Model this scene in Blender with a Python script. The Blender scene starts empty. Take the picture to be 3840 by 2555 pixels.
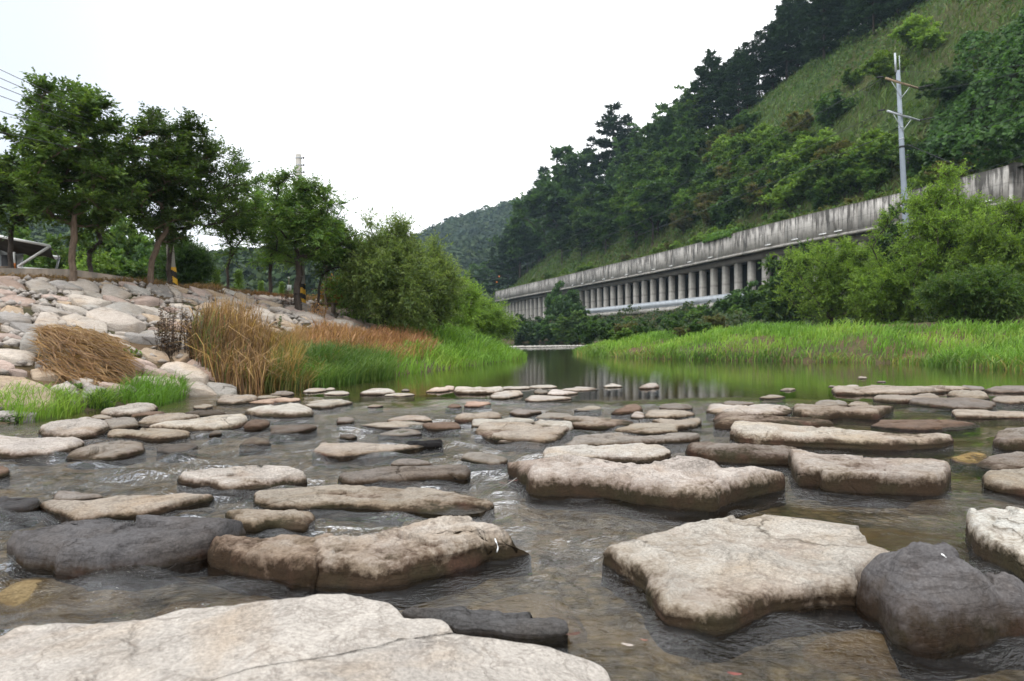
import bpy, math, random
import numpy as np
R = math.radians
scene = bpy.context.scene
COL = scene.collection

# ---------------------------------------------------------------- camera
CAM_H = 1.0
HOR = 1268.0                      # photo row of the horizon
FPX = 2560.0                      # 24 mm on 36 mm, photo is 3840 px wide
cd = bpy.data.cameras.new('camera'); cam = bpy.data.objects.new('camera', cd); COL.objects.link(cam)
cam.location = (0, 0, CAM_H)
cam.rotation_euler = (R(90) + math.atan((HOR - 1277.5) / FPX), 0, 0)
cd.lens = 24; cd.sensor_width = 36; cd.clip_end = 4000; cd.clip_start = 0.05
cd.dof.use_dof = True; cd.dof.focus_distance = 4.4; cd.dof.aperture_fstop = 4.0
scene.camera = cam

# ---------------------------------------------------------------- sky, sun, exposure
SUN_EL, SUN_AZ = 52.0, 215.0      # sun behind the thin cloud, behind-left of the camera
w = bpy.data.worlds.new('World'); scene.world = w; w.use_nodes = True
nt = w.node_tree; nt.nodes.clear()
wo = nt.nodes.new('ShaderNodeOutputWorld')
sky = nt.nodes.new('ShaderNodeTexSky'); sky.sky_type = 'NISHITA'; sky.sun_disc = False
sky.sun_elevation = R(SUN_EL); sky.sun_rotation = R(SUN_AZ)
sky.air_density = 1.0; sky.dust_density = 2.0
b1 = nt.nodes.new('ShaderNodeBackground'); b1.inputs['Strength'].default_value = 0.13
nt.links.new(sky.outputs[0], b1.inputs['Color'])
b2 = nt.nodes.new('ShaderNodeBackground'); b2.inputs['Color'].default_value = (1.0, 1.0, 1.01, 1); b2.inputs['Strength'].default_value = 1.5
tc = nt.nodes.new('ShaderNodeTexCoord')
nz = nt.nodes.new('ShaderNodeTexNoise'); nz.inputs['Scale'].default_value = 1.6; nz.inputs['Detail'].default_value = 5; nz.inputs['Roughness'].default_value = 0.55
mp = nt.nodes.new('ShaderNodeMapping'); mp.inputs['Scale'].default_value = (1, 1, 2.2); mp.inputs['Location'].default_value = (0.35, 0.1, 0.2)
nt.links.new(tc.outputs['Generated'], mp.inputs[0]); nt.links.new(mp.outputs[0], nz.inputs['Vector'])
mr = nt.nodes.new('ShaderNodeMapRange'); mr.inputs['From Min'].default_value = 0.30; mr.inputs['From Max'].default_value = 0.50
mr.inputs['To Min'].default_value = 0.62; mr.inputs['To Max'].default_value = 0.97
nt.links.new(nz.outputs[0], mr.inputs['Value'])
# an overcast deck is brighter overhead than at the horizon
sz = nt.nodes.new('ShaderNodeSeparateXYZ'); nt.links.new(tc.outputs['Generated'], sz.inputs[0])
zb = nt.nodes.new('ShaderNodeMapRange'); zb.inputs['To Min'].default_value = 1.4; zb.inputs['To Max'].default_value = 2.6
nt.links.new(sz.outputs[2], zb.inputs['Value']); nt.links.new(zb.outputs[0], b2.inputs['Strength'])
mx = nt.nodes.new('ShaderNodeMixShader')
dt = nt.nodes.new('ShaderNodeVectorMath'); dt.operation = 'DOT_PRODUCT'; dt.inputs[1].default_value = (-0.66, 0.66, 0.36)
nt.links.new(tc.outputs['Generated'], dt.inputs[0])
m2 = nt.nodes.new('ShaderNodeMapRange'); m2.interpolation_type = 'SMOOTHSTEP'
for k_, v_ in (('From Min', 0.86), ('From Max', 1.0), ('To Min', 1.0), ('To Max', 0.42)): m2.inputs[k_].default_value = v_
nt.links.new(dt.outputs['Value'], m2.inputs['Value'])
mm = nt.nodes.new('ShaderNodeMath'); mm.operation = 'MULTIPLY'; nt.links.new(mr.outputs[0], mm.inputs[0]); nt.links.new(m2.outputs[0], mm.inputs[1])
nt.links.new(mm.outputs[0], mx.inputs[0]); nt.links.new(b1.outputs[0], mx.inputs[1]); nt.links.new(b2.outputs[0], mx.inputs[2])
nt.links.new(mx.outputs[0], wo.inputs['Surface'])
sd = bpy.data.lights.new('sun', 'SUN'); sun = bpy.data.objects.new('sun', sd); COL.objects.link(sun)
sd.energy = 1.1; sd.angle = R(14); sd.color = (1.0, 0.965, 0.91)
# sun_rotation is measured clockwise from +Y seen from above
sdir = np.array([math.sin(R(SUN_AZ)) * math.cos(R(SUN_EL)), math.cos(R(SUN_AZ)) * math.cos(R(SUN_EL)), math.sin(R(SUN_EL))])
from mathutils import Vector
sun.rotation_euler = Vector(sdir).to_track_quat('Z', 'Y').to_euler()
sun.location = (-20, -20, 60)
vs = scene.view_settings
vs.view_transform = 'Standard'; vs.look = 'None'; vs.exposure = 0.12; vs.gamma = 1.0
try: vs.use_curve_mapping = False
except Exception: pass
cy = scene.cycles
cy.max_bounces = 8; cy.diffuse_bounces = 3; cy.glossy_bounces = 3; cy.transparent_max_bounces = 12; cy.transmission_bounces = 4
cy.sample_clamp_indirect = 6; cy.volume_bounces = 0
try:
    cy.use_denoising = True
except Exception: pass

# ---------------------------------------------------------------- helpers
def ray(px, py):
    a = math.atan((HOR - 1277.5) / FPX)
    d = np.array([px - 1920.0, FPX, 1277.5 - py])
    return np.array([d[0], d[1] * math.cos(a) - d[2] * math.sin(a), d[1] * math.sin(a) + d[2] * math.cos(a)]) / FPX
def at_z(px, py, z=0.0):            # a photo pixel -> the point of the level z it shows
    d = ray(px, py)
    t = (z - CAM_H) / d[2]
    return np.array([d[0] * t, d[1] * t, z])
def at_y(px, py, Y):                # a photo pixel -> the point at depth Y
    d = ray(px, py); t = Y / d[1]
    return np.array([d[0] * t, Y, CAM_H + d[2] * t])

def _hash(ix, iy, iz, seed):
    h = (ix.astype(np.uint32) * np.uint32(374761393)) ^ (iy.astype(np.uint32) * np.uint32(668265263)) ^ (iz.astype(np.uint32) * np.uint32(2147483647 - 58)) ^ np.uint32((seed * 2654435761) & 0xffffffff)
    h = (h ^ (h >> np.uint32(13))) * np.uint32(1274126177)
    h = (h ^ (h >> np.uint32(16))) * np.uint32(2246822519)
    h = h ^ (h >> np.uint32(15))
    return (h & np.uint32(0xffff)).astype(np.float64) / 65535.0
def vnoise(P, seed=0):              # value noise in -1..1
    P = np.asarray(P, float)
    i = np.floor(P).astype(np.int64); f = P - i; u = f * f * (3 - 2 * f)
    i = i.astype(np.int64)
    out = 0
    for dx in (0, 1):
        wx = u[:, 0] if dx else 1 - u[:, 0]
        for dy in (0, 1):
            wy = u[:, 1] if dy else 1 - u[:, 1]
            for dz in (0, 1):
                wz = u[:, 2] if dz else 1 - u[:, 2]
                out = out + wx * wy * wz * _hash((i[:, 0] + dx) & 0xffffffff, (i[:, 1] + dy) & 0xffffffff, (i[:, 2] + dz) & 0xffffffff, seed)
    return out * 2 - 1
def fbm(P, oct=4, seed=0, gain=0.5):
    a, s, o = 1.0, 0.0, np.asarray(P, float)
    for k in range(oct):
        s = s + a * vnoise(o, seed + k * 17); o = o * 2.03 + 3.7; a *= gain
    return s

def mesh_data(name, V, F, mat, col=None, attrs=None, smooth=False):
    """V (n,3); F an int array (m,k), or a list of such arrays; col (n,3) point colours; attrs {name: (n,) floats}"""
    V = np.ascontiguousarray(V, np.float32)
    Fs = F if isinstance(F, list) else [F]
    Fs = [np.asarray(f, np.int32) for f in Fs if len(f)]
    me = bpy.data.meshes.new(name)
    me.vertices.add(len(V)); me.vertices.foreach_set('co', V.ravel())
    nl = sum(f.size for f in Fs); npoly = sum(len(f) for f in Fs)
    me.loops.add(nl); me.polygons.add(npoly)
    me.loops.foreach_set('vertex_index', np.concatenate([f.ravel() for f in Fs]))
    tot = np.concatenate([np.full(len(f), f.shape[1], np.int32) for f in Fs])
    st = np.concatenate([[0], np.cumsum(tot)[:-1]]).astype(np.int32)
    me.polygons.foreach_set('loop_start', st)
    try: me.polygons.foreach_set('loop_total', tot)
    except Exception: pass
    if smooth: me.polygons.foreach_set('use_smooth', np.ones(npoly, bool))
    if col is not None:
        a = me.attributes.new('Col', 'FLOAT_COLOR', 'POINT')
        c = np.ones((len(V), 4), np.float32); c[:, :3] = col
        a.data.foreach_set('color', c.ravel())
    for k, v in (attrs or {}).items():
        v = np.asarray(v, np.float32)
        if v.ndim == 1:
            a = me.attributes.new(k, 'FLOAT', 'POINT'); a.data.foreach_set('value', v)
        else:
            a = me.attributes.new(k, 'FLOAT_VECTOR', 'POINT'); a.data.foreach_set('vector', v.ravel())
    me.materials.append(mat)
    me.update(calc_edges=True)
    return me
def link(name, me, parent=None, loc=(0, 0, 0), label=None, cat=None, group=None, kind=None):
    o = bpy.data.objects.new(name, me); COL.objects.link(o); o.location = loc
    if parent: o.parent = parent
    if label: o['label'] = label
    if cat: o['category'] = cat
    if group: o['group'] = group
    if kind: o['kind'] = kind
    return o
def empty(name, loc, label, cat, group=None, rotz=0.0):
    o = link(name, None, None, loc, label, cat, group); o.rotation_euler = (0, 0, rotz); o.empty_display_size = 0.3
    return o

class MB:                            # collects boxes, tubes and prisms, links them as one mesh
    def __init__(s): s.V = []; s.F = {3: [], 4: []}; s.n = 0
    def add(s, V, F):
        V = np.asarray(V, float); s.V.append(V)
        for f in F: s.F[len(f)].append([i + s.n for i in f])
        s.n += len(V)
    def box(s, c, size, rz=0.0):
        x, y, z = [q / 2 for q in size]
        V = np.array([[-x, -y, -z], [x, -y, -z], [x, y, -z], [-x, y, -z], [-x, -y, z], [x, -y, z], [x, y, z], [-x, y, z]])
        c_, s_ = math.cos(rz), math.sin(rz)
        V = np.c_[V[:, 0] * c_ - V[:, 1] * s_, V[:, 0] * s_ + V[:, 1] * c_, V[:, 2]] + np.asarray(c)
        s.add(V, [(3, 2, 1, 0), (4, 5, 6, 7), (0, 1, 5, 4), (1, 2, 6, 5), (2, 3, 7, 6), (3, 0, 4, 7)])
    def tube(s, pts, r, n=6, cap=True):
        pts = [np.asarray(p, float) for p in pts]
        rs = r if hasattr(r, '__len__') else [r] * len(pts)
        rings = []
        for i, p in enumerate(pts):
            d = pts[min(i + 1, len(pts) - 1)] - pts[max(i - 1, 0)]; d = d / (np.linalg.norm(d) + 1e-9)
            a = np.cross(d, [0, 0, 1.0] if abs(d[2]) < 0.9 else [1.0, 0, 0]); a /= np.linalg.norm(a); b = np.cross(d, a)
            th = np.arange(n) * 2 * math.pi / n
            rings.append(p + rs[i] * (np.cos(th)[:, None] * a + np.sin(th)[:, None] * b))
        V = np.vstack(rings); F = []
        for i in range(len(pts) - 1):
            for k in range(n):
                k2 = (k + 1) % n; F.append((i * n + k, i * n + k2, (i + 1) * n + k2, (i + 1) * n + k))
        if cap:
            m = len(V); V = np.vstack([V, pts[0], pts[-1]])
            for k in range(n):
                F.append((k, m, (k + 1) % n)); F.append(((len(pts) - 1) * n + k, (len(pts) - 1) * n + (k + 1) % n, m + 1))
        s.add(V, F)
    def strip(s, A, B):              # ruled sheet between two polylines
        n = len(A); s.add(np.vstack([A, B]), [(i, i + 1, n + i + 1, n + i) for i in range(n - 1)])
    def mesh(s, name, mat, smooth=False, attrs=None):
        F = [np.array(s.F[k]) for k in (3, 4) if s.F[k]]
        return mesh_data(name, np.vstack(s.V), F, mat, smooth=smooth, attrs=attrs)
    def build(s, name, mat, parent=None, loc=(0, 0, 0), smooth=False, **kw):
        return link(name, s.mesh(name, mat, smooth), parent, loc, **kw)

# ---------------------------------------------------------------- materials
class NT:
    def __init__(s, name):
        s.m = bpy.data.materials.new(name); s.m.use_nodes = True; s.t = s.m.node_tree; s.t.nodes.clear()
        s.out = s.t.nodes.new('ShaderNodeOutputMaterial')
    def n(s, typ, props=None, **inp):
        nd = s.t.nodes.new('ShaderNode' + typ)
        for k, v in (props or {}).items(): setattr(nd, k, v)
        for k, v in inp.items():
            k2 = k.replace('_', ' ')
            key = int(k[1:]) if (k[0] == 'i' and k[1:].isdigit()) else k2
            s.set(nd.inputs[key], v)
        return nd
    def set(s, sock, v):
        if hasattr(v, 'is_output') or isinstance(v, bpy.types.NodeSocket): s.t.links.new(v, sock)
        elif isinstance(v, bpy.types.Node): s.t.links.new(v.outputs[0], sock)
        else:
            if sock.type == 'RGBA' and len(v) == 3: v = (*v, 1)
            sock.default_value = v
    def noise(s, vec, scale, detail=4, rough=0.55, dist=0.0):
        return s.n('TexNoise', None, Vector=vec, Scale=scale, Detail=detail, Roughness=rough, Distortion=dist).outputs[0]
    def map(s, v, a, b, c=0.0, d=1.0):
        return s.n('MapRange', {'clamp': True}, Value=v, From_Min=a, From_Max=b, To_Min=c, To_Max=d).outputs[0]
    def mix(s, f, a, b, mode='MIX'):
        nd = s.n('Mix', {'data_type': 'RGBA', 'blend_type': mode})
        s.set(nd.inputs[0], f); s.set(nd.inputs[6], a); s.set(nd.inputs[7], b); return nd.outputs[2]
    def mul(s, a, f):               # colour times a scalar socket
        nd = s.n('VectorMath', {'operation': 'SCALE'}); s.set(nd.inputs[0], a); s.set(nd.inputs['Scale'], f); return nd.outputs[0]
    def math(s, op, a, b=0.0, c=0.0, clamp=False):
        nd = s.n('Math', {'operation': op, 'use_clamp': clamp}); s.set(nd.inputs[0], a); s.set(nd.inputs[1], b); s.set(nd.inputs[2], c); return nd.outputs[0]
    def pos(s): return s.n('NewGeometry').outputs['Position']
    def scale(s, v, sc):
        return s.n('Mapping', None, Vector=v, Scale=sc).outputs[0]
    def attr(s, name, out='Fac'):
        return s.n('Attribute', {'attribute_name': name}).outputs[out]
    def bump(s, h, strength=0.4, dist=0.02, normal=None):
        b = s.n('Bump', None, Strength=strength, Distance=dist, Height=h)
        if normal is not None: s.set(b.inputs['Normal'], normal)
        return b.outputs[0]
    def finish(s, color, rough=0.85, normal=None, spec=0.3, metal=0.0):
        b = s.n('BsdfPrincipled'); s.set(b.inputs['Base Color'], color); s.set(b.inputs['Roughness'], rough)
        b.inputs['Metallic'].default_value = metal
        s.set(b.inputs['Specular IOR Level'], spec)
        if normal is not None: s.set(b.inputs['Normal'], normal)
        s.t.links.new(b.outputs[0], s.out.inputs['Surface']); return s.m

def simple(name, color, rough=0.7, metal=0.0, var=0.15, sc=6.0, spec=0.3):
    t = NT(name); p = t.pos()
    n = t.map(t.noise(p, sc, 5), 0.3, 0.7, 1 - var, 1 + var)
    return t.finish(t.mul(color, n), rough, None, spec, metal)

def rock_material(name, riprap=False):
    t = NT(name); p = t.pos()
    base = t.n('ObjectInfo').outputs['Color']
    rnd = t.n('ObjectInfo').outputs['Random']
    big = t.noise(p, 3.2 if not riprap else 1.6, 6, 0.6)
    c = t.mul(base, t.map(big, 0.32, 0.68, 0.82, 1.15))
    # ochre and rose mottling of the stone
    c = t.mix(t.map(t.noise(p, 2.1 if not riprap else 1.1, 5, 0.6, 0.6), 0.50, 0.72, 0.0, 0.55), c, t.mix(1.0, base, (0.92, 0.74, 0.54), 'MULTIPLY'))
    c = t.mix(t.map(t.noise(t.scale(p, (0.9, 0.9, 2.0)), 2.6, 5, 0.65), 0.56, 0.72, 0.0, 0.5), c, t.mix(1.0, base, (0.72, 0.72, 0.76), 'MULTIPLY'))
    # fine mineral speckle
    c = t.mul(c, t.map(t.noise(p, 85, 3, 0.7), 0.28, 0.72, 0.66, 1.34))
    c = t.mix(t.map(t.noise(p, 230, 2, 0.6), 0.64, 0.74, 0.0, 0.45), c, (0.05, 0.045, 0.04))
    # bedding lines
    lines = t.noise(t.n('Mapping', None, Vector=p, Scale=(2.0, 2.0, 13.0), Rotation=(0.12, -0.1, 0.3)).outputs[0], 2.4, 7, 0.62, 0.5)
    lm = t.math('SUBTRACT', 1.0, t.map(t.math('ABSOLUTE', t.math('SUBTRACT', lines, 0.5)), 0.0, 0.03))
    c = t.mix(t.math('MULTIPLY', lm, 0.38), c, t.mix(1.0, base, (0.38, 0.33, 0.30), 'MULTIPLY'))
    wv = t.n('VectorMath', {'operation': 'ADD'}); t.set(wv.inputs[0], p); nzc = t.n('TexNoise', None, Vector=p, Scale=2.5, Detail=5.0); t.set(wv.inputs[1], t.mul(nzc.outputs['Color'], 0.35))
    ck = t.n('TexVoronoi', {'feature': 'DISTANCE_TO_EDGE'}, Vector=t.scale(wv.outputs[0], (1.0, 1.0, 2.2)), Scale=1.35 if not riprap else 1.1).outputs[0]
    cm_ = t.math('MULTIPLY', t.map(ck, 0.0, 0.016, 1.0, 0.0), t.map(t.noise(p, 1.7, 3), 0.50, 0.62))
    c = t.mix(t.math('MULTIPLY', cm_, 0.8), c, t.mix(1.0, base, (0.22, 0.19, 0.16), 'MULTIPLY'))
    rough = 0.88; nrm_h = t.math('ADD', t.math('MULTIPLY', t.noise(p, 9, 10, 0.66), 0.8), t.math('MULTIPLY', t.noise(p, 75, 5, 0.7), 0.42))
    nrm_h = t.math('SUBTRACT', t.math('SUBTRACT', nrm_h, t.math('MULTIPLY', lm, 0.16)), t.math('MULTIPLY', cm_, 0.8))
    if not riprap:
        st = t.attr('stain')
        wob = t.math('ADD', t.math('MULTIPLY', t.math('SUBTRACT', t.noise(p, 4.5, 6, 0.65), 0.5), 1.5), t.math('MULTIPLY', t.math('SUBTRACT', t.noise(p, 32, 4, 0.7), 0.5), 0.9))
        m = t.map(t.math('ADD', st, wob), 0.42, 0.80, 0.0, 1.0)
        m1 = t.map(t.math('ADD', st, t.math('MULTIPLY', wob, 0.8)), 0.12, 0.62, 0.0, 0.85)
        c = t.mix(m1, c, t.mix(t.map(t.noise(p, 2.7, 4), 0.4, 0.62), t.mix(1.0, base, (0.62, 0.52, 0.41), 'MULTIPLY'), t.mix(1.0, base, (0.58, 0.46, 0.41), 'MULTIPLY')))
        algae = t.mix(t.map(t.noise(p, 3.4, 4), 0.42, 0.6), (0.026, 0.0165, 0.010), (0.020, 0.018, 0.009))
        algae = t.mix(t.map(t.noise(p, 2.3, 4), 0.55, 0.7), algae, (0.05, 0.025, 0.018))
        algae = t.mul(algae, t.map(t.noise(p, 70, 4, 0.7), 0.3, 0.7, 0.55, 1.5))
        algae = t.mix(0.10, algae, t.mix(1.0, base, (0.45, 0.36, 0.27), 'MULTIPLY'))
        c = t.mix(m, c, algae)
        wet = t.attr('wet')
        wm = t.map(t.math('ADD', wet, t.math('MULTIPLY', t.math('SUBTRACT', t.noise(p, 14, 4), 0.5), 0.8)), 0.35, 0.75)
        c = t.mul(c, t.math('SUBTRACT', 1.0, t.math('MULTIPLY', wm, 0.55)))
        rough = t.math('SUBTRACT', 0.88, t.math('MULTIPLY', wm, 0.62))
    return t.finish(c, rough, t.bump(nrm_h, 0.7, 0.013 if not riprap else 0.035), 0.12)

def leaf_material(name, trans=0.35, rough=0.5, vary=0.25, sc=1.2, spec=0.25):
    t = NT(name); p = t.pos()
    c = t.attr('Col', 'Color')
    r = t.n('ObjectInfo').outputs['Random']
    c = t.mul(c, t.map(r, 0, 1, 1 - vary, 1 + vary))
    c = t.mul(c, t.map(t.noise(p, sc, 3), 0.3, 0.7, 0.78, 1.22))
    b = t.n('BsdfPrincipled', None, Base_Color=c, Roughness=rough); b.inputs['Specular IOR Level'].default_value = spec
    tr = t.n('BsdfTranslucent', None, Color=t.mix(1.0, c, (1.25, 1.3, 0.6), 'MULTIPLY'))
    mx = t.n('MixShader', None, i0=trans, i1=b.outputs[0], i2=tr.outputs[0])
    t.t.links.new(mx.outputs[0], t.out.inputs['Surface']); return t.m

def concrete_material(name, base=(0.40, 0.385, 0.36), streak=1.0):
    t = NT(name); p = t.pos()
    st = t.attr('st', 'Vector')      # x along the wall, y height above the wall's foot (0..1), z metres
    sx = t.n('SeparateXYZ', None, Vector=st)
    along, hh = sx.outputs[0], sx.outputs[1]
    v1 = t.n('CombineXYZ', None, X=t.math('MULTIPLY', along, 1.7), Y=t.math('MULTIPLY', hh, 0.9), Z=0.0).outputs[0]
    v2 = t.n('CombineXYZ', None, X=t.math('MULTIPLY', along, 5.5), Y=t.math('MULTIPLY', hh, 0.8), Z=3.0).outputs[0]
    s1 = t.noise(v1, 1.0, 5, 0.6); s2 = t.noise(v2, 1.0, 3, 0.6)
    k = t.math('ADD', t.math('MULTIPLY', s1, 0.6), t.math('MULTIPLY', s2, 0.55))
    k = t.math('ADD', k, t.math('MULTIPLY', t.math('SUBTRACT', hh, 0.5), 0.16))
    m = t.map(k, 0.545, 0.66, 0.0, 0.9 * streak)
    c = t.mul(base, t.map(t.noise(p, 0.35, 5), 0.3, 0.7, 0.8, 1.2))
    # formwork joints: faint darker lines
    fx = t.math('ABSOLUTE', t.math('SUBTRACT', t.math('FRACT', t.math('MULTIPLY', along, 0.55)), 0.5))
    fz = t.math('ABSOLUTE', t.math('SUBTRACT', t.math('FRACT', t.math('ADD', t.math('MULTIPLY', hh, 2.5), 0.25)), 0.5))
    j = t.math('MAXIMUM', t.map(fx, 0.0, 0.03, 1.0, 0.0), t.map(fz, 0.0, 0.035, 1.0, 0.0))
    c = t.mix(t.math('MULTIPLY', j, 0.45), c, (0.10, 0.095, 0.085))
    c = t.mix(m, c, (0.055, 0.052, 0.047))
    c = t.mul(c, t.map(t.noise(p, 2.5, 5), 0.3, 0.7, 0.85, 1.15))
    top = t.map(t.math('ADD', hh, t.math('MULTIPLY', t.noise(p, 1.3, 4), 0.12)), 0.97, 1.08)
    c = t.mix(t.math('MULTIPLY', top, 0.8), c, (0.05, 0.047, 0.04))
    return t.finish(c, 0.9, t.bump(t.noise(p, 6, 5), 0.3, 0.03), 0.2)

M = {}
M['rock'] = rock_material('river_rock_stone')
M['riprap'] = rock_material('riprap_stone', True)
M['leaf'] = leaf_material('broad_leaves', 0.42)
M['needle'] = leaf_material('pine_needles', 0.12, 0.6)
M['willow'] = leaf_material('willow_leaves', 0.5, 0.5)
M['grass'] = leaf_material('grass_blades', 0.35, 0.55, 0.0, 0.9)
M['far'] = leaf_material('distant_foliage', 0.15, 0.8, 0.2, 0.03)
def bark(name, a, b):
    t = NT(name); p = t.pos()
    n = t.noise(t.scale(p, (14, 14, 3)), 1.5, 6, 0.65)
    return t.finish(t.mix(t.map(n, 0.35, 0.65), a, b), 0.9, t.bump(n, 0.8, 0.02), 0.15)
M['bark'] = bark('brown_bark', (0.10, 0.072, 0.052), (0.19, 0.145, 0.11))
M['bark_dark'] = bark('dark_bark', (0.035, 0.028, 0.024), (0.08, 0.065, 0.055))
M['concrete'] = concrete_material('streaked_concrete', (0.40, 0.385, 0.36))
M['concrete_col'] = concrete_material('column_concrete', (0.40, 0.385, 0.355), 0.4)
M['back_dark'] = simple('shade_dark_wall', (0.045, 0.043, 0.04), 0.95, 0, 0.25, 0.5)  # bare concrete is paler; the gallery's inner shade is painted into this wall
M['concrete_dark'] = simple('soffit_concrete', (0.13, 0.122, 0.11), 0.95, 0, 0.2, 0.8)  # soffit tone lowered as well, interior shade put into the concrete colour
M['steel'] = simple('galvanised_steel', (0.46, 0.50, 0.54), 0.5, 0.25, 0.10, 1.5, 0.4)
M['pole_paint'] = simple('pole_grey_coating', (0.24, 0.28, 0.33), 0.6, 0.1, 0.1, 1.2, 0.4)
M['conc_pole'] = simple('pole_concrete', (0.36, 0.35, 0.32), 0.9, 0, 0.15, 2)
M['dark_metal'] = simple('dark_fittings', (0.03, 0.03, 0.032), 0.6, 0.2)
M['wire'] = simple('cable_black', (0.035, 0.038, 0.045), 0.6)
M['white_paint'] = simple('white_paint', (0.78, 0.80, 0.80), 0.45, 0, 0.05)
M['orange_paint'] = simple('orange_tape', (0.60, 0.20, 0.05), 0.5, 0, 0.1)
M['yellow'] = simple('hazard_yellow', (0.62, 0.36, 0.03), 0.55, 0, 0.12)
M['black'] = simple('hazard_black', (0.02, 0.02, 0.02), 0.6)
M['shade_cloth'] = simple('shade_cloth', (0.055, 0.05, 0.048), 0.9, 0, 0.35, 3)
M['wood'] = simple('weathered_wood', (0.16, 0.12, 0.09), 0.85, 0, 0.25, 8)
M['arm_wood'] = simple('crossarm_wood', (0.36, 0.27, 0.18), 0.8, 0, 0.2, 4)
M['wall'] = concrete_material('low_wall_concrete', (0.20, 0.165, 0.13), 0.6)
M['white_gravel'] = simple('bleached_gravel', (0.40, 0.385, 0.35), 0.9, 0, 0.25, 6)
def soil_material():
    t = NT('bank_soil'); p = t.pos()
    k = t.noise(p, 0.55, 6, 0.6)
    c = t.mix(t.map(k, 0.42, 0.58), (0.105, 0.068, 0.038), (0.06, 0.055, 0.026))
    c = t.mul(c, t.map(t.noise(p, 9, 6, 0.7), 0.3, 0.7, 0.6, 1.4))
    gx = t.n('SeparateXYZ', None, Vector=p)
    bed = t.map(t.math('ADD', gx.outputs[2], t.math('MULTIPLY', t.noise(p, 3, 3), 0.1)), 0.02, 0.10)
    vor = t.n('TexVoronoi', {'feature': 'F1'}, Vector=p, Scale=16.0, Randomness=1.0)
    peb = t.mul(t.mix(t.map(t.noise(p, 1.3, 5, 0.6), 0.38, 0.62), (0.165, 0.125, 0.070), (0.105, 0.085, 0.052)), t.map(vor.outputs['Color'], 0.0, 1.0, 0.5, 1.5))
    peb = t.mul(peb, t.map(vor.outputs['Distance'], 0.2, 0.75, 1.1, 0.45))
    peb = t.mix(t.map(t.noise(p, 2.2, 4), 0.55, 0.68, 0.0, 0.7), peb, (0.18, 0.125, 0.05))
    # the pool behind the stones is floored with dark silt
    pool = t.map(gx.outputs[1], 11.0, 20.0)
    peb = t.mix(t.math('MULTIPLY', pool, 0.85), peb, (0.05, 0.042, 0.018))
    return t.finish(t.mix(bed, peb, c), 0.9, t.bump(t.noise(p, 14, 6, 0.7), 0.6, 0.05), 0.2)
M['soil'] = soil_material()
def hill_material():
    t = NT('hillside_ground'); p = t.pos()
    c = t.mix(t.map(t.noise(p, 0.06, 5, 0.6), 0.42, 0.58), (0.045, 0.075, 0.020), (0.068, 0.074, 0.028))
    c = t.mul(c, t.map(t.noise(p, 0.9, 6, 0.7), 0.3, 0.7, 0.6, 1.4))
    return t.finish(c, 0.95, t.bump(t.noise(p, 1.5, 6, 0.7), 1.0, 0.5), 0.1)
M['hill'] = hill_material()
def water_material():
    t = NT('stream_water'); p = t.pos()
    ch = t.attr('chop')
    a = t.noise(t.scale(p, (9, 15, 4)), 1.0, 4, 0.6, 0.6)
    b = t.noise(t.scale(p, (26, 40, 8)), 1.0, 3, 0.55, 0.4)
    c0 = t.noise(t.scale(p, (1.3, 3.0, 1)), 1.0, 3, 0.5, 0.3)
    h = t.math('ADD', t.math('MULTIPLY', a, 1.0), t.math('MULTIPLY', b, 0.65))
    st = t.math('ADD', 0.010, t.math('MULTIPLY', ch, 0.46))
    n1 = t.n('Bump', None, Strength=st, Distance=0.10, Height=h).outputs[0]
    n1 = t.n('Bump', None, Strength=0.05, Distance=0.05, Height=c0, Normal=n1).outputs[0]
    fr = t.n('Fresnel', None, IOR=1.333, Normal=n1).outputs[0]
    gl = t.n('BsdfGlossy', None, Color=(1, 1, 1), Roughness=t.math('ADD', 0.02, t.math('MULTIPLY', ch, 0.03)), Normal=n1)
    tr = t.n('BsdfTransparent', None, Color=(0.80, 0.77, 0.66))
    m1 = t.n('MixShader', None, i0=fr, i1=tr.outputs[0], i2=gl.outputs[0])
    fo = t.attr('foam')
    fm = t.map(t.math('ADD', fo, t.math('MULTIPLY', t.math('SUBTRACT', t.noise(t.scale(p, (16, 30, 8)), 1.0, 6, 0.75, 1.0), 0.5), 2.2)), 1.05, 1.5, 0.0, 0.4)
    # bubbles stirred into the running water, plus its silver reflection painted as white
    air_sheen = t.math('MULTIPLY', t.map(t.noise(t.scale(p, (2.2, 5.0, 2)), 1.0, 6, 0.7, 0.6), 0.40, 0.68), t.math('MULTIPLY', ch, 0.055))
    fm = t.math('MAXIMUM', fm, air_sheen)
    df = t.n('BsdfDiffuse', None, Color=(0.72, 0.75, 0.78))
    m2 = t.n('MixShader', None, i0=fm, i1=m1.outputs[0], i2=df.outputs[0])
    t.t.links.new(m2.outputs[0], t.out.inputs['Surface']); return t.m
M['water'] = water_material()
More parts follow.
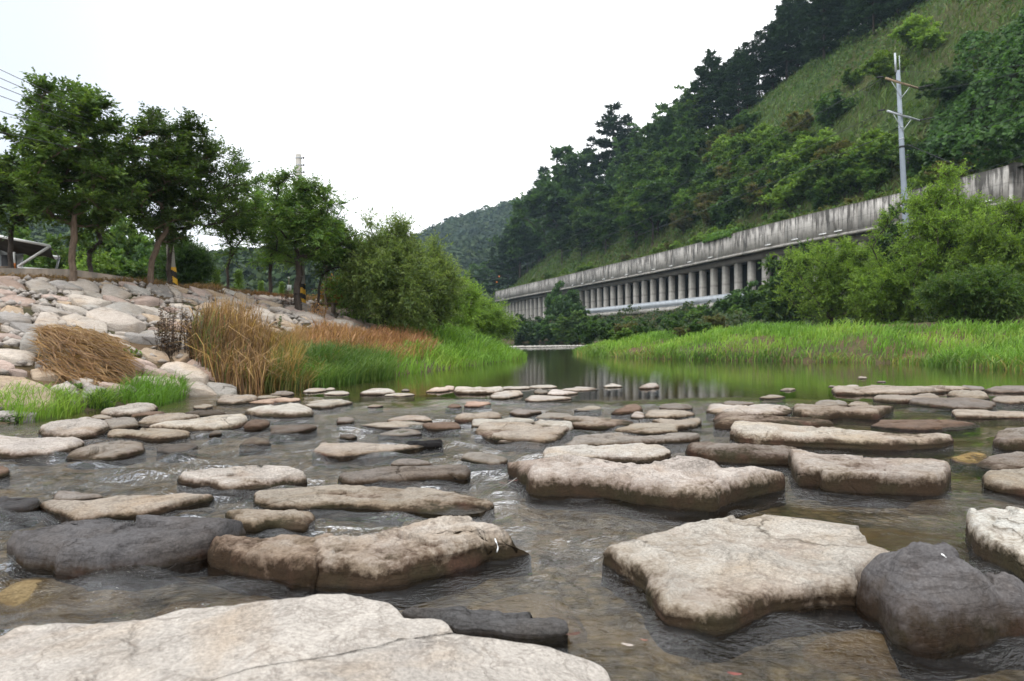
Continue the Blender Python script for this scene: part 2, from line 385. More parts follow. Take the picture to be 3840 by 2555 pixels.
# ================================================================ LAND
# left bank: the water's edge and the crest of the stone slope, as x over y
TL = np.array([(-6.0, -6.6), (4.0, -6.6), (7.66, -6.04), (10.38, -5.66), (12.05, -5.46), (13.86, -4.81), (15.55, -3.93), (20.43, -2.58), (25.77, -1.2), (30.08, -0.08), (33.49, 0.57), (36.75, 0.48), (41.69, -0.46), (80.0, -3.2), (100.0, -5.5), (130.0, -12.0), (160.0, -25.0), (200.0, -52.0), (320.0, -160.0)], float)
CL = np.array([(-6.0, -15.0), (8.22, -14.59), (12.51, -14.49), (18.04, -13.47), (21.45, -11.69), (29.71, -10.73), (37.14, -9.34), (46.24, -9.71), (60.0, -12.0), (100.0, -20.0), (200.0, -70.0), (320.0, -180.0)], float)
TR = np.array([(-6.0, 22.0), (9.48, 18.96), (18.03, 16.68), (21.22, 15.82), (24.28, 15.26), (26.51, 15.73), (27.95, 14.06), (30.08, 10.53), (32.82, 6.81), (35.47, 5.4), (39.26, 4.48), (44.03, 4.33), (85.0, 9.0), (100.0, 11.6), (118.0, 12.2), (130.0, 9.5), (150.0, 2.0), (170.0, -7.0), (200.0, -25.0), (320.0, -130.0)], float)
TERR = 2.62
def left_d(X, Y):                    # 0 at the water, 1 at the crest
    a = np.interp(Y, TL[:, 0], TL[:, 1]); b = np.interp(Y, CL[:, 0], CL[:, 1])
    return (a - X) / (a - b), a - X
# the gallery runs along this line (plan), right end first
GP = np.array([(58, -10), (52.5, 10), (47.5, 32), (44, 48), (42.7, 58.7), (41.9, 61.0), (39.8, 70.1), (35.9, 78.1), (31.6, 93.4), (28.6, 107.8), (26.2, 115.4), (23.5, 125.4), (20.1, 135.4), (12.3, 161.5), (4.3, 184.5), (-5.3, 217.5), (-20, 246), (-40, 272), (-70, 295), (-110, 310)], float)
def resample(P, step=1.0, sm=8):
    L = np.r_[0, np.cumsum(np.linalg.norm(np.diff(P, axis=0), axis=1))]
    t = np.arange(0, L[-1], step)
    Q = np.c_[np.interp(t, L, P[:, 0]), np.interp(t, L, P[:, 1])]
    k = np.exp(-0.5 * (np.arange(-3 * sm, 3 * sm + 1) / sm) ** 2); k /= k.sum()
    Qp = np.pad(Q, ((3 * sm, 3 * sm), (0, 0)), mode='reflect', reflect_type='odd')
    return np.c_[np.convolve(Qp[:, 0], k, 'valid'), np.convolve(Qp[:, 1], k, 'valid')]
GQ = resample(GP)
GT = np.gradient(GQ, axis=0); GT /= np.linalg.norm(GT, axis=1)[:, None]
GN = np.c_[GT[:, 1], -GT[:, 0]]      # points into the hill
GTOP, GBOT, DECK = 15.75, 12.75, 6.2   # parapet top, fascia foot, road deck
def gal_ts(X, Y):
    X = np.atleast_1d(np.asarray(X, float)); Y = np.atleast_1d(np.asarray(Y, float)); sh = X.shape
    X = X.ravel(); Y = Y.ravel(); T = np.zeros(len(X)); S = np.zeros(len(X))
    for a in range(0, len(X), 4000):
        dx = X[a:a + 4000, None] - GQ[None, :, 0]; dy = Y[a:a + 4000, None] - GQ[None, :, 1]
        i = np.argmin(dx * dx + dy * dy, axis=1); k = np.arange(len(i))
        T[a:a + 4000] = i; S[a:a + 4000] = dx[k, i] * GN[i, 0] + dy[k, i] * GN[i, 1]
    return T.reshape(sh), S.reshape(sh)
def gpoint(t, s, z):
    i = np.arange(len(GQ)); x = np.interp(t, i, GQ[:, 0] + GN[:, 0] * s); y = np.interp(t, i, GQ[:, 1] + GN[:, 1] * s)
    return np.array([x, y, z])
HT = [0, 60, 90, 120, 150, 180, 210, 235, 260, 290, 340]
HH = [110, 110, 105, 95, 80, 62, 46, 36, 26, 12, 8]
def hill_ts(T, S):
    H = np.interp(T, HT, HH)
    g = H * (1 - np.exp(-1.55 * np.maximum(S - 5, 0) / H))
    n = fbm(np.c_[np.ravel(T) * 0.06, np.ravel(S) * 0.06, np.zeros(np.size(T))], 3, 5).reshape(np.shape(T)) * np.clip((S - 6) / 12, 0, 1) * 1.6
    base = np.where(T < 222, GTOP - 0.25, GTOP - 0.25 - np.clip((T - 222) * 0.25, 0, 12))
    return base + g + n
def ground_z(X, Y):
    X = np.atleast_1d(np.asarray(X, float)); Y = np.atleast_1d(np.asarray(Y, float))
    u, dl = left_d(X, Y)
    near = np.clip((44 - Y) / 12, 0, 1)          # beyond the stone slope the bank is gentler
    tz = TERR + np.interp(Y, [19, 27, 34, 50], [0, 0.22, 0.38, 0.4])
    zl = np.where(u < 1, tz * np.clip(u, 0, 1) ** (0.95 + 0.3 * (1 - near)), tz + 0.22 * np.minimum(1, (u - 1) * 1.5))
    zl = zl + np.clip((-X - 30) / 60, 0, 1) * 3
    a = np.interp(Y, TR[:, 0], TR[:, 1]); dr = X - a
    T, S = gal_ts(X, Y)
    bank = np.interp(dr, [0, 1.5, 5, 12, 60], [0, 0.4, 1.0, 1.6, 3.0])
    wall = np.interp(S, [-60, -9, -5, -1.2, -0.4, 60], [0, 0, 2.0, 4.8, 5.3, 5.3])
    zr = np.where(dr > 0, np.maximum(bank, np.where(dr > 0.5, wall, 0)), 0)
    dbed = np.minimum(-dl, -dr)                  # distance into the river
    deep = np.interp(Y, [0, 11, 16, 30], [0.055, 0.07, 0.25, 0.5])   # shallow rapids, then the pool
    zb = -np.clip(np.maximum(dbed, 0) * 0.35, 0, 1) * deep - 0.02
    z = np.where(dl > 0, zl, np.where(dr > 0, zr, zb))
    P = np.c_[X.ravel() * 0.7, Y.ravel() * 0.7, np.zeros(X.size)]
    n = fbm(P, 3, 2).reshape(X.shape)
    amp = np.where((dl > 0) | (dr > 0), 0.05 + 0.02 * np.minimum(np.maximum(dl, dr), 3), 0.016 + 0.03 * np.clip((Y - 14) / 6, 0, 1))
    return z + n * amp * np.clip(np.abs(dbed) * 2, 0.25, 1)
def surf_z(X, Y):
    X = np.atleast_1d(np.asarray(X, float)); Y = np.atleast_1d(np.asarray(Y, float))
    T, S = gal_ts(X, Y)
    return np.where(S > 0, np.where(S > 0.3, hill_ts(T, S), DECK), ground_z(X, Y))
def cast(px, py, fn=ground_z, d0=1.2, d1=330.0, n=900, tries=25):
    d = ray(px, py); t = np.exp(np.linspace(math.log(d0), math.log(d1), n))
    X = d[0] * t; Y = d[1] * t; Z = CAM_H + d[2] * t
    g = fn(X, Y); below = np.nonzero(Z < g)[0]
    if len(below) == 0:                          # just over a crest: take the crest itself
        return cast(px, py + 3, fn, d0, d1, n, tries - 1) if tries > 0 else None
    i = below[0]
    if i == 0: return np.array([X[0], Y[0], g[0]])
    f0 = Z[i - 1] - g[i - 1]; f1 = Z[i] - g[i]; k = f0 / (f0 - f1 + 1e-9)
    tt = t[i - 1] + (t[i] - t[i - 1]) * k
    x, y = d[0] * tt, d[1] * tt
    return np.array([x, y, float(fn([x], [y])[0])])

# ground sheet
def grid_mesh(xs, ys, fn):
    X, Y = np.meshgrid(xs, ys); Z = fn(X.ravel(), Y.ravel())
    nx, ny = len(xs), len(ys)
    i = (np.arange(ny - 1)[:, None] * nx + np.arange(nx - 1)[None, :]).ravel()
    return np.c_[X.ravel(), Y.ravel(), Z], np.c_[i, i + 1, i + nx + 1, i + nx]
xs = np.unique(np.round(np.r_[np.linspace(-420, -130, 7), np.linspace(-130, -22, 30), np.arange(-22, 30, 0.30), np.linspace(30, 80, 40), np.linspace(90, 420, 7)], 3))
ys = np.unique(np.round(np.r_[np.linspace(-60, -6, 6), np.arange(-6, 46, 0.30), np.arange(46, 130, 1.5), np.linspace(130, 330, 60), np.linspace(360, 850, 8)], 3))
V, F = grid_mesh(xs, ys, ground_z)
link('ground', mesh_data('ground', V, F, M['soil'], smooth=True), kind='structure')

# hillside sheet behind the gallery
tt = np.arange(0, len(GQ), 1.5); ss = np.r_[np.arange(0.35, 60, 1.3), np.linspace(62, 190, 24)]
Tm, Sm = np.meshgrid(tt, ss, indexing='ij'); ti = Tm.astype(int)
HX = GQ[ti, 0] + GN[ti, 0] * Sm; HY = GQ[ti, 1] + GN[ti, 1] * Sm; HZ = hill_ts(Tm, Sm)
n2 = len(ss); i = (np.arange(len(tt) - 1)[:, None] * n2 + np.arange(n2 - 1)[None, :]).ravel()
link('hillside', mesh_data('hillside', np.c_[HX.ravel(), HY.ravel(), HZ.ravel()], np.c_[i, i + 1, i + n2 + 1, i + n2][:, ::-1], M['hill'], smooth=True), kind='structure')

# ---------------------------------------------------------------- water
ny, nx = 430, 300
yy = 0.35 * np.exp(np.linspace(0, math.log(230 / 0.35), ny)); uu = np.linspace(-1, 1, nx)
WX = uu[None, :] * (2.2 + 0.98 * yy[:, None]); WY = np.repeat(yy[:, None], nx, 1)
wx, wy = WX.ravel(), WY.ravel()
rapid = np.clip((11.2 - wy - 0.35 * np.sin(wx * 1.3) + np.clip(-wx - 1, 0, 4) * 0.35) / 2.2, 0, 1)
rapid *= 0.62 + 0.55 * np.clip(fbm(np.c_[wx * 0.55, wy * 0.4, 0 * wx], 3, 8), -0.9, 0.9)
calm = np.exp(-(((wx - 1.55) / 0.75) ** 2 + ((wy - 3.5) / 0.75) ** 2)) * 0.92
calm = np.maximum(calm, np.exp(-(((wx + 0.6) / 0.30) ** 2 + ((wy - 2.15) / 0.18) ** 2)) * 0.8)
calm = np.maximum(calm, np.exp(-(((wx + 5.4) / 1.0) ** 2 + ((wy - 9.3) / 1.8) ** 2)) * 0.95)
chop = np.clip(rapid * 1.25 * (1 - calm), 0.0, 1.4)
rng = np.random.RandomState(4); hw = np.zeros(len(wx))
for k in range(46):
    lam = 0.09 * (8.0 ** rng.rand()); th = rng.normal(math.radians(250), 0.75); kx, ky = math.cos(th) * 2 * math.pi / lam, math.sin(th) * 2 * math.pi / lam
    fade = np.clip(lam * 14 / np.maximum(wy, 1), 0, 1)
    hw += fade * lam * 0.0135 * np.sin(kx * wx + ky * wy + rng.rand() * 6.28 + 1.1 * fbm(np.c_[wx * 0.8, wy * 0.8, 0 * wx + k], 1, 3))
foam = np.zeros(len(wx))
for (px, py, r) in [(3560, 1705, 0.12), (3620, 1690, 0.10), (2010, 1372 + 330, 0.15), (480, 1815, 0.25), (560, 1830, 0.2), (430, 1850, 0.2), (1560, 1590, 0.5), (1450, 1640, 0.35), (3150, 1580, 0.2), (3700, 1478, 0.3), (2330, 1605, 0.25), (1110, 1605, 0.25), (1420, 1925, 0.13), (1300, 1530, 0.5), (1700, 1660, 0.4), (3270, 1585, .18), (840, 2110, .08)]:
    p = at_z(px, py); foam = np.maximum(foam, np.exp(-(((wx - p[0]) / (r * 1.5)) ** 2 + ((wy - p[1]) / (r * 1.2)) ** 2)) * 0.85)
i = (np.arange(ny - 1)[:, None] * nx + np.arange(nx - 1)[None, :]).ravel()
link('water', mesh_data('water', np.c_[wx, wy, hw * chop * 0.75], np.c_[i, i + 1, i + nx + 1, i + nx], M['water'], attrs={'chop': chop, 'foam': foam}, smooth=True), kind='structure')

# ================================================================ far hills
def far_hill(name, sky_px, d_foot, d_ridge, d_back, seed, ncrown, size, cols, label, nudge=0.0):
    """a wooded ridge: sky_px = (photo column, photo row) of its skyline, d_* = distances of foot, ridge and far side"""
    sk = np.array(sky_px, float); c = np.linspace(sk[0, 0], sk[-1, 0], 90); r = np.interp(c, sk[:, 0], sk[:, 1])
    X1 = (c - 1920) / FPX * d_ridge; Z1 = CAM_H + (HOR - r) / FPX * d_ridge
    u = np.linspace(0, 1, 26); rows = []
    def pt(uu):                      # 0 foot .. 1 ridge
        return d_foot + (d_ridge - d_foot) * uu
    V = []
    for q in list(u) + [1.25, 1.6]:
        Y = np.full(len(c), pt(min(q, 1.0)) + (q - 1 > 0) * (q - 1) * (d_back - d_ridge) / 0.6)
        z = 2.6 + (Z1 - 2.6) * (np.minimum(q, 1) ** 0.85) * (1.0 if q <= 1 else max(0.0, 1 - (q - 1) * 1.2))
        n = fbm(np.c_[X1 * 0.012, np.full(len(c), q * 3.0), np.zeros(len(c))], 4, seed) * (d_ridge * 0.018) * math.sin(min(q, 1) * math.pi) ** 0.7
        V.append(np.c_[X1, Y, z + n])
    V = np.vstack(V); m = len(c); nr = len(V) // m
    i = (np.arange(nr - 1)[:, None] * m + np.arange(m - 1)[None, :]).ravel()
    link(name, mesh_data(name, V, np.c_[i, i + 1, i + m + 1, i + m], M['hill'], smooth=True), kind='structure')
    G = V.reshape(nr, m, 3); rg = np.random.RandomState(seed)
    # crowns of the wood, clumps of leafy facets
    fu = np.sqrt(rg.rand(ncrown)) * 25; fv = rg.rand(ncrown) * (m - 1.01)
    a, b = np.floor(fu).astype(int), np.floor(fv).astype(int); fa, fb = (fu - a)[:, None], (fv - b)[:, None]
    C = (G[a, b] * (1 - fa) + G[a + 1, b] * fa) * (1 - fb) + (G[a, b + 1] * (1 - fa) + G[a + 1, b + 1] * fa) * fb
    rad = size * rg.uniform(0.6, 1.35, ncrown); K = 56
    dirs = rg.normal(size=(ncrown, K, 3)); dirs /= np.linalg.norm(dirs, axis=2)[:, :, None]; dirs[:, :, 2] = np.abs(dirs[:, :, 2]) * 1.1 - 0.15
    P = C[:, None, :] + dirs * rad[:, None, None] * np.array([1, 1, 1.25]) * rg.uniform(0.7, 1.05, (ncrown, K, 1))
    pick = rg.randint(0, len(cols), ncrown); base = np.array(cols)[pick] * rg.uniform(0.75, 1.3, (ncrown, 1))
    leaf_quads_link(name + '_wood', P.reshape(-1, 3), dirs.reshape(-1, 3), np.repeat(rad * 0.25, K), np.repeat(base, K, 0) * rg.uniform(0.8, 1.2, (ncrown * K, 1)), M['far'], rg, label)
def leaf_quads(P, D, size, colr, rg, flat=0.4, asp=0.8):
    """rhombus leaves at P roughly facing D"""
    n = len(P); D = D + rg.normal(size=(n, 3)) * flat; D /= np.linalg.norm(D, axis=1)[:, None]
    A = np.cross(D, rg.normal(size=(n, 3))); A /= np.linalg.norm(A, axis=1)[:, None] + 1e-9; B = np.cross(D, A)
    s = np.broadcast_to(np.asarray(size, float), (n,))[:, None]
    V = np.stack([P - A * s, P - B * s * asp + D * s * 0.15, P + A * s, P + B * s * asp + D * s * 0.15], 1).reshape(-1, 3)
    return V, np.arange(4 * n).reshape(n, 4), np.repeat(colr, 4, 0)
def leaf_quads_link(name, P, D, size, colr, mat, rg, label=None):
    V, F, c = leaf_quads(P, D, size, colr, rg)
    return link(name, mesh_data(name, V, F, mat, col=c), kind='stuff', label=label, cat='woods' if label else None)
FARC = [(0.030, 0.055, 0.022), (0.024, 0.045, 0.022), (0.042, 0.070, 0.024), (0.05, 0.075, 0.03)]
far_hill('distant_hill', [(1250, 1010), (1450, 930), (1560, 905), (1640, 868), (1690, 842), (1740, 828), (1800, 808), (1860, 792), (1900, 782), (1950, 768), (2020, 745), (2150, 735), (2300, 760), (2500, 840)], 330, 620, 800, 11, 3000, 5.2, FARC,
         'hazy blue wooded mountain where the valley closes')
far_hill('left_hill', [(-700, 560), (-300, 600), (-100, 660), (0, 700), (60, 740), (130, 800), (250, 860), (400, 925), (560, 965), (700, 985), (850, 1005), (1000, 1000), (1150, 975), (1300, 985), (1450, 1010), (1600, 1060), (1720, 1120), (1800, 1175)], 120, 240, 380, 23, 2600, 3.2, [(0.026, 0.050, 0.016), (0.034, 0.060, 0.02), (0.022, 0.038, 0.016), (0.05, 0.08, 0.022)],
         'low dark wooded ridge behind the terrace trees')

# ================================================================ gallery
def ribbon(name, mat, t0, t1, prof, parent, step=1.0, ends=True, zrel=None, **kw):
    """a solid swept along the gallery line; prof = closed list of (s, z)"""
    t = np.linspace(t0, t1, max(2, int(abs(t1 - t0) / step) + 1)); k = len(prof)
    V = np.array([gpoint(a, s, z) for a in t for (s, z) in prof]); F = []
    zz = np.array([z for (_, z) in prof]); z0, z1 = zz.min(), zz.max()
    st = np.array([[a, (z - z0) / max(z1 - z0, 0.01), z] for a in t for (_, z) in prof])
    for a in range(len(t) - 1):
        for q in range(k):
            q2 = (q + 1) % k; F.append((a * k + q, a * k + q2, (a + 1) * k + q2, (a + 1) * k + q))
    Fl = [np.array(F)]
    if ends: Fl.append(np.array([list(range(k))[::-1], [(len(t) - 1) * k + q for q in range(k)]]))
    return link(name, mesh_data(name, V, Fl, mat, attrs={'st': st}), parent, **kw)
def t_of_px(px, lo=60, hi=240):
    t = np.arange(lo, hi, 0.05); x = np.interp(t, np.arange(len(GQ)), GQ[:, 0]); y = np.interp(t, np.arange(len(GQ)), GQ[:, 1])
    return float(t[np.argmin(abs(1920 + x / y * FPX - px))])
G_A, G_B = t_of_px(3781), t_of_px(1857)
gal = empty('rockfall_gallery', (0, 0, 0), 'long streaked concrete rockfall gallery with open columns under the hillside', 'gallery')
# parapet fascia, cast in lengths with a joint between
cuts = [G_A] + [t_of_px(p) for p in (3580, 3402, 3215, 3098, 2940, 2786, 2693, 2596, 2520, 2440, 2352, 2265, 2190, 2115, 2045, 1980, 1904)] + [G_B]
for k in range(len(cuts) - 1):
    off = 0.02 * ((k * 7) % 3)
    ribbon('fascia_panel', M['concrete'], cuts[k] + 0.03, cuts[k + 1] - 0.03, [(off, GBOT), (off, GTOP), (0.34 + off, GTOP), (0.34 + off, GBOT)], gal)
    ribbon('fascia_lip', M['concrete_col'], cuts[k] + 0.03, cuts[k + 1] - 0.03, [(-0.12, GBOT - 0.28), (-0.12, GBOT - 0.003), (0.5, GBOT - 0.003), (0.5, GBOT - 0.28)], gal)
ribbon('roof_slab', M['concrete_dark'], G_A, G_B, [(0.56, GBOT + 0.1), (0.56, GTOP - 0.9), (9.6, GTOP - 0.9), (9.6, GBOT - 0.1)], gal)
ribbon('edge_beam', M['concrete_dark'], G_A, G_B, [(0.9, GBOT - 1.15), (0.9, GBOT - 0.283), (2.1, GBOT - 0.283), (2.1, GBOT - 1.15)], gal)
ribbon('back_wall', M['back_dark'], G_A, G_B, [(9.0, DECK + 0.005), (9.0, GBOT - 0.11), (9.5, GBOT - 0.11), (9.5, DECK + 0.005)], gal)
ribbon('road_deck', M['concrete_col'], G_A - 3, G_B, [(-0.25, DECK - 0.75), (-0.25, DECK), (9.8, DECK), (9.8, DECK - 0.75)], gal)
# the end block that turns into the hill at the near end
eb = MB(); A0 = gpoint(G_A - 0.02, 0.0, 0); A1 = gpoint(G_A - 0.02, 14, 0); Tn = -GT[int(G_A)]
e0 = A0 + np.r_[Tn * 0.0, 0]; L_ = 14.0
Vb = []
for s in np.linspace(0, L_, 15):
    for (o, z) in ((0.0, GBOT - 0.28), (0.0, GTOP + 0.12), (0.4, GTOP + 0.12), (0.4, GBOT - 0.28)):
        p = gpoint(G_A, s, z); Vb.append([p[0] + Tn[0] * (0.42 - o), p[1] + Tn[1] * (0.42 - o), z])
Fb = [(a * 4 + q, a * 4 + (q + 1) % 4, (a + 1) * 4 + (q + 1) % 4, (a + 1) * 4 + q) for a in range(14) for q in range(4)] + [(0, 1, 2, 3), (56, 57, 58, 59)]
stb = np.array([[s * 1.0 + 40, h, 0] for s in np.linspace(0, L_, 15) for h in (0, 1, 1, 0)])
link('end_wall', mesh_data('end_wall', np.array(Vb), np.array(Fb), M['concrete'], attrs={'st': stb}), gal)
# columns at an even pitch
def col_mesh():
    w_, d_ = 0.80, 0.85; z0, z1 = DECK + 0.004, GBOT - 1.155
    b = 0.025; P = [(-w_ / 2 + b, -d_ / 2), (w_ / 2 - b, -d_ / 2), (w_ / 2, -d_ / 2 + b), (w_ / 2, d_ / 2 - b), (w_ / 2 - b, d_ / 2), (-w_ / 2 + b, d_ / 2), (-w_ / 2, d_ / 2 - b), (-w_ / 2, -d_ / 2 + b)]
    V = []; st = []
    for z in np.linspace(z0, z1, 6):
        for k, (x, y) in enumerate(P): V.append((x, y, z)); st.append((0.2, 0.35 + 0.3 * (z - z0) / (z1 - z0), z))
    F = [(a * 8 + q, a * 8 + (q + 1) % 8, (a + 1) * 8 + (q + 1) % 8, (a + 1) * 8 + q) for a in range(5) for q in range(8)]
    return mesh_data('column', np.array(V), np.array(F), M['concrete_col'], attrs={'st': np.array(st)})
cm = col_mesh(); tc0 = t_of_px(2687); PITCH = 3.32
k0 = int((G_A - tc0) / PITCH) + 1; k1 = int((G_B - tc0) / PITCH)
for k in range(k0, k1 + 1):
    t = tc0 + k * PITCH; p = gpoint(t, 1.5, 0); g = GT[int(min(t, len(GT) - 1))]
    o = link('column', cm, gal, p); o.rotation_euler = (0, 0, math.atan2(g[1], g[0]))
# drain spouts along the foot of the fascia
for px in (1888, 2105, 2150, 2188, 2230, 2268, 2300, 2352, 2405, 2455, 2520, 2590, 2668, 2885, 2985, 3090, 3148, 3705):
    t = t_of_px(px); a, b = gpoint(t - 0.55, -0.25, GBOT + 0.25), gpoint(t + 0.55, -0.25, GBOT + 0.25)
    m = MB(); m.tube([a, b], 0.07, 6); m.tube([gpoint(t + 0.5, 0.02, GBOT + 0.25), gpoint(t + 0.5, -0.25, GBOT + 0.25)], 0.06, 6)
    m.build('drain_spout', M['white_paint'], gal)
# railing on the deck edge
rail = link('railing', None, gal)
R0, R1 = t_of_px(2117), t_of_px(3030)
lo, hi = min(R0, R1), max(R0, R1)
def rail_line(z, r): m = MB(); m.tube([gpoint(t, -0.12, z) for t in np.arange(lo, hi, 1.0)], r, 5); return m
rail_line(DECK + 1.08, 0.05).build('handrail', M['steel'], rail)
rail_line(DECK + 0.12, 0.04).build('bottom_rail', M['steel'], rail)
pm = MB(); pm.box((0, 0, 0.55), (0.09, 0.09, 1.1)); pme = pm.mesh('post', M['steel'])
for t in np.arange(lo, hi, 2.0): link('post', pme, rail, gpoint(t, -0.12, DECK))
bm_ = MB()
for t in np.arange(lo + 0.08, hi, 0.13): bm_.box(gpoint(t, -0.12, DECK + 0.6), (0.075, 0.055, 0.94))
bm_.build('baluster', M['steel'], rail, kind='stuff')

# ================================================================ AIR
hb = MB(); hb.box((0, 397.5, 78), (850, 925, 160))
hm = bpy.data.materials.new('valley_air'); hm.use_nodes = True; ht = hm.node_tree; ht.nodes.clear()
ho = ht.nodes.new('ShaderNodeOutputMaterial'); hv = ht.nodes.new('ShaderNodeVolumePrincipled')
hv.inputs['Color'].default_value = (0.60, 0.82, 1.0, 1); hv.inputs['Density'].default_value = 0.00020; hv.inputs['Anisotropy'].default_value = 0.2
ht.links.new(hv.outputs[0], ho.inputs['Volume'])
hb.build('haze', hm, kind='stuff')
# ================================================================ TREES
def norm(v): return v / (np.linalg.norm(v, axis=-1, keepdims=True) + 1e-9)
def tubes(P0, P1, r0, r1, n=5):
    d = norm(P1 - P0); ref = np.where(np.abs(d[:, 2:3]) < 0.9, [[0, 0, 1.0]], [[1.0, 0, 0]])
    a = norm(np.cross(d, ref)); b = np.cross(d, a); th = np.arange(n) * 2 * math.pi / n
    ring = np.cos(th)[None, :, None] * a[:, None, :] + np.sin(th)[None, :, None] * b[:, None, :]
    V = np.concatenate([P0[:, None, :] + ring * r0[:, None, None], P1[:, None, :] + ring * r1[:, None, None]], 1)
    m = len(P0); base = (np.arange(m) * 2 * n)[:, None]; k = np.arange(n); k2 = (k + 1) % n
    F = np.stack([base + k, base + k2, base + n + k2, base + n + k], 2).reshape(-1, 4)
    return V.reshape(-1, 3), F
def leaves(B, D, L, W, col, rg, up=0.8, droop=0.15):
    """rhombus leaves growing from B along D"""
    n = len(B); D = norm(D); U = norm(np.array([[0, 0, up]]) + rg.normal(size=(n, 3)) * 0.45)
    S = norm(np.cross(D, U)); Lr = L * rg.uniform(0.65, 1.25, (n, 1)); Wr = W * rg.uniform(0.7, 1.2, (n, 1))
    T = B + D * Lr; T[:, 2] -= droop * Lr[:, 0]
    m = B + D * Lr * 0.45
    V = np.stack([B, m + S * Wr * 0.5, T, m - S * Wr * 0.5], 1).reshape(-1, 3)
    return V, np.arange(4 * n).reshape(n, 4), np.repeat(col, 4, 0)
def tree_model(seed, H, cz0, rx, ry, nt, cols, lean=(0, 0), trunk_r=0.12, fork=0.3, L=0.1, W=0.05, twig=0.45, kt=4, nl=10, up=0.25, droop=0.2,
               leafmat='leaf', barkmat='bark_dark', bias=0.45, wobble=0.06, tips=0, side=0.85, iso=0.5, shape=1.0, bend=(0, 0), lumps=0.25):
    rg = np.random.RandomState(seed)
    th = fork * H                                        # the trunk forks here
    N = [np.array([0, 0, -0.25])]; par = [-1]
    for k in range(1, 7):
        f = k / 6.0
        N.append(np.array([bend[0] * f * f + rg.normal() * wobble * 0.4, bend[1] * f * f + rg.normal() * wobble * 0.4, th * f])); par.append(len(N) - 2)
    c = np.array([lean[0], lean[1], (cz0 + H) / 2]); hz = (H - cz0) / 2
    T = rg.normal(size=(nt, 3)); T = norm(T) * (rg.rand(nt, 1) ** bias)
    T = T * (1 + lumps * vnoise(T * 2.2 + seed, seed)[:, None])
    taper = np.where(T[:, 2] > 0, 1 - (1 - shape) * T[:, 2], 1.0)[:, None]
    T = c + T * np.array([rx, ry, hz]) * np.c_[taper, taper, np.ones(nt)]
    if tips:                                             # long shoots that stick out of the top
        q = rg.rand(tips) * 6.28; rr = rg.rand(tips) ** 0.5 * 0.8
        T = np.vstack([T, np.c_[c[0] + rx * rr * np.cos(q), c[1] + ry * rr * np.sin(q), H + hz * (rg.uniform(0.0, 0.28, tips) - rr * 0.55)]])
    T = T[np.argsort(np.linalg.norm(T - N[6], axis=1))]
    leafy = []
    for t in T:
        A = np.array(N[3:]); v = t - A; dist = np.linalg.norm(v, axis=1)
        cost = dist + 1.3 * np.maximum(0, 0.25 * dist - v[:, 2]) + 0.02 * np.arange(len(A)) / len(A)
        j = int(np.argmin(cost)) + 3; p = N[j]; ln = np.linalg.norm(t - p)
        mid = p + (t - p) * 0.5 + np.array([0, 0, ln * 0.14]) + rg.normal(size=3) * wobble * ln
        prev = j
        for f in (0.25, 0.5, 0.75, 1.0):
            q = (1 - f) ** 2 * p + 2 * f * (1 - f) * mid + f * f * t + rg.normal(size=3) * wobble * 0.15 * ln
            N.append(q); par.append(prev); prev = len(N) - 1
            if f > 0.3 or ln < 0.8: leafy.append(prev)
    N = np.array(N); par = np.array(par); cnt = np.zeros(len(N)); has = np.zeros(len(N), bool); has[par[par >= 0]] = True
    cnt[~has] = 1
    for k in range(len(N) - 1, 0, -1): cnt[par[k]] += cnt[k]
    rad = np.maximum(trunk_r * (cnt / cnt[1]) ** 0.5, trunk_r * 0.045)
    rad[0] = trunk_r * 1.35; rad[1] = trunk_r * 1.08
    i = np.arange(1, len(N)); r0 = np.minimum(rad[par[i]], rad[i] * 1.6); r0[:6] = rad[:6]
    Vt, Ft = tubes(N[par[i]], N[i], r0, rad[i], 6)
    lf = np.array(leafy); base = np.repeat(N[lf], kt, 0); m = len(base)
    out = norm((base - np.array([c[0], c[1], cz0])) * np.array([1 / rx, 1 / ry, 0.7 / hz]))
    tw = norm(out * 0.7 + rg.normal(size=(m, 3)) * np.array([0.75, 0.75, iso]) + np.array([0, 0, up]))
    tl = twig * rg.uniform(0.5, 1.3, (m, 1))
    Vw, Fw = tubes(base, base + tw * tl, np.full(m, trunk_r * 0.035), np.full(m, trunk_r * 0.012), 3)
    f = np.linspace(0.15, 1.0, nl)
    Bp = base[:, None, :] + tw[:, None, :] * tl[:, :, None] * f[None, :, None] + np.array([0, 0, -0.12]) * tl[:, :, None] * (f ** 2)[None, :, None]
    s = norm(np.cross(tw, np.array([0, 0, 1.0]) + rg.normal(size=(m, 3)) * 0.3)); sg = np.where(np.arange(nl) % 2, 1.0, -1.0)
    D = tw[:, None, :] * 0.75 + s[:, None, :] * sg[None, :, None] * side + rg.normal(size=(m, nl, 3)) * (0.25 + 0.5 * (iso > 0.6))
    pc = np.array(cols); col = pc[rg.randint(0, len(cols), m)][:, None, :] * rg.uniform(0.75, 1.3, (m, nl, 1))
    Vl, Fl, cl = leaves(Bp.reshape(-1, 3), D.reshape(-1, 3), L, W, col.reshape(-1, 3), rg, droop=droop)
    trunk = mesh_data('trunk', np.vstack([Vt, Vw]), np.vstack([Ft, Fw + len(Vt)]), M[barkmat], smooth=True)
    crown = mesh_data('crown', Vl, Fl, M[leafmat], col=cl)
    return trunk, crown, H
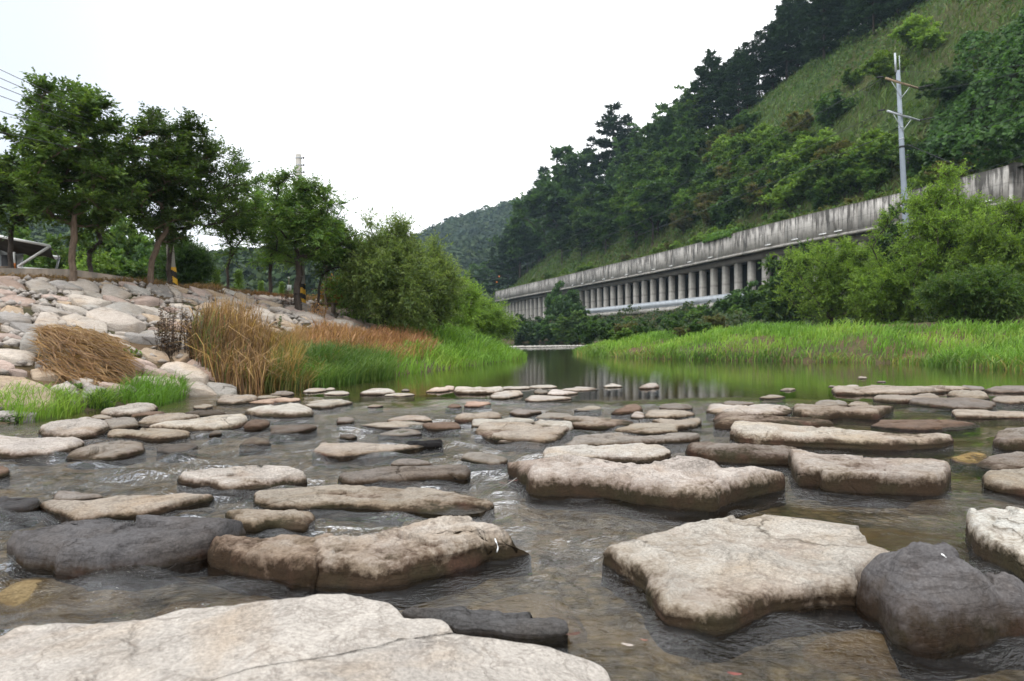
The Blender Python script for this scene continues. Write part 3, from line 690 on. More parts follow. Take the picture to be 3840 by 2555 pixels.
def pine_model(seed, H, Rr, cols, step=0.85, bare=0.12, nb=6, tuft=6, Lf=0.55, Wf=0.16, flat=1.0, open_=0.0, leafmat='needle'):
    rg = np.random.RandomState(seed); z = H * bare; S0, S1, Ra, Rb = [], [], [], []; Bp, D = [], []
    tr = H * 0.014
    zs = np.linspace(-0.4, H * 0.97, 9); tp = np.c_[np.cumsum(rg.normal(size=9) * 0.05), np.cumsum(rg.normal(size=9) * 0.05), zs]
    for k in range(8): S0.append(tp[k]); S1.append(tp[k + 1]); Ra.append(tr * (1 - k / 8.6)); Rb.append(tr * (1 - (k + 1) / 8.6))
    while z < H * 0.985:
        f = (z - H * bare) / (H * (1 - bare)); R_ = Rr * (1 - f) ** 0.75 * min(1, 0.55 + 2.0 * f) * rg.uniform(0.75, 1.15)
        R_ = max(R_, 0.25); a0 = rg.rand() * 6.28
        nbz = nb if f < 0.85 else 4
        for b in range(nbz):
            if rg.rand() < open_: continue
            a = a0 + b * 6.283 / nbz + rg.normal() * 0.25; Rl = R_ * rg.uniform(0.65, 1.15)
            p0 = np.array([np.interp(z, zs, tp[:, 0]), np.interp(z, zs, tp[:, 1]), z]); h = np.array([math.cos(a), math.sin(a), 0])
            rise = (0.05 + 0.55 * f) * flat
            pts = [p0 + h * Rl * q + np.array([0, 0, Rl * (rise * q - 0.28 * q * q + 0.16 * q ** 3)]) for q in (0, 0.35, 0.7, 1.0)]
            for q in range(3): S0.append(pts[q]); S1.append(pts[q + 1]); Ra.append(tr * 0.28 * (1 - q / 3.2)); Rb.append(tr * 0.28 * (1 - (q + 1) / 3.2))
            side = np.array([-h[1], h[0], 0]); ns = max(3, int(Rl / 0.33))
            for q in np.linspace(0.22, 1.0, ns):
                c = pts[0] + (pts[3] - pts[0]) * q; c[2] = np.interp(q, (0, .35, .7, 1), [w_[2] for w_ in pts])
                wid = Rl * 0.42 * (1 - q * 0.75)
                for u in (-1, -0.45, 0.1, 0.6, 1)[: (5 if Rl > 1.2 else 3)]:
                    cc = c + side * wid * u * rg.uniform(0.6, 1.1) + np.array([0, 0, rg.normal() * 0.08])
                    for v in range(tuft):
                        Bp.append(cc + rg.normal(size=3) * 0.10); D.append(h * 0.7 + side * u * 0.8 + rg.normal(size=3) * np.array([0.55, 0.55, 0.3]) + np.array([0, 0, 0.25]))
        z += step * rg.uniform(0.8, 1.2) * (1 - 0.45 * f)
    Vt, Ft = tubes(np.array(S0), np.array(S1), np.array(Ra), np.array(Rb), 5)
    n = len(Bp); col = np.array(cols)[rg.randint(0, len(cols), n)] * rg.uniform(0.7, 1.3, (n, 1))
    Vl, Fl, cl = leaves(np.array(Bp), np.array(D), Lf, Wf, col, rg, up=1.2, droop=0.05)
    return mesh_data('trunk', Vt, Ft, M['bark_dark'], smooth=True), mesh_data('crown', Vl, Fl, M[leafmat], col=cl), H
def plant(model, name, loc, h, label, cat='tree', group=None, rz=None, wide=1.0):
    s = h / model[2]; rz = random.random() * 6.28 if rz is None else rz
    r = empty(name, loc, label, cat, group, rz); r.scale = (s * wide, s * wide, s)
    link('trunk', model[0], r); link('crown', model[1], r)
    return r
random.seed(7)
ZEL = [(0.0572, 0.1016, 0.0262), (0.075, 0.132, 0.0294), (0.05, 0.088, 0.0294), (0.0982, 0.1524, 0.036)]
ZEL2 = [(0.0931, 0.1749, 0.041), (0.1156, 0.1964, 0.0444), (0.0745, 0.1428, 0.0376), (0.1398, 0.2142, 0.0513)]
def px_tree(seed, bx, by, top, xl, xr, bot, label, Y=None, cols=ZEL, name='street_tree', group='trees planted along the terrace above the stone slope', **kw):
    p = cast(bx, by) if Y is None else at_y(bx, by, Y)
    if Y is not None: p[2] = float(ground_z([p[0]], [p[1]])[0])
    Y = p[1]; k = Y / FPX; base_row = HOR - (p[2] - CAM_H) / k
    H = (base_row - top) * k; cz = (base_row - bot) * k; rx = (xr - xl) / 2 * k; lean = ((xr + xl) / 2 - bx) * k
    kw.setdefault('ry', rx * 0.9); kw.setdefault('trunk_r', 0.035 * H / 2 + 0.01)
    m = tree_model(seed, H * 0.985, cz, rx * 1.0, kw.pop('ry'), kw.pop('nt', 110), cols, lean=(lean, 0), **kw)
    r = plant(m, name, p, m[2], label, 'tree', group, 0.0)
    return r
px_tree(1, 272, 1063, 350, 55, 500, 900, 'tallest dark green tree, with a straight pale brown trunk above the stone slope', nt=150, kt=5, tips=12, barkmat='bark', fork=0.36, trunk_r=0.085, bend=(0.05, 0), L=0.15, W=0.075, nl=10)
px_tree(2, 565, 1072, 440, 470, 800, 930, 'dark tree with a leaning forked trunk left of the yellow and black stripes', nt=120, kt=5, tips=12, barkmat='bark', fork=0.32, trunk_r=0.085, bend=(0.42, 0), L=0.14, W=0.065)
px_tree(3, 632, 1066, 560, 600, 940, 880, 'dark slender tree with long shoots arching out to the right, behind the leaning forked trunk', nt=70, kt=4, tips=10, fork=0.34, trunk_r=0.075, bend=(0.1, 0), L=0.13, W=0.055, twig=0.6, bias=0.3)
px_tree(4, 42, 1012, 600, -120, 150, 860, 'dark tree in front of the shade awning at the left edge', Y=23.5, nt=80, kt=4, fork=0.45, trunk_r=0.08, L=0.14, W=0.07)
px_tree(5, 337, 1034, 520, 250, 520, 900, 'dark twin-stemmed tree behind the low concrete wall', Y=25.5, nt=80, kt=4, fork=0.22, trunk_r=0.08, L=0.14, W=0.07)
px_tree(6, 855, 1086, 690, 780, 990, 960, 'small thin-trunked tree between the striped pole and the layered trees', nt=60, kt=4, cols=ZEL2, fork=0.42, trunk_r=0.05, tips=6, L=0.12, W=0.055, bend=(0.06, 0))
px_tree(7, 1012, 1096, 680, 880, 1180, 1000, 'mid green tree with layered flat branches and a forked dark trunk', nt=110, kt=4, cols=ZEL2, fork=0.38, trunk_r=0.08, tips=8, bend=(0.1, 0), up=0.0, L=0.13, W=0.06)
px_tree(8, 1118, 1108, 665, 985, 1330, 1020, 'broad mid green tree around the tall concrete pole', Y=25.5, nt=130, kt=4, cols=ZEL2, fork=0.42, trunk_r=0.125, tips=10, up=0.0, L=0.13, W=0.06)
px_tree(9, 1195, 1110, 830, 1140, 1330, 1030, 'low thin tree with drooping foliage by the wooden bench', Y=27, nt=60, kt=4, cols=ZEL, fork=0.4, trunk_r=0.05, bend=(0.1, 0), L=0.12, W=0.055)
px_tree(10, 1222, 1108, 800, 1180, 1300, 1000, 'slim grey trunked tree standing behind the wooden bench', Y=29, nt=30, kt=4, cols=ZEL2, fork=0.5, trunk_r=0.06, barkmat='bark', L=0.12, W=0.055)

# models shared by the woods
DK = [(0.039, 0.0819, 0.0254), (0.0546, 0.1073, 0.0312), (0.0702, 0.1287, 0.0351), (0.0468, 0.0897, 0.039)]
MD = [(0.0715, 0.1395, 0.0293), (0.0894, 0.1609, 0.0325), (0.0608, 0.1162, 0.0325), (0.1162, 0.1788, 0.0422)]
LT = [(0.1183, 0.1948, 0.0379), (0.1392, 0.2296, 0.0405), (0.0974, 0.167, 0.0379), (0.167, 0.2505, 0.0506)]
OL = [(0.0862, 0.0978, 0.0322), (0.115, 0.115, 0.0403), (0.069, 0.092, 0.0299), (0.138, 0.115, 0.0575)]
PN = [(0.0231, 0.0495, 0.0264), (0.033, 0.066, 0.033), (0.0429, 0.0792, 0.033)]
PN2 = [(0.0379, 0.0776, 0.0345), (0.0517, 0.0966, 0.0379), (0.031, 0.0621, 0.0345)]
wk = dict(L=0.62, W=0.42, twig=0.9, kt=4, nl=7, trunk_r=0.2, lumps=0.5)
WOOD = [tree_model(101, 11, 2.0, 4.2, 4.0, 62, DK, **wk), tree_model(102, 12, 2.2, 4.0, 4.3, 62, MD, **wk), tree_model(103, 10, 1.5, 4.4, 4.2, 62, DK, shape=0.6, **wk),
        tree_model(104, 12, 2.0, 3.6, 3.6, 58, [(0.026, 0.052, 0.022), (0.034, 0.062, 0.026)], shape=0.5, **wk)]
PINES = [pine_model(111, 16, 5.2, PN, step=1.55, Lf=0.85, Wf=0.24, tuft=5, nb=5, open_=0.12), pine_model(112, 17, 4.6, PN, step=1.7, nb=5, Lf=0.85, Wf=0.24, tuft=5, open_=0.22), pine_model(113, 15, 5.4, PN2, step=1.5, Lf=0.85, Wf=0.26, tuft=5, nb=5, open_=0.15)]
sk_ = dict(twig=0.5, kt=4, nl=7, trunk_r=0.06, fork=0.12, lumps=0.4)
SHRUB = [tree_model(121, 3, 0.2, 1.9, 1.9, 44, MD, L=0.32, W=0.2, **sk_), tree_model(122, 3, 0.15, 2.1, 2.0, 44, LT, L=0.30, W=0.17, **sk_), tree_model(123, 3, 0.2, 1.8, 1.9, 44, OL, L=0.30, W=0.15, **sk_),
         tree_model(124, 3, 0.2, 1.9, 2.0, 44, DK, L=0.34, W=0.22, **sk_)]

# ---- wood on the hillside: points picked on the slope through its visible area
rs = np.random.RandomState(31)
def inside(px, py, poly):
    c = False; n = len(poly)
    for i in range(n):
        x1, y1 = poly[i]; x2, y2 = poly[(i + 1) % n]
        if (y1 > py) != (y2 > py) and px < (x2 - x1) * (py - y1) / (y2 - y1) + x1: c = not c
    return c
def where_along(px):                 # landmarks along the gallery, far to near
    for lim, txt in ((1860, 'beyond the gallery end'), (2010, 'over the gallery end'), (2140, 'over the column-hiding bush'), (2260, 'over the first open columns'),
                     (2380, 'over the middle columns'), (2500, 'over the pale railing'), (2620, 'over the nearer columns'), (2750, 'over the parapet creeper'), (2900, 'over the round willow bush'), (3080, 'right of the round willow'), (9999, 'beside the pole')):
        if px < lim: return txt
def where_up(py, x):                   # tiers up the slope
    g = np.interp(x, [1740, 1860, 2115, 2300, 2500, 2786, 3098, 3373], [1130, 1095, 1035, 990, 942, 865, 786, 731]) - py
    for lim, txt in ((45, 'lowest'), (100, 'second lowest'), (155, 'middle'), (215, 'upper'), (9999, 'top')):
        if g < lim: return txt
TAKEN = {}
def uniq(base, tail):                  # a second one in the same spot is told apart by the first
    t = base + ' ' + tail
    k = TAKEN[t] = TAKEN.get(t, 0) + 1
    return t if k == 1 else t.replace(base, {2: 'another ', 3: 'third ', 4: 'fourth ', 5: 'fifth ', 6: 'sixth ', 7: 'seventh '}.get(k, 'further ') + base, 1)
def px_of(p): return 1920 + p[0] / p[1] * FPX, HOR - (p[2] - CAM_H) / p[1] * FPX
wood_poly = [(1745, 1130), (1860, 1010), (2000, 900), (2150, 810), (2300, 720), (2450, 620), (2560, 550), (2640, 500), (2640, 640), (2560, 800), (2490, 905), (2330, 955), (2150, 1005), (1950, 1055), (1800, 1095)]
hits = []
for yy_ in range(520, 1120, 52):
    for xx_ in range(1740, 2660, 70):
        x, y = xx_ + rs.uniform(-30, 30), yy_ + rs.uniform(-20, 20)
        if inside(x, y, wood_poly):
            p = cast(x, y, surf_z, 30)
            if p is not None and p[1] < 290: hits.append(p)
for k, p in enumerate(hits):
    r = rs.rand()
    if r < 0.72:
        m = WOOD[rs.randint(4)]; plant(m, 'broadleaf_tree', p, rs.uniform(9, 13.5), uniq('broadleaf tree', where_along(px_of(p)[0]) + ', ' + where_up(px_of(p)[1], px_of(p)[0]) + ' tier of the wood'), 'tree', 'broadleaf trees of the hillside wood', wide=rs.uniform(0.9, 1.15))
    else:
        plant(PINES[rs.randint(3)], 'pine_tree', p, rs.uniform(11, 15), uniq('dark pine', where_along(px_of(p)[0]) + ', ' + where_up(px_of(p)[1], px_of(p)[0]) + ' tier of the wood'), 'pine', 'pines inside the hillside wood')
# skyline trees: each reaches the row at which the photograph shows its tip
sky_rows = [(1755, 1045, 0), (1800, 985, 0), (1850, 930, 1), (1905, 850, 1), (1950, 790, 0), (1995, 715, 1), (2040, 625, 1), (2090, 600, 0), (2130, 545, 1), (2180, 560, 0), (2215, 510, 1), (2300, 385, 1), (2352, 430, 1), (2400, 470, 0), (2440, 462, 0), (2490, 420, 0), (2535, 385, 0), (2580, 325, 0), (2625, 345, 0), (2665, 188, 1), (2715, 240, 1), (2770, 180, 1), (2800, 215, 1)]
sky_lab = {2300: 'largest wide-topped pine on the skyline over the middle of the gallery', 2665: 'slim open pine with see-through tiers on the skyline, next left of the dark pine stand'}
def skyline_point(px, d0, d1, back=3.0):
    best = None
    for d in np.arange(d0, d1, 2.0):
        X, Y = (px - 1920) / FPX * d, d; z = float(surf_z([X], [Y])[0]); e = (z - CAM_H) / d
        if best is None or e > best[0]: best = (e, X, Y, z)
    return best
for (px, row, kind) in sky_rows:
    e, X, Y, z = skyline_point(px, 60, 290)
    Y -= 5; X = (px - 1920) / FPX * Y; z = float(surf_z([X], [Y])[0])
    h = (HOR - row) / FPX * Y + CAM_H - z
    if kind: plant(PINES[(px // 7) % 3], 'pine_tree', (X, Y, z), max(h, 8), sky_lab.get(px, uniq('skyline pine', where_along(px) + ', tip against the sky')), 'pine', None if px in sky_lab else 'pines along the skyline of the ridge', wide=1.25 if px == 2300 else 0.9)
    else: plant(WOOD[(px // 5) % 4], 'broadleaf_tree', (X, Y, z), max(h, 8), uniq('rounded skyline tree', where_along(px) + ', top against the sky'), 'tree', 'broadleaf trees along the skyline of the ridge', wide=0.85)
# dark pine stand above the grassy cut, top right
stand = [(2690, 405), (2740, 375), (2800, 345), (2850, 318), (2900, 290), (2950, 262), (3000, 238), (3060, 205), (3120, 180), (3180, 150), (3240, 128), (3300, 98), (3360, 70), (3420, 40), (3480, 12), (2760, 340), (2830, 300), (2905, 250), (2985, 205), (3070, 160), (3150, 110), (3230, 70), (3310, 30), (2860, 260), (2950, 200), (3040, 140), (3130, 80), (3220, 20), (2900, 320), (3090, 225), (3270, 135)]
for (x, y) in stand:
    p = cast(x + rs.uniform(-8, 8), y, surf_z, 40)
    if p is None: continue
    plant(PINES[rs.randint(3)], 'pine_tree', p, rs.uniform(13, 18) * (0.8 if x < 2760 else 1.05), uniq('near-black pine', 'of the stand above the grassy cut, ' + ('left end' if x < 2850 else 'left part' if x < 2960 else 'middle' if x < 3100 else 'right part' if x < 3260 else 'right end') + (', front edge' if (x, y) in stand[:15] else ', behind the edge')), 'pine', 'pines of the dark stand above the grassy cut', wide=rs.uniform(0.9, 1.15))
# shrubs on the right-hand slope
shr_poly = [(2500, 900), (2540, 780), (2660, 560), (2720, 480), (2900, 520), (3080, 560), (3180, 640), (3300, 690), (3300, 735), (3100, 775), (2900, 820), (2700, 870)]
for yy_ in range(470, 900, 42):
    for xx_ in range(2480, 3330, 66):
        x, y = xx_ + rs.uniform(-28, 28), yy_ + rs.uniform(-16, 16)
        if inside(x, y, shr_poly):
            p = cast(x, y, surf_z, 40); j = int(rs.choice([0, 0, 3, 3, 2, 1]))
            if p is not None:
                plant(SHRUB[j], 'shrub', p, rs.uniform(2.8, 5.2), uniq(['mid green shrub', 'pale green shrub', 'olive brown shrub', 'dark green shrub'][j], where_along(x) + ', ' + where_up(y, x) + ' tier of the slope'), 'shrub', ['mid green shrubs on the gallery slope', 'pale green shrubs on the gallery slope', 'olive shrubs on the gallery slope', 'dark green shrubs on the gallery slope'][j])
for (x, y, h, j, lab) in [(3040, 180 + 30, 3.5, 0, 'small round tree at the lower edge of the dark pine stand'), (3430, 190, 4.5, 1, 'yellow green small tree on the slope above the utility pole top'), (3310, 320, 4.5, 1, 'yellow green small tree on the slope just left of the utility pole crossarms'),
                          (3270, 620, 4.2, 1, 'bright green leafy shrub on the slope left of the utility pole'), (3490, 200, 3.0, 1, 'little yellow green shrub uphill and right of the utility pole top'), (3560, 400, 4.0, 3, 'dark rounded shrub in the creeper right of the utility pole'),
                          (3120, 470, 4.5, 3, 'dark spreading shrub alone on the open grassy cut'), (3000, 500, 3.5, 2, 'olive shrub on the open grassy cut left of the dark spreading one'), (3200, 330, 2.8, 0, 'green shrub halfway up the open grassy cut'),
                          (3380, 640, 3.5, 0, 'green shrub on the slope right behind the utility pole'), (3460, 660, 3.2, 3, 'dark shrub right of the utility pole above the parapet'), (3560, 700, 2.4, 2, 'olive shrub above the parapet where the stay wire ends'), (3700, 640, 3.0, 2, 'brownish shrub above the near corner of the gallery')]:
    p = cast(x, y, surf_z, 40)
    if p is not None: plant(SHRUB[j], 'shrub', p, h, lab, 'shrub')
# shrubs rooted on the gallery roof edge
for k, t in enumerate(np.arange(G_A + 2, G_B - 3, 3.6)):
    s = rs.uniform(1.2, 3.5); z = float(hill_ts(np.array([t]), np.array([s]))[0]); p = gpoint(t, s, z - 0.1); j = int(rs.choice([1, 1, 0, 2]))
    plant(SHRUB[j], 'shrub', p, rs.uniform(0.9, 2.6), uniq(['low green shrub', 'low bright green shrub', 'low olive shrub'][j], 'on the gallery roof edge ' + where_along(px_of(p)[0])), 'shrub', ['green roof-edge shrubs', 'bright green roof-edge shrubs', 'olive roof-edge shrubs'][j])
# dark shrubs on the bank below the gallery
for (x, y, top, j, wd) in [(1950, 1285, 1190, 3, 1.0), (2010, 1292, 1200, 3, 1.0), (2070, 1295, 1195, 3, 1.1), (2105, 1240, 1075, 3, 0.62), (2135, 1262, 1110, 3, 0.7), (2150, 1290, 1175, 0, 1.1), (2220, 1290, 1195, 3, 1.1), (2290, 1285, 1215, 3, 1.2), (2350, 1280, 1208, 2, 1.1), (2410, 1275, 1215, 3, 1.0), (2330, 1290, 1235, 0, 1.2),
                            (2200, 1238, 1196, 3, 1.2), (2240, 1240, 1200, 0, 1.3), (2285, 1238, 1192, 3, 1.3), (2330, 1236, 1196, 3, 1.3), (2375, 1232, 1190, 0, 1.4), (2415, 1240, 1198, 3, 1.2), (2500, 1232, 1178, 3, 1.2), (2545, 1225, 1170, 0, 1.2), (2440, 1262, 1225, 3, 1.3), (2380, 1262, 1222, 3, 1.4), (2300, 1262, 1225, 3, 1.4), (2240, 1268, 1228, 0, 1.3), (2620, 1262, 1205, 3, 1.3), (2525, 1262, 1190, 3, 0.9), (2590, 1240, 1160, 3, 1.0), (2640, 1235, 1150, 0, 1.0), (2700, 1230, 1140, 3, 1.1), (2760, 1220, 1100, 3, 1.0), (2820, 1205, 1070, 3, 0.9), (2870, 1195, 1080, 0, 1.0), (2680, 1245, 1180, 2, 1.1), (2790, 1235, 1150, 0, 1.1), (2900, 1215, 1130, 3, 1.1), (2960, 1215, 1120, 3, 1.1), (2560, 1275, 1225, 2, 1.0)]:
    p = cast(x, y, surf_z, 30)
    if p is None or p[1] > 190: continue
    h = (y - top) / FPX * p[1]
    plant(SHRUB[j], 'shrub', p, h, uniq({3: 'dark green shrub', 0: 'mid green shrub', 2: 'olive shrub'}[j], 'on the bank under the deck ' + ('by the far bend' if x < 2040 else 'around the column-hiding bush' if x < 2160 else 'under the first columns' if x < 2300 else 'under the middle columns' if x < 2430 else 'right of the bare earth' if x < 2620 else 'below the railing end' if x < 2740 else 'left of the pinnate tree')), 'shrub', {3: 'dark shrubs on the bank under the gallery', 0: 'mid green shrubs on the bank under the gallery', 2: 'olive shrubs on the bank under the gallery'}[j], wide=wd)

# ---- willows
WL = [(0.1405, 0.2024, 0.0645), (0.1781, 0.2429, 0.0731), (0.1126, 0.1699, 0.0601), (0.2156, 0.2833, 0.0968)]
WR = [(0.1549, 0.2574, 0.0432), (0.1956, 0.3119, 0.0513), (0.1304, 0.2183, 0.0405), (0.2282, 0.343, 0.0675)]
def px_bush(seed, cx, base, top, xl, xr, Y, label, cols, nt, L=0.17, W=0.05, name='willow', mat='willow', nl=13, kt=6, up=0.4, twig=0.8, bot=None, cat='willow', **kw):
    X = (cx - 1920) / FPX * Y; z = float(surf_z([X], [Y])[0]); k = Y / FPX
    H = CAM_H + (HOR - top) * k - z; rx = (xr - xl) / 2 * k; cz = 0.15 if bot is None else CAM_H + (HOR - bot) * k - z
    m = tree_model(seed, H * 0.97, cz, rx * 0.98, rx * 0.85, int(nt * (0.85 if Y < 31 else 1.1)), cols, lean=(((xl + xr) / 2 - cx) * k, 0), trunk_r=0.03 * H, fork=0.1, L=L, W=W, twig=twig, kt=kt, nl=nl, up=up, droop=0.1, leafmat=mat, bias=0.5, side=0.6, iso=0.95, lumps=0.3, **kw)
    return plant(m, name, (X, Y, z), m[2], label, cat, None, 0.0)
px_bush(201, 1440, 1240, 820, 1290, 1640, 27, 'tall feathery willow on the left bank between the terrace trees and the pool', WL, 190, shape=0.7)
px_bush(202, 1580, 1240, 920, 1470, 1740, 30, 'lighter green willow leaning right of the tall feathery one', WL, 120, shape=0.8)
px_bush(203, 1330, 1200, 930, 1260, 1420, 29, 'dark thin willow at the end of the stone slope', ZEL2, 60, shape=0.8)
px_bush(204, 1690, 1260, 1040, 1600, 1790, 38, 'low bright willow bush behind the left shore grass', WR, 80)
px_bush(205, 1790, 1280, 1120, 1690, 1930, 44, 'yellow green low willow bush at the tip of the left bank', LT, 90)
px_bush(206, 1740, 1230, 1040, 1690, 1800, 60, 'grey green small tree behind the left willows where the river bends', MD, 40, name='small_tree', cat='tree', mat='leaf', L=0.3, W=0.15, nl=8)
px_bush(211, 3110, 1240, 885, 2950, 3320, 47, 'round bright willow bush in front of the gallery, the smaller of the right bank willows', WR, 170, L=0.18, W=0.065)
px_bush(212, 3560, 1270, 650, 3310, 3800, 40, 'tallest bright willow on the right bank, hiding the near end of the gallery', WR, 260, L=0.18, W=0.065, shape=0.75)
px_bush(213, 3800, 1290, 760, 3640, 4020, 36, 'willow at the right edge of the right bank', WR, 170, L=0.2, W=0.065)
px_bush(214, 3330, 1265, 980, 3200, 3480, 42, 'low willow filling the gap between the round and the tallest right bank willow', WR, 120, L=0.2, W=0.065)
px_bush(215, 2960, 1210, 930, 2870, 3060, 62, 'dark green tree with pinnate leaves against the gallery columns', DK + MD, 60, name='small_tree', cat='tree', mat='leaf', L=0.5, W=0.2, nl=7, up=0.2)
px_bush(216, 3370, 1200, 815, 3270, 3450, 55, 'dark dense tree at the foot of the utility pole', DK, 60, name='small_tree', cat='tree', mat='leaf', L=0.32, W=0.2, nl=8)
px_bush(217, 3640, 1285, 1020, 3480, 3860, 33, 'dark lower willow behind the nearest right bank grass', MD, 120, L=0.2, W=0.065)
# shrubs and young trees behind the terrace
px_bush(221, 690, 1062, 930, 600, 770, 30, 'dark needle-leaved bush behind the yellow and black striped pole', DK, 90, name='bush', cat='bush', L=0.2, W=0.05)
mid_lab = 'mid green bush behind the terrace and its low wall'
for k, (x, top, wd, Y) in enumerate([(250, 900, 180, 38), (330, 930, 150, 36), (420, 850, 200, 42), (520, 830, 220, 44), (600, 900, 170, 40), (380, 960, 130, 34), (130, 880, 180, 46), (480, 950, 150, 36), (20, 860, 160, 48)]):
    X = (x - 1920) / FPX * Y; z = float(ground_z([X], [Y])[0]); h = CAM_H + (HOR - top) / FPX * Y - z
    plant(SHRUB[[0, 1, 0, 0, 3, 1, 0, 0, 0][k]], 'bush', (X, Y, z), h, ['mid green bush right of the awning', 'light green bush behind the twin-stemmed tree', 'broad mid green bush behind the terrace, left of the leaning tree', 'broadest mid green bush behind the leaning forked trunk', 'dark bush behind the leaning forked tree', 'light green bush at the end of the low wall', 'mid green bush under the awning strut', 'mid green bush between low wall and leaning trunk', 'mid green bush behind the hut at the left edge'][k], 'bush', {0: 'bushes behind the terrace', 1: 'bushes behind the terrace'}.get([0, 1, 0, 0, 3, 1, 0, 0, 0][k]), wide=wd / FPX * Y / (h * 1.25))
CON = pine_model(131, 3, 0.75, [(0.10, 0.17, 0.035), (0.13, 0.20, 0.04)], step=0.22, bare=0.03, Lf=0.22, Wf=0.09, tuft=3, leafmat='leaf')
for (x, top, Y, lab) in [(808, 1015, 40, 'little bright green conical tree left of the thin trunk'), (893, 1018, 40, 'little bright green conical tree right of the thin trunk'), (980, 1060, 42, 'tiny bright green conical tree by the forked dark trunk'), (1060, 1062, 42, 'tiny bright green conical tree left of the white notice')]:
    X = (x - 1920) / FPX * Y; z = float(ground_z([X], [Y])[0]); plant(CON, 'conical_tree', (X, Y, z), CAM_H + (HOR - top) / FPX * Y - z, lab, 'tree')
px_bush(231, 1290, 1150, 1075, 1230, 1350, 31, 'small bush turning orange beside the bench', [(0.20, 0.10, 0.025), (0.10, 0.12, 0.03), (0.26, 0.12, 0.03)], 40, name='bush', cat='bush', mat='leaf', L=0.12, W=0.06)

# ================================================================ GRASS, CREEPER
def blades(name, XY, hr, wr, cols, seed, lean=0.35, curl=0.5, z0=None, ztop=None, clump=0.0, wind=(0.12, 0.0), label=None, fn=ground_z, vary=0.25):
    rg = np.random.RandomState(seed); XY = np.asarray(XY, float); n = len(XY)
    if n == 0: return
    z = fn(XY[:, 0], XY[:, 1]) - 0.03 if z0 is None else z0
    B = np.c_[XY, z]; h = rg.uniform(*hr, n) * (1 + 0.30 * vnoise(np.c_[XY * 0.8, np.zeros(n)], seed) + 0.35 * vnoise(np.c_[XY * 0.28, np.zeros(n)], seed + 1))
    a = rg.rand(n) * 6.283; ld = np.c_[np.cos(a), np.sin(a), np.zeros(n)] * (lean * rg.uniform(0.2, 1.3, n))[:, None] + np.array([wind[0], wind[1], 0])
    f = rg.rand(n) * 6.283; Wd = np.c_[np.cos(f), np.sin(f), np.zeros(n)] * (rg.uniform(*wr, n) / 2)[:, None]
    up = np.array([0, 0, 1.0])
    p1 = B + (up * 0.5 + ld * 0.25) * h[:, None]; cu = curl * rg.uniform(0.3, 1.3, n)
    p2 = B + up * (h * (0.86 - 0.22 * cu))[:, None] + ld * (h * (0.75 + 0.3 * cu))[:, None]
    p3 = B + up * (h * (1.0 - 0.55 * cu))[:, None] + ld * (h * (1.1 + 1.0 * cu))[:, None]
    V = np.stack([B - Wd, B + Wd, p1 - Wd * 0.9, p1 + Wd * 0.9, p2 - Wd * 0.55, p2 + Wd * 0.55, p3], 1).reshape(-1, 3)
    b = (np.arange(n) * 7)[:, None]
    Q = np.concatenate([b + [0, 1, 3, 2], b + [2, 3, 5, 4]]); T = b + [4, 5, 6]
    pc = np.array(cols); q = vnoise(np.c_[XY * 0.45, np.full(n, 4.0)], seed + 3) * 0.5 + 0.5
    idx = np.clip((q * 0.75 + rg.rand(n) * 0.5 - 0.12) * len(cols), 0, len(cols) - 1).astype(int)
    c = pc[idx] * rg.uniform(1 - vary, 1 + vary, (n, 1))
    return link(name, mesh_data(name, V, [Q, T], M['grass'], col=np.repeat(c, 7, 0)), kind='stuff', label=label, cat='grass' if label else None)
rs2 = np.random.RandomState(77)
def strip_pts(n, side, y0, y1, d0, d1, pw=1.0, dens=None):
    Y = rs2.uniform(y0, y1, n); d = d0 + (d1 - d0) * rs2.rand(n) ** pw
    X = np.interp(Y, TL[:, 0], TL[:, 1]) - d if side == 'L' else np.interp(Y, TR[:, 0], TR[:, 1]) + d
    P = np.c_[X, Y]
    k = vnoise(np.c_[P * 1.1, np.zeros(n)], 9) + rs2.uniform(-0.7, 0.7, n) > -0.45
    return P[k]
def px_pts(n, poly):
    q = [cast(x, y) for x, y in poly]; q = np.array([p[:2] for p in q if p is not None]); lo, hi = q.min(0), q.max(0); out = []
    pl = [tuple(v) for v in q]
    while len(out) < n:
        c = lo + (hi - lo) * rs2.rand(2)
        if inside(c[0], c[1], pl): out.append(c)
    return np.array(out)
GR = [(0.0957, 0.1944, 0.0288), (0.1305, 0.2592, 0.0346), (0.1653, 0.3024, 0.0432), (0.2262, 0.3384, 0.0576)]
GRD = [(0.0675, 0.132, 0.029), (0.09, 0.1716, 0.033), (0.1275, 0.198, 0.0462), (0.24, 0.2244, 0.066)]
TAN = [(0.33, 0.2046, 0.0945), (0.27, 0.1581, 0.0765), (0.39, 0.2604, 0.135), (0.22, 0.1256, 0.063)]
TANR = [(0.3399, 0.1805, 0.09), (0.2781, 0.1425, 0.0765), (0.3914, 0.228, 0.117), (0.206, 0.114, 0.0585)]
BRW_ = [(0.16, 0.10, 0.055), (0.12, 0.075, 0.045)]
MIX = [(0.07, 0.13, 0.03), (0.14, 0.16, 0.05), (0.30, 0.20, 0.08), (0.09, 0.12, 0.03), (0.36, 0.25, 0.10)]
blades('shore_grass', strip_pts(9000, 'L', 15.5, 43, -0.15, 1.7), (0.22, 0.55), (0.016, 0.036), GR, 1, lean=0.5)
blades('shore_grass', px_pts(4200, [(1085, 1470), (1300, 1450), (1480, 1425), (1460, 1375), (1280, 1365), (1120, 1395)]), (0.35, 0.72), (0.012, 0.024), GRD[:3] + GR[:2], 2, lean=0.5)
blades('shore_grass', strip_pts(10000, 'L', 28, 44, 1.0, 6.5), (0.35, 0.8), (0.024, 0.05), GR[:3] + GRD[:2], 3, lean=0.45)
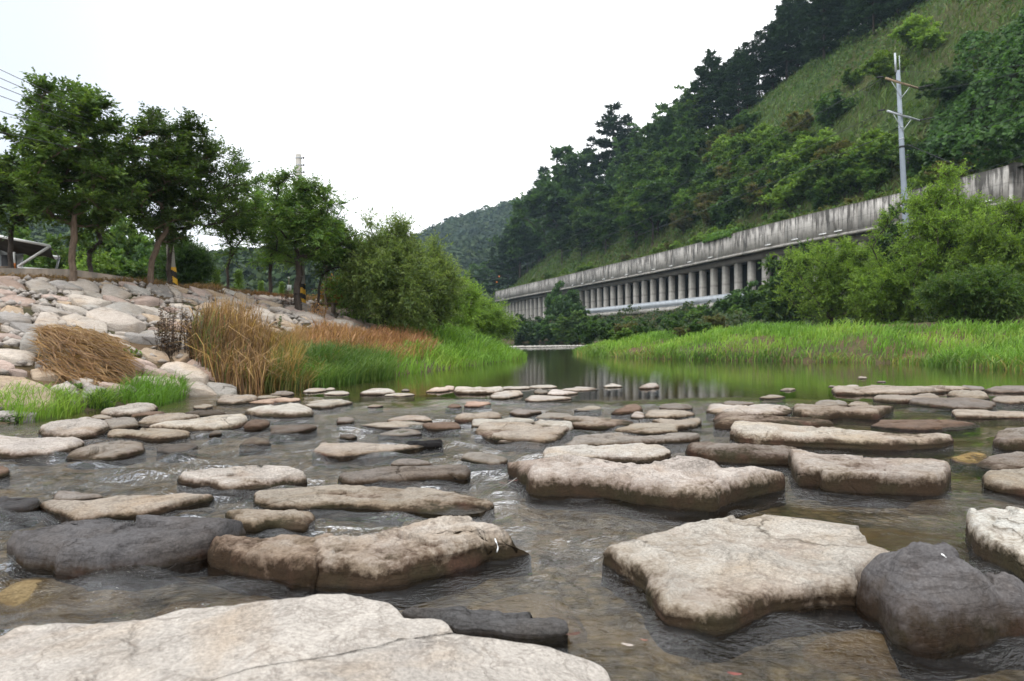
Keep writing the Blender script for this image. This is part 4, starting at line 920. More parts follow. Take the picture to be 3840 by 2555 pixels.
blades('dry_grass', px_pts(4200, [(1130, 1335), (1300, 1355), (1500, 1368), (1640, 1345), (1600, 1290), (1420, 1265), (1200, 1255)]), (0.35, 0.75), (0.012, 0.026), TANR, 4, lean=0.35, vary=0.35)
blades('dry_grass', px_pts(500, [(1080, 1300), (1180, 1310), (1200, 1250), (1120, 1240)]), (0.25, 0.5), (0.012, 0.022), TAN, 24, lean=0.5)
blades('mixed_grass', px_pts(4600, [(880, 1475), (1135, 1474), (1290, 1385), (1130, 1330), (960, 1365)]), (0.35, 0.8), (0.010, 0.022), MIX, 5, lean=0.45, vary=0.35)
blades('dry_reeds', px_pts(2200, [(700, 1345), (820, 1455), (985, 1480), (1010, 1400), (960, 1330), (800, 1290)]), (0.8, 1.55), (0.010, 0.020), TAN + BRW_ + MIX[:2], 6, lean=0.16, curl=0.4, wind=(0.03, 0), vary=0.4)
blades('dry_reeds', px_pts(1200, [(700, 1345), (820, 1455), (985, 1480), (1010, 1400), (960, 1330), (800, 1290)]), (0.5, 1.15), (0.012, 0.026), TAN + BRW_[:1], 26, lean=0.55, curl=1.1, wind=(0.05, 0), vary=0.4)
blades('dry_reeds', px_pts(1500, [(960, 1360), (1010, 1470), (1120, 1470), (1080, 1330)]), (0.6, 1.0), (0.010, 0.02), MIX + TAN, 16, lean=0.22)
blades('near_grass', px_pts(1300, [(-20, 1530), (60, 1595), (250, 1570), (330, 1530), (250, 1490), (100, 1490), (-20, 1500)]), (0.10, 0.36), (0.007, 0.013), GR, 7, lean=0.5)
blades('near_grass', px_pts(1500, [(420, 1500), (520, 1530), (620, 1525), (710, 1490), (690, 1455), (540, 1455), (470, 1470)]), (0.12, 0.42), (0.007, 0.013), GR, 8, lean=0.5)
blades('near_grass', px_pts(700, [(330, 1530), (420, 1540), (430, 1500), (350, 1500)]), (0.12, 0.28), (0.008, 0.014), GR + GRD, 17, lean=0.6)
blades('terrace_grass', np.vstack([np.c_[np.interp(Y_, CL[:, 0], CL[:, 1]) - rs2.uniform(-0.75, 2.8, 1300), np.full(1300, 0.0) + Y_ + rs2.uniform(-0.9, 0.9, 1300)] for Y_ in np.arange(15.5, 38, 1.6)]), (0.08, 0.26), (0.012, 0.03), [(0.14, 0.08, 0.04), (0.20, 0.12, 0.055), (0.10, 0.065, 0.035), (0.24, 0.10, 0.045)], 9, lean=0.8)
rg9 = np.random.RandomState(12)
blades('bank_grass', strip_pts(46000, 'R', 17, 56, -0.3, 10, 0.85), (0.15, 0.55), (0.022, 0.045), GR, 10, lean=0.4)
blades('bank_grass', strip_pts(6000, 'R', 17, 25, -0.1, 5), (0.3, 0.85), (0.018, 0.035), GR[:3] + GRD[:1], 11, lean=0.5)
blades('bank_grass', strip_pts(5000, 'R', 17, 52, -0.4, 0.7), (0.2, 0.5), (0.025, 0.05), GRD, 12, lean=0.6)
# rough grass over the hillside
nH = 60000; t_ = rs2.uniform(G_A - 3, G_B + 18, nH); s_ = 1.0 + 95 * rs2.rand(nH) ** 1.35
ix = t_.astype(int); hx = GQ[ix, 0] + GN[ix, 0] * s_ + GT[ix, 0] * (t_ - ix); hy = GQ[ix, 1] + GN[ix, 1] * s_ + GT[ix, 1] * (t_ - ix); hz_ = hill_ts(t_, s_)
blades('hillside_grass', np.c_[hx, hy], (0.5, 1.5), (0.10, 0.26), [(0.055, 0.11, 0.024), (0.07, 0.135, 0.028), (0.09, 0.14, 0.034), (0.10, 0.145, 0.04), (0.085, 0.15, 0.03), (0.125, 0.135, 0.05)], 13, lean=0.6, z0=hz_ - 0.1)
nE = 5000; t_ = rs2.uniform(G_A, G_B, nE); s_ = 0.4 + 3.0 * rs2.rand(nE) ** 1.5; ix = t_.astype(int); ex = GQ[ix, 0] + GN[ix, 0] * s_ + GT[ix, 0] * (t_ - ix); ey = GQ[ix, 1] + GN[ix, 1] * s_ + GT[ix, 1] * (t_ - ix)
blades('roof_grass', np.c_[ex, ey], (0.4, 1.1), (0.07, 0.16), [(0.07, 0.11, 0.024), (0.10, 0.15, 0.03), (0.13, 0.15, 0.045)], 14, lean=0.6, z0=np.full(nE, GTOP - 0.4) + np.clip(s_ - 0.6, 0, 1) * 0.3)
nB = 30000; t_ = rs2.uniform(G_A - 5, G_B + 12, nB); s_ = -1.0 - 11.5 * rs2.rand(nB); ix = t_.astype(int); bx_ = GQ[ix, 0] + GN[ix, 0] * s_ + GT[ix, 0] * (t_ - ix); by_ = GQ[ix, 1] + GN[ix, 1] * s_ + GT[ix, 1] * (t_ - ix)
keep = (vnoise(np.c_[bx_ * 0.25, by_ * 0.25, 0 * bx_], 4) > -0.7) & (ground_z(bx_, by_) > 0.05); bx_, by_ = bx_[keep], by_[keep]; lump = np.maximum(0, fbm(np.c_[bx_ * 0.35, by_ * 0.35, 0 * bx_], 3, 8)) * 1.8 + rs2.rand(len(bx_)) * 0.7
leaf_quads_link('bank_undergrowth', np.c_[bx_, by_, ground_z(bx_, by_) + lump], norm(np.array([[-0.5, -0.5, 0.7]]) + rs2.normal(size=(len(bx_), 3)) * 0.5), 0.26 * rs2.uniform(0.5, 1.2, len(bx_)), np.array([(0.035, 0.065, 0.02), (0.05, 0.08, 0.022), (0.07, 0.085, 0.03), (0.03, 0.055, 0.02)])[rs2.randint(0, 4, len(bx_))], M['leaf'], rs2)
# creeper blanket right of the pole
cp = [(3400, 700), (3480, 520), (3560, 330), (3640, 210), (3760, 120), (3900, 60), (4000, 300), (3960, 640), (3700, 690), (3520, 720)]
cq = np.array([cast(x, y, surf_z, 40) for x, y in cp]); pl = [tuple(v[:2]) for v in cq]; out = []
lo, hi = cq[:, :2].min(0), cq[:, :2].max(0)
while len(out) < 15000:
    c_ = lo + (hi - lo) * rs2.rand(2)
    if inside(c_[0], c_[1], pl): out.append(c_)
out = np.array(out); lump = np.maximum(0, fbm(np.c_[out * 0.30, np.zeros(len(out))], 3, 6)) * 3.4 + 0.2 + rs2.rand(len(out)) * 0.5
Pz = surf_z(out[:, 0], out[:, 1]) + lump * 0.9
dirn = norm(np.array([[-0.55, -0.35, 0.75]]) + rs2.normal(size=(len(out), 3)) * 0.45)
lc = np.array([(0.034, 0.082, 0.02), (0.048, 0.105, 0.025), (0.065, 0.135, 0.032)])[rs2.randint(0, 3, len(out))] * rs2.uniform(0.7, 1.35, (len(out), 1))
leaf_quads_link('creeper', np.c_[out - np.array([0.6, 0.3]) * lump[:, None] * 0.5, Pz], dirn, 0.30 * rs2.uniform(0.6, 1.2, len(out)), lc, M['leaf'], rs2)
# leafy undergrowth in patches over the cut slope
nU = 52000; t_ = rs2.uniform(G_A - 4, G_B + 5, nU); s_ = 3.0 + 85 * rs2.rand(nU) ** 1.2; ix = t_.astype(int); ux = GQ[ix, 0] + GN[ix, 0] * s_ + GT[ix, 0] * (t_ - ix); uy = GQ[ix, 1] + GN[ix, 1] * s_ + GT[ix, 1] * (t_ - ix)
cl_ = fbm(np.c_[ux * 0.11, uy * 0.11, 0 * ux], 4, 41); keep = cl_ > -0.06; ux, uy, t_, s_, cl_ = ux[keep], uy[keep], t_[keep], s_[keep], cl_[keep]; lump = np.clip(cl_ + 0.06, 0, 0.8) * 2.2 * rs2.uniform(0.3, 1.1, len(ux))
leaf_quads_link('hillside_undergrowth', np.c_[ux, uy, hill_ts(t_, s_) + lump], norm(np.array([[-0.6, -0.3, 0.7]]) + rs2.normal(size=(len(ux), 3)) * 0.5), 0.28 * rs2.uniform(0.5, 1.25, len(ux)), np.array([(0.05, 0.10, 0.022), (0.065, 0.125, 0.026), (0.085, 0.14, 0.034), (0.042, 0.085, 0.024), (0.10, 0.13, 0.04)])[rs2.randint(0, 5, len(ux))], M['leaf'], rs2)
# bright creeper hanging over the parapet
tv = rs2.uniform(t_of_px(2745), t_of_px(2640), 900); dz = rs2.rand(900); sv = np.where(dz < 0.45, rs2.uniform(-0.28, 0.1, 900), rs2.uniform(0.1, 1.8, 900))
tm_ = t_of_px(2762); hang = np.exp(-((tv - t_of_px(2765)) / 1.2) ** 2) * 1.5 + 0.35
Pv = np.array([gpoint(a, b, 0) for a, b in zip(tv, sv)]); Pv[:, 2] = np.where(sv < 0.1, GTOP + 0.15 - rs2.rand(900) * hang, GTOP + 0.2 + rs2.rand(900) * 0.7)
vn = leaf_quads(Pv, norm(np.array([[-0.7, -0.5, 0.6]]) + rs2.normal(size=(900, 3)) * 0.4), 0.22, np.array([(0.075, 0.17, 0.02), (0.10, 0.2, 0.025)])[rs2.randint(0, 2, 900)], rs2)
link('creeper_plant', mesh_data('creeper_plant', vn[0], vn[1], M['leaf'], col=vn[2]), label='bright green creeper spilling over the gallery parapet', cat='creeper')
# thin bushes and tall weeds standing in the dry grass
def weed(name, x, y, hpx, n, spread, cols, label, cat, seed, lf=(0.05, 0.015), grp=None):
    p = cast(x, y); rg = np.random.RandomState(seed); h = hpx / FPX * p[1]; m = MB(); Bp, D = [], []
    for k in range(n):
        a = rg.rand() * 6.28; r = spread * rg.rand() ** 0.5; b = np.array([r * math.cos(a), r * math.sin(a), -0.08]); hh = h * rg.uniform(0.6, 1.05)
        tip = b + np.array([rg.normal() * 0.09 * h + 0.25 * b[0], rg.normal() * 0.09 * h, hh]); m.tube([b, (b + tip) / 2 + rg.normal(size=3) * 0.01, tip], [0.006, 0.005, 0.002], 4)
        for f in np.linspace(0.25, 1, 22): Bp.append(b + (tip - b) * f); D.append(rg.normal(size=3) * np.array([1, 1, 0.5]) + np.array([0, 0, 0.5]))
    r = empty(name, p, label, cat, grp); m.build('stem', M['bark_dark'], r)
    c = np.array(cols)[rg.randint(0, len(cols), len(Bp))] * rg.uniform(0.7, 1.3, (len(Bp), 1)); V, F, cl = leaves(np.array(Bp), np.array(D), lf[0], lf[1], c, rg)
    link('leaves', mesh_data('leaves', V, F, M['leaf'], col=cl), r)
BRW = [(0.085, 0.05, 0.035), (0.06, 0.038, 0.03), (0.12, 0.07, 0.045)]
weed('dead_weed', 625, 1330, 185, 20, 0.22, BRW, 'dark brown dead weed at the left end of the tall dry reeds', 'weed', 1, (0.075, 0.03))
weed('dead_weed', 665, 1338, 215, 24, 0.24, BRW, 'tallest dark brown dead weed left of the tall dry reeds', 'weed', 2, (0.06, 0.025))
weed('dead_weed', 715, 1345, 205, 20, 0.24, BRW + TAN[:1], 'brown dead weed leaning into the tall dry reeds', 'weed', 3, (0.06, 0.025))
weed('dead_bush', 1090, 1152, 70, 26, 0.30, [(0.15, 0.07, 0.045), (0.11, 0.055, 0.04)], 'reddish brown dead bush at the crest of the stone slope below the white notice', 'bush', 4, (0.07, 0.03))
weed('dead_bush', 1190, 1205, 80, 30, 0.35, [TAN[0], TANR[0]], 'tan dry bush on the stone slope right of the reddish one', 'bush', 5, (0.07, 0.03))
weed('green_weed', 1046, 1240, 72, 3, 0.05, [(0.06, 0.12, 0.03), (0.05, 0.09, 0.03)], 'single tall green weed standing up from the grass before the stone slope', 'weed', 6, (0.10, 0.025))
weed('leafy_plant', 470, 1348, 62, 9, 0.16, GR, 'bright green leafy plant growing among the slope stones', 'plant', 7, (0.12, 0.05))
weed('leafy_plant', 30, 1590, 60, 8, 0.15, [(0.04, 0.08, 0.02)], 'dark green leafy weed at the left edge beside the near grass', 'plant', 8, (0.06, 0.025))
weed('leafy_plant', 200, 1448, 30, 14, 0.4, [(0.06, 0.13, 0.025), (0.09, 0.15, 0.03)], 'low green weed patch under the straw heap', 'plant', 9, (0.07, 0.03))
# heap of washed-up straw on the stones
hp = px_pts(2600, [(140, 1415), (260, 1440), (420, 1455), (500, 1430), (440, 1340), (330, 1290), (210, 1290), (130, 1320)])
zz_ = ground_z(hp[:, 0], hp[:, 1]); hc = hp.mean(0); hr_ = np.linalg.norm((hp - hc) / (hp.max(0) - hp.min(0)) * 2, axis=1); top_ = 0.12 + 0.36 * np.clip(1 - hr_ ** 2, 0, 1)
a_ = rs2.normal(-0.35, 0.55, len(hp)); Dh = np.c_[np.cos(a_), 0.7 * np.sin(a_), rs2.normal(-0.18, 0.22, len(hp))]
Vh, Fh, ch = leaves(np.c_[hp, zz_ + top_ * rs2.uniform(0.5, 1.05, len(hp))] - Dh * 0.2, Dh, 0.55, 0.016, np.array(TAN)[rs2.randint(0, 4, len(hp))] * rs2.uniform(0.6, 1.1, (len(hp), 1)), rs2, droop=0.18)
link('straw_heap', mesh_data('straw_heap', Vh, Fh, M['grass'], col=ch), kind='stuff', label='flattened heap of washed-up straw on the slope stones', cat='straw')
# ================================================================ RIPRAP on the left bank
riprap = link('stone_slope', None, kind='structure')
def V_(k, x, y):                      # enlarged views the stones were read from -> photo pixels
    ox, oy, s = {'A': (0, 1000, 1.8414), 'B': (1280, 1200, 1.8414), 'C': (2560, 1200, 1.8414), 'D': (0, 1700, 1.8336), 'E': (1280, 1700, 1.8336), 'F': (2560, 1700, 1.8336)}[k]
    return ox + x / s, oy + y / s
picks = [(50, 105, 120), (100, 165, 180), (250, 185, 120), (290, 150, 160), (450, 165, 190), (590, 155, 190), (790, 190, 160), (660, 215, 130), (740, 150, 110), (830, 170, 100), (950, 180, 150), (820, 260, 150), (1120, 185, 150), (1000, 250, 170), (1330, 235, 180), (1240, 210, 120), (1400, 200, 130), (1590, 250, 190), (1700, 240, 120), (1860, 265, 140), (1790, 285, 110), (1930, 310, 160), (2050, 340, 130), (130, 260, 260), (265, 255, 90), (400, 235, 170), (610, 270, 220), (520, 320, 170), (1020, 320, 200), (840, 320, 220), (830, 410, 350), (1100, 390, 160), (1250, 290, 120), (1550, 330, 160), (1790, 350, 190), (100, 380, 250), (380, 340, 230), (340, 410, 210), (570, 430, 260), (220, 470, 220), (500, 500, 330), (60, 510, 200), (100, 640, 230), (30, 720, 110), (140, 750, 100), (1010, 520, 220), (800, 520, 130), (1080, 630, 190), (950, 690, 190), (1270, 760, 260), (1120, 780, 200), (300, 770, 160), (60, 830, 180), (420, 720, 200), (560, 760, 180), (450, 860, 150), (640, 900, 170), (770, 850, 160), (100, 1050, 200), (1380, 870, 200), (1530, 880, 180), (1950, 370, 130), (2150, 300, 150), (2250, 370, 130), (2000, 410, 150), (2110, 370, 50), (1420, 300, 130), (1480, 370, 150), (1330, 350, 140), (2080, 290, 130), (1660, 380, 170), (1230, 640, 150), (1340, 700, 150), (1450, 760, 150), (1200, 500, 160), (1250, 430, 150)]
seeds = []
for (x, y, wd) in picks:
    q = V_('A', x, y); p = cast(*q)
    seeds.append((p[0], p[1], wd / 1.8414 / FPX * p[1] * 0.5))
rr = np.random.RandomState(5)
for k in range(6000):
    if len(seeds) > 285: break
    Y = rr.uniform(6.5, 36) if k < 3000 else rr.uniform(7, 24); a, b = np.interp(Y, TL[:, 0], TL[:, 1]), np.interp(Y, CL[:, 0], CL[:, 1])
    u = rr.uniform(0.02, 0.93); X = a + (b - a) * u; r = rr.choice([0.14, 0.2, 0.3, 0.42], p=[0.3, 0.3, 0.25, 0.15])
    if (Y > 15.5 and u < 0.42) or (Y > 12.6 and u < 0.2): continue
    if all((X - sx) ** 2 + (Y - sy) ** 2 > (0.78 * (r + sr)) ** 2 for sx, sy, sr in seeds): seeds.append((X, Y, r))
seeds = np.array(seeds)
STN = [(0.418, 0.33, 0.284), (0.394, 0.358, 0.316), (0.371, 0.297, 0.257), (0.429, 0.381, 0.332), (0.348, 0.33, 0.3), (0.418, 0.336, 0.251), (0.302, 0.286, 0.268), (0.464, 0.414, 0.358)]
def clip_poly(poly, n, d):            # keep the side where p.n <= d
    out = []
    for i in range(len(poly)):
        a, b = poly[i], poly[(i + 1) % len(poly)]; fa, fb = a @ n - d, b @ n - d
        if fa <= 0: out.append(a)
        if fa * fb < 0: out.append(a + (b - a) * fa / (fa - fb))
    return out
def resample_poly(poly, n):
    P = np.array(poly); Q = np.vstack([P, P[:1]]); L = np.r_[0, np.cumsum(np.linalg.norm(np.diff(Q, axis=0), axis=1))]
    t = np.linspace(0, L[-1], n, endpoint=False)
    return np.c_[np.interp(t, L, Q[:, 0]), np.interp(t, L, Q[:, 1])]
for k, (x, y, r) in enumerate(seeds):
    c = np.array([x, y]); R_ = r * 1.42; th = np.sort(np.linspace(0, 6.283, 6, endpoint=False) + rr.uniform(-0.35, 0.35, 6)) + rr.rand() * 6.28
    poly = [c + R_ * rr.uniform(0.85, 1.15) * np.array([math.cos(a), math.sin(a)]) for a in th]
    for j, (x2, y2, r2) in enumerate(seeds):
        if j == k: continue
        dv = np.array([x2 - x, y2 - y]); D = np.linalg.norm(dv)
        if D > 2 * (r + r2): continue
        nrm = dv / D; off = (D * D + r * r - r2 * r2) / (2 * D)
        poly = clip_poly(poly, nrm, c @ nrm + min(off, D * 0.85) - 0.022)
        if len(poly) < 3: break
    if len(poly) < 3: continue
    pk = np.array(poly); el = np.linalg.norm(np.roll(pk, -1, 0) - pk, axis=1); pk = pk[el > 0.12 * el.max()] if (el > 0.12 * el.max()).sum() >= 3 else pk
    P = np.vstack([[pk[i] * (1 - f) + pk[(i + 1) % len(pk)] * f for f in (0.04, 0.36, 0.68)] for i in range(len(pk))]); cc = P.mean(0); n = len(P); P = P + (cc - P) * rr.uniform(0.0, 0.07, (n, 1))
    gz = float(ground_z([cc[0]], [cc[1]])[0])
    # slope of the bank under the stone, plus its own tilt
    e = 0.4; gx = (ground_z([cc[0] + e], [cc[1]])[0] - ground_z([cc[0] - e], [cc[1]])[0]) / (2 * e); gy = (ground_z([cc[0]], [cc[1] + e])[0] - ground_z([cc[0]], [cc[1] - e])[0]) / (2 * e)
    tx, ty = float(gx) * 0.95 + rr.normal() * 0.11, float(gy) + rr.normal() * 0.11
    hh = min(0.28, 0.06 + r * rr.uniform(0.15, 0.40))
    rel = P - cc; ns = int(rr.randint(900)); rings = []
    cut = [(rr.rand() * 6.28, rr.uniform(0.1, 0.6), rr.uniform(0.5, 1.4)) for _ in range(3)]
    for (sc, zz, nzv) in ((1.02, -0.30, 0), (1.02, 0.35, 0.012), (1.0, 0.90, 0.02), (0.965, 0.985, 0.02), (0.62, 1.01, 0.035), (0.28, 1.02, 0.04)):
        q = rel * sc; z = zz * hh + q[:, 0] * tx + q[:, 1] * ty
        if zz > 0:
            for (a_, s0, k0) in cut: z = z - np.maximum(0, (q[:, 0] * math.cos(a_) + q[:, 1] * math.sin(a_)) / r - s0) * k0 * hh * 0.55
        q3 = np.c_[q, z]; q3 = q3 + nzv * r * np.c_[vnoise(q3 * 2.2 / r + ns, 1), vnoise(q3 * 2.2 / r + ns, 2), 1.7 * vnoise(q3 * 1.8 / r + ns, 3)]
        rings.append(q3)
    V = np.vstack(rings + [np.array([[0, 0, 1.05 * hh]])]); F4 = []; F3 = []
    for a in range(5):
        for b in range(n): F4.append((a * n + b, a * n + (b + 1) % n, (a + 1) * n + (b + 1) % n, (a + 1) * n + b))
    for b in range(n): F3.append((5 * n + b, 5 * n + (b + 1) % n, 6 * n))
    o = link('stone', mesh_data('stone', V, [np.array(F4), np.array(F3)], M['riprap'], smooth=False), riprap, (cc[0], cc[1], gz))
    o.color = (*(np.array(STN[rr.randint(len(STN))]) * rr.uniform(0.85, 1.12)), 1)
# small chips packed between the blocks
nC = 2600; Yc = rr.uniform(7, 33, nC); uc = np.where(Yc > 14, rr.uniform(0.45, 0.95, nC), rr.uniform(0.0, 0.95, nC)); a, b = np.interp(Yc, TL[:, 0], TL[:, 1]), np.interp(Yc, CL[:, 0], CL[:, 1]); Xc = a + (b - a) * uc; zc = ground_z(Xc, Yc)
ico = np.array([(1, 0, 0), (-1, 0, 0), (0, 1, 0), (0, -1, 0), (0, 0, 1), (0, 0, -1)], float); icf = np.array([(0, 2, 4), (2, 1, 4), (1, 3, 4), (3, 0, 4), (2, 0, 5), (1, 2, 5), (3, 1, 5), (0, 3, 5)])
sc = rr.uniform(0.04, 0.13, (nC, 1, 1)) * rr.uniform(0.6, 1.3, (nC, 6, 1)); Vc = np.stack([Xc, Yc, zc + 0.05], 1)[:, None, :] + ico[None] * sc * np.array([1.1, 1.1, 0.7])
o = link('stone_chips', mesh_data('stone_chips', Vc.reshape(-1, 3), (np.arange(nC)[:, None, None] * 6 + icf[None]).reshape(-1, 3), M['riprap']), riprap, kind='stuff'); o.color = (0.36, 0.33, 0.30, 1)

# ================================================================ RIVER ROCKS
PALE, TAN_, GREY, DARK, BROWN, WHITE, WET = (0.335, 0.308, 0.272), (0.262, 0.230, 0.190), (0.19, 0.17, 0.15), (0.082, 0.079, 0.080), (0.14, 0.10, 0.075), (0.385, 0.355, 0.32), (0.11, 0.094, 0.078)
def catmull(P, n):
    P = np.asarray(P, float); m = len(P); L = np.linalg.norm(np.roll(P, -1, 0) - P, axis=1); cum = np.r_[0, np.cumsum(L)]; t = np.linspace(0, cum[-1], n, endpoint=False); out = []
    for v in t:
        i = min(int(np.searchsorted(cum, v, 'right') - 1), m - 1); f = (v - cum[i]) / max(L[i], 1e-6)
        p0, p1, p2, p3 = P[i - 1], P[i], P[(i + 1) % m], P[(i + 2) % m]
        c = 0.5 * (2 * p1 + (p2 - p0) * f + (2 * p0 - 5 * p1 + 4 * p2 - p3) * f * f + (3 * p1 - p0 - 3 * p2 + p3) * f ** 3)
        out.append(c * 0.4 + (p1 + (p2 - p1) * f) * 0.6)
    return np.array(out)
ROCKS = []
def star(P, n):
    """the outline seen from its middle, one radius per direction"""
    P = np.asarray(P, float); c = (P.min(0) + P.max(0)) / 2 * 0.5 + P.mean(0) * 0.5; sc = np.ptp(P, axis=0) / 2; Q = (P - c) / sc
    A = Q; B = np.roll(Q, -1, 0); th = np.linspace(0, 2 * math.pi, n, endpoint=False); D = np.c_[np.cos(th), np.sin(th)]; r = np.zeros(n)
    for k in range(len(A)):
        e = B[k] - A[k]; den = D[:, 0] * e[1] - D[:, 1] * e[0]; den = np.where(np.abs(den) < 1e-9, 1e-9, den)
        t = (A[k][0] * e[1] - A[k][1] * e[0]) / den; u = (A[k][0] * D[:, 1] - A[k][1] * D[:, 0]) / den
        r = np.where((u >= -1e-6) & (u <= 1 + 1e-6) & (t > r), t, r)
    bad = r <= 0
    if bad.any(): r[bad] = np.interp(th[bad], th[~bad], r[~bad], period=2 * math.pi)
    rs_m = r.copy()
    for _ in range(1): rs_m = 0.25 * np.roll(rs_m, 1) + 0.5 * rs_m + 0.25 * np.roll(rs_m, -1)
    return c + D * rs_m[:, None] * sc
def rock_solid(name, plan, top, hmax, color, label, seed, box=3.0, rough=1.0, group=None, stain=0.55, wet=1.0, sink=0.30, na=None, cat='rock'):
    """plan = outline at the water (n,2); top(x,y) = height of the upper face; box = how square the edge is"""
    plan = np.asarray(plan); c = plan.mean(0); size = np.ptp(plan, axis=0).max(); dist = max(np.linalg.norm(c), 1.0)
    pxw = size / dist * 683
    na = na or int(np.clip(pxw * 1.15, 30, 230)); nr = int(np.clip(pxw * 0.24, 10, 58))
    rng_ = np.random.RandomState(seed); ns = rng_.rand(3) * 90
    O = star(catmull(plan, max(64, len(plan) * 6)), na)
    nrm2 = np.roll(O, -1, 0) - np.roll(O, 1, 0); nrm2 = np.c_[nrm2[:, 1], -nrm2[:, 0]]; nrm2 /= np.linalg.norm(nrm2, axis=1)[:, None] + 1e-9
    O = O + nrm2 * (fbm(np.c_[O / size * 7, np.zeros(na)] + ns, 4, seed + 3, 0.6) * size * 0.016 * rough)[:, None]
    c = O.mean(0); rel = O - c
    v = np.linspace(0, 1, nr); U = 1 - (1 - v) ** 2.3
    XY = (c + rel[None] * U[:, None, None]).reshape(-1, 2)
    A = O; B = np.roll(O, -1, 0); ab = B - A; l2 = (ab ** 2).sum(1) + 1e-12; dB = np.empty(len(XY))
    for q in range(0, len(XY), 2000):
        ap = XY[q:q + 2000, None, :] - A[None]; tt_ = np.clip((ap * ab[None]).sum(2) / l2, 0, 1); dB[q:q + 2000] = np.sqrt(((ap - ab[None] * tt_[..., None]) ** 2).sum(2).min(1))
    e = max(dB.max() * 0.78 * (2.0 / box) ** 1.45, hmax * 0.22); p_ = 2.1 + 0.35 * (box - 2)
    n1 = fbm(np.c_[XY / max(size, 0.2) * 2.4, np.zeros(len(XY))] + ns, 3, seed)
    n2 = fbm(np.c_[XY / max(size, 0.2) * 9.0, np.zeros(len(XY))] + ns, 4, seed + 5, 0.6)
    n3 = fbm(np.c_[XY * 24, np.zeros(len(XY))] + ns, 3, seed + 9, 0.6)
    w_ = np.clip(dB / (e * np.clip(1 + (0.40 * n1 + 0.35 * n2) * rough, 0.35, 1.9)), 0, 1)
    prof = (1 - (1 - w_) ** p_) ** (1 / p_)
    fr = n1 * 2.2 + 0.3 * n2; fl_ = np.floor(fr); g = np.clip((fr - fl_ - 0.35) / 0.3, 0, 1); led = (fl_ + g * g * (3 - 2 * g) - fr)
    Ht = top(XY[:, 0], XY[:, 1])
    z = Ht * prof + hmax * rough * prof * (0.12 * n1 + 0.055 * n2 + 0.05 * led) + np.minimum(0.010, hmax * 0.05) * rough * n3 * np.clip(prof * 2, 0, 1)
    # broken surface: plates at slightly different levels and tilts
    nc = int(np.clip(pxw / 14, 4, 22)); sd_ = XY[rng_.randint(0, len(XY), nc)]; ext = np.ptp(XY, axis=0) + 1e-6
    wp = np.c_[fbm(np.c_[XY / size * 5, np.zeros(len(XY))] + ns + 7, 3, seed + 31), fbm(np.c_[XY / size * 5, np.zeros(len(XY))] + ns + 31, 3, seed + 33)] * 0.10
    dd = (((XY / ext + wp)[:, None, :] - (sd_ / ext)[None]) ** 2).sum(2); ci = dd.argmin(1)
    tl_ = rng_.normal(size=(nc, 2)) * 0.055 * min(1.0, rough); of_ = rng_.normal(size=nc) * 0.055 * hmax * min(1.0, rough)
    z = z + np.clip(prof * 1.5 - 0.3, 0, 1) * (of_[ci] + ((XY - sd_[ci]) * tl_[ci]).sum(1))
    # flat broken facets that cut the edges off
    Rm = np.abs(XY - c).max(0)
    for q in range(5 if box < 12 else 0):
        a = rng_.rand() * 6.28; d_ = ((XY - c) / Rm) @ np.array([math.cos(a), math.sin(a)]); s0 = rng_.uniform(0.5, 0.95); sl_ = rng_.uniform(0.5, 1.5)
        lim = hmax * (1.08 - sl_ * (d_ - s0)) + 0.02 * hmax * n2; z = np.where(prof > 0.02, np.minimum(z, np.maximum(lim, z * 0.35)), z)
    z = np.maximum(z, 0.0)
    # the flank leans out and in a little, with a worn groove near the water
    mid = np.clip(1 - np.abs(prof - 0.45) * 2.4, 0, 1)
    lay = vnoise(np.c_[z / hmax * 5.0 + n1 * 0.6, np.full(len(z), ns[0]), n1 * 0.5], seed + 21)
    off = (0.10 * n2 + 0.10 * n1 + 0.13 * np.sign(lay) * np.abs(lay) ** 0.6) * mid * rough * min(e, hmax) * 0.9
    dr = XY - c; dr = dr / (np.linalg.norm(dr, axis=1)[:, None] + 1e-6)
    XY = XY + dr * off[:, None]
    V = np.c_[XY, z].reshape(nr, na, 3)[::-1]
    r0 = V[0].copy(); r0[:, 2] = -sink; r0[:, :2] = c + (r0[:, :2] - c) * 1.06
    r1 = V[0].copy(); r1[:, 2] = -0.04
    V = np.concatenate([r0[None], r1[None], V[:-1]], 0); R_, m = V.shape[0], na
    Vv = np.vstack([V.reshape(-1, 3), np.r_[c, z.reshape(nr, na)[0].mean()][None]])
    i = (np.arange(R_ - 1)[:, None] * m); k = np.arange(m); k2 = (k + 1) % m
    F4 = np.stack([i + k, i + k2, i + m + k2, i + m + k], -1).reshape(-1, 4); F3 = np.stack([(R_ - 1) * m + k, (R_ - 1) * m + k2, np.full(m, R_ * m)], -1)
    zz = Vv[:, 2]; hh_ = max(hmax, 0.03)
    st = np.clip(1.30 - zz / (hh_ * (0.30 + stain)), 0, 1) if stain > -0.2 else np.zeros(len(zz))
    st = st * min(1.0, 0.5 + max(stain, 0)); we = np.clip(1.0 - zz / (0.018 + 0.10 * hh_), 0, 1) * 0.9 * wet + max(0, wet - 1)
    o = link(name, mesh_data(name, Vv - np.array([c[0], c[1], 0]), [F4, F3], M['rock'], attrs={'stain': st, 'wet': we}, smooth=True), None, (c[0], c[1], 0), label, cat, group)
    o.color = (*color, 1); ROCKS.append(o)
    return o
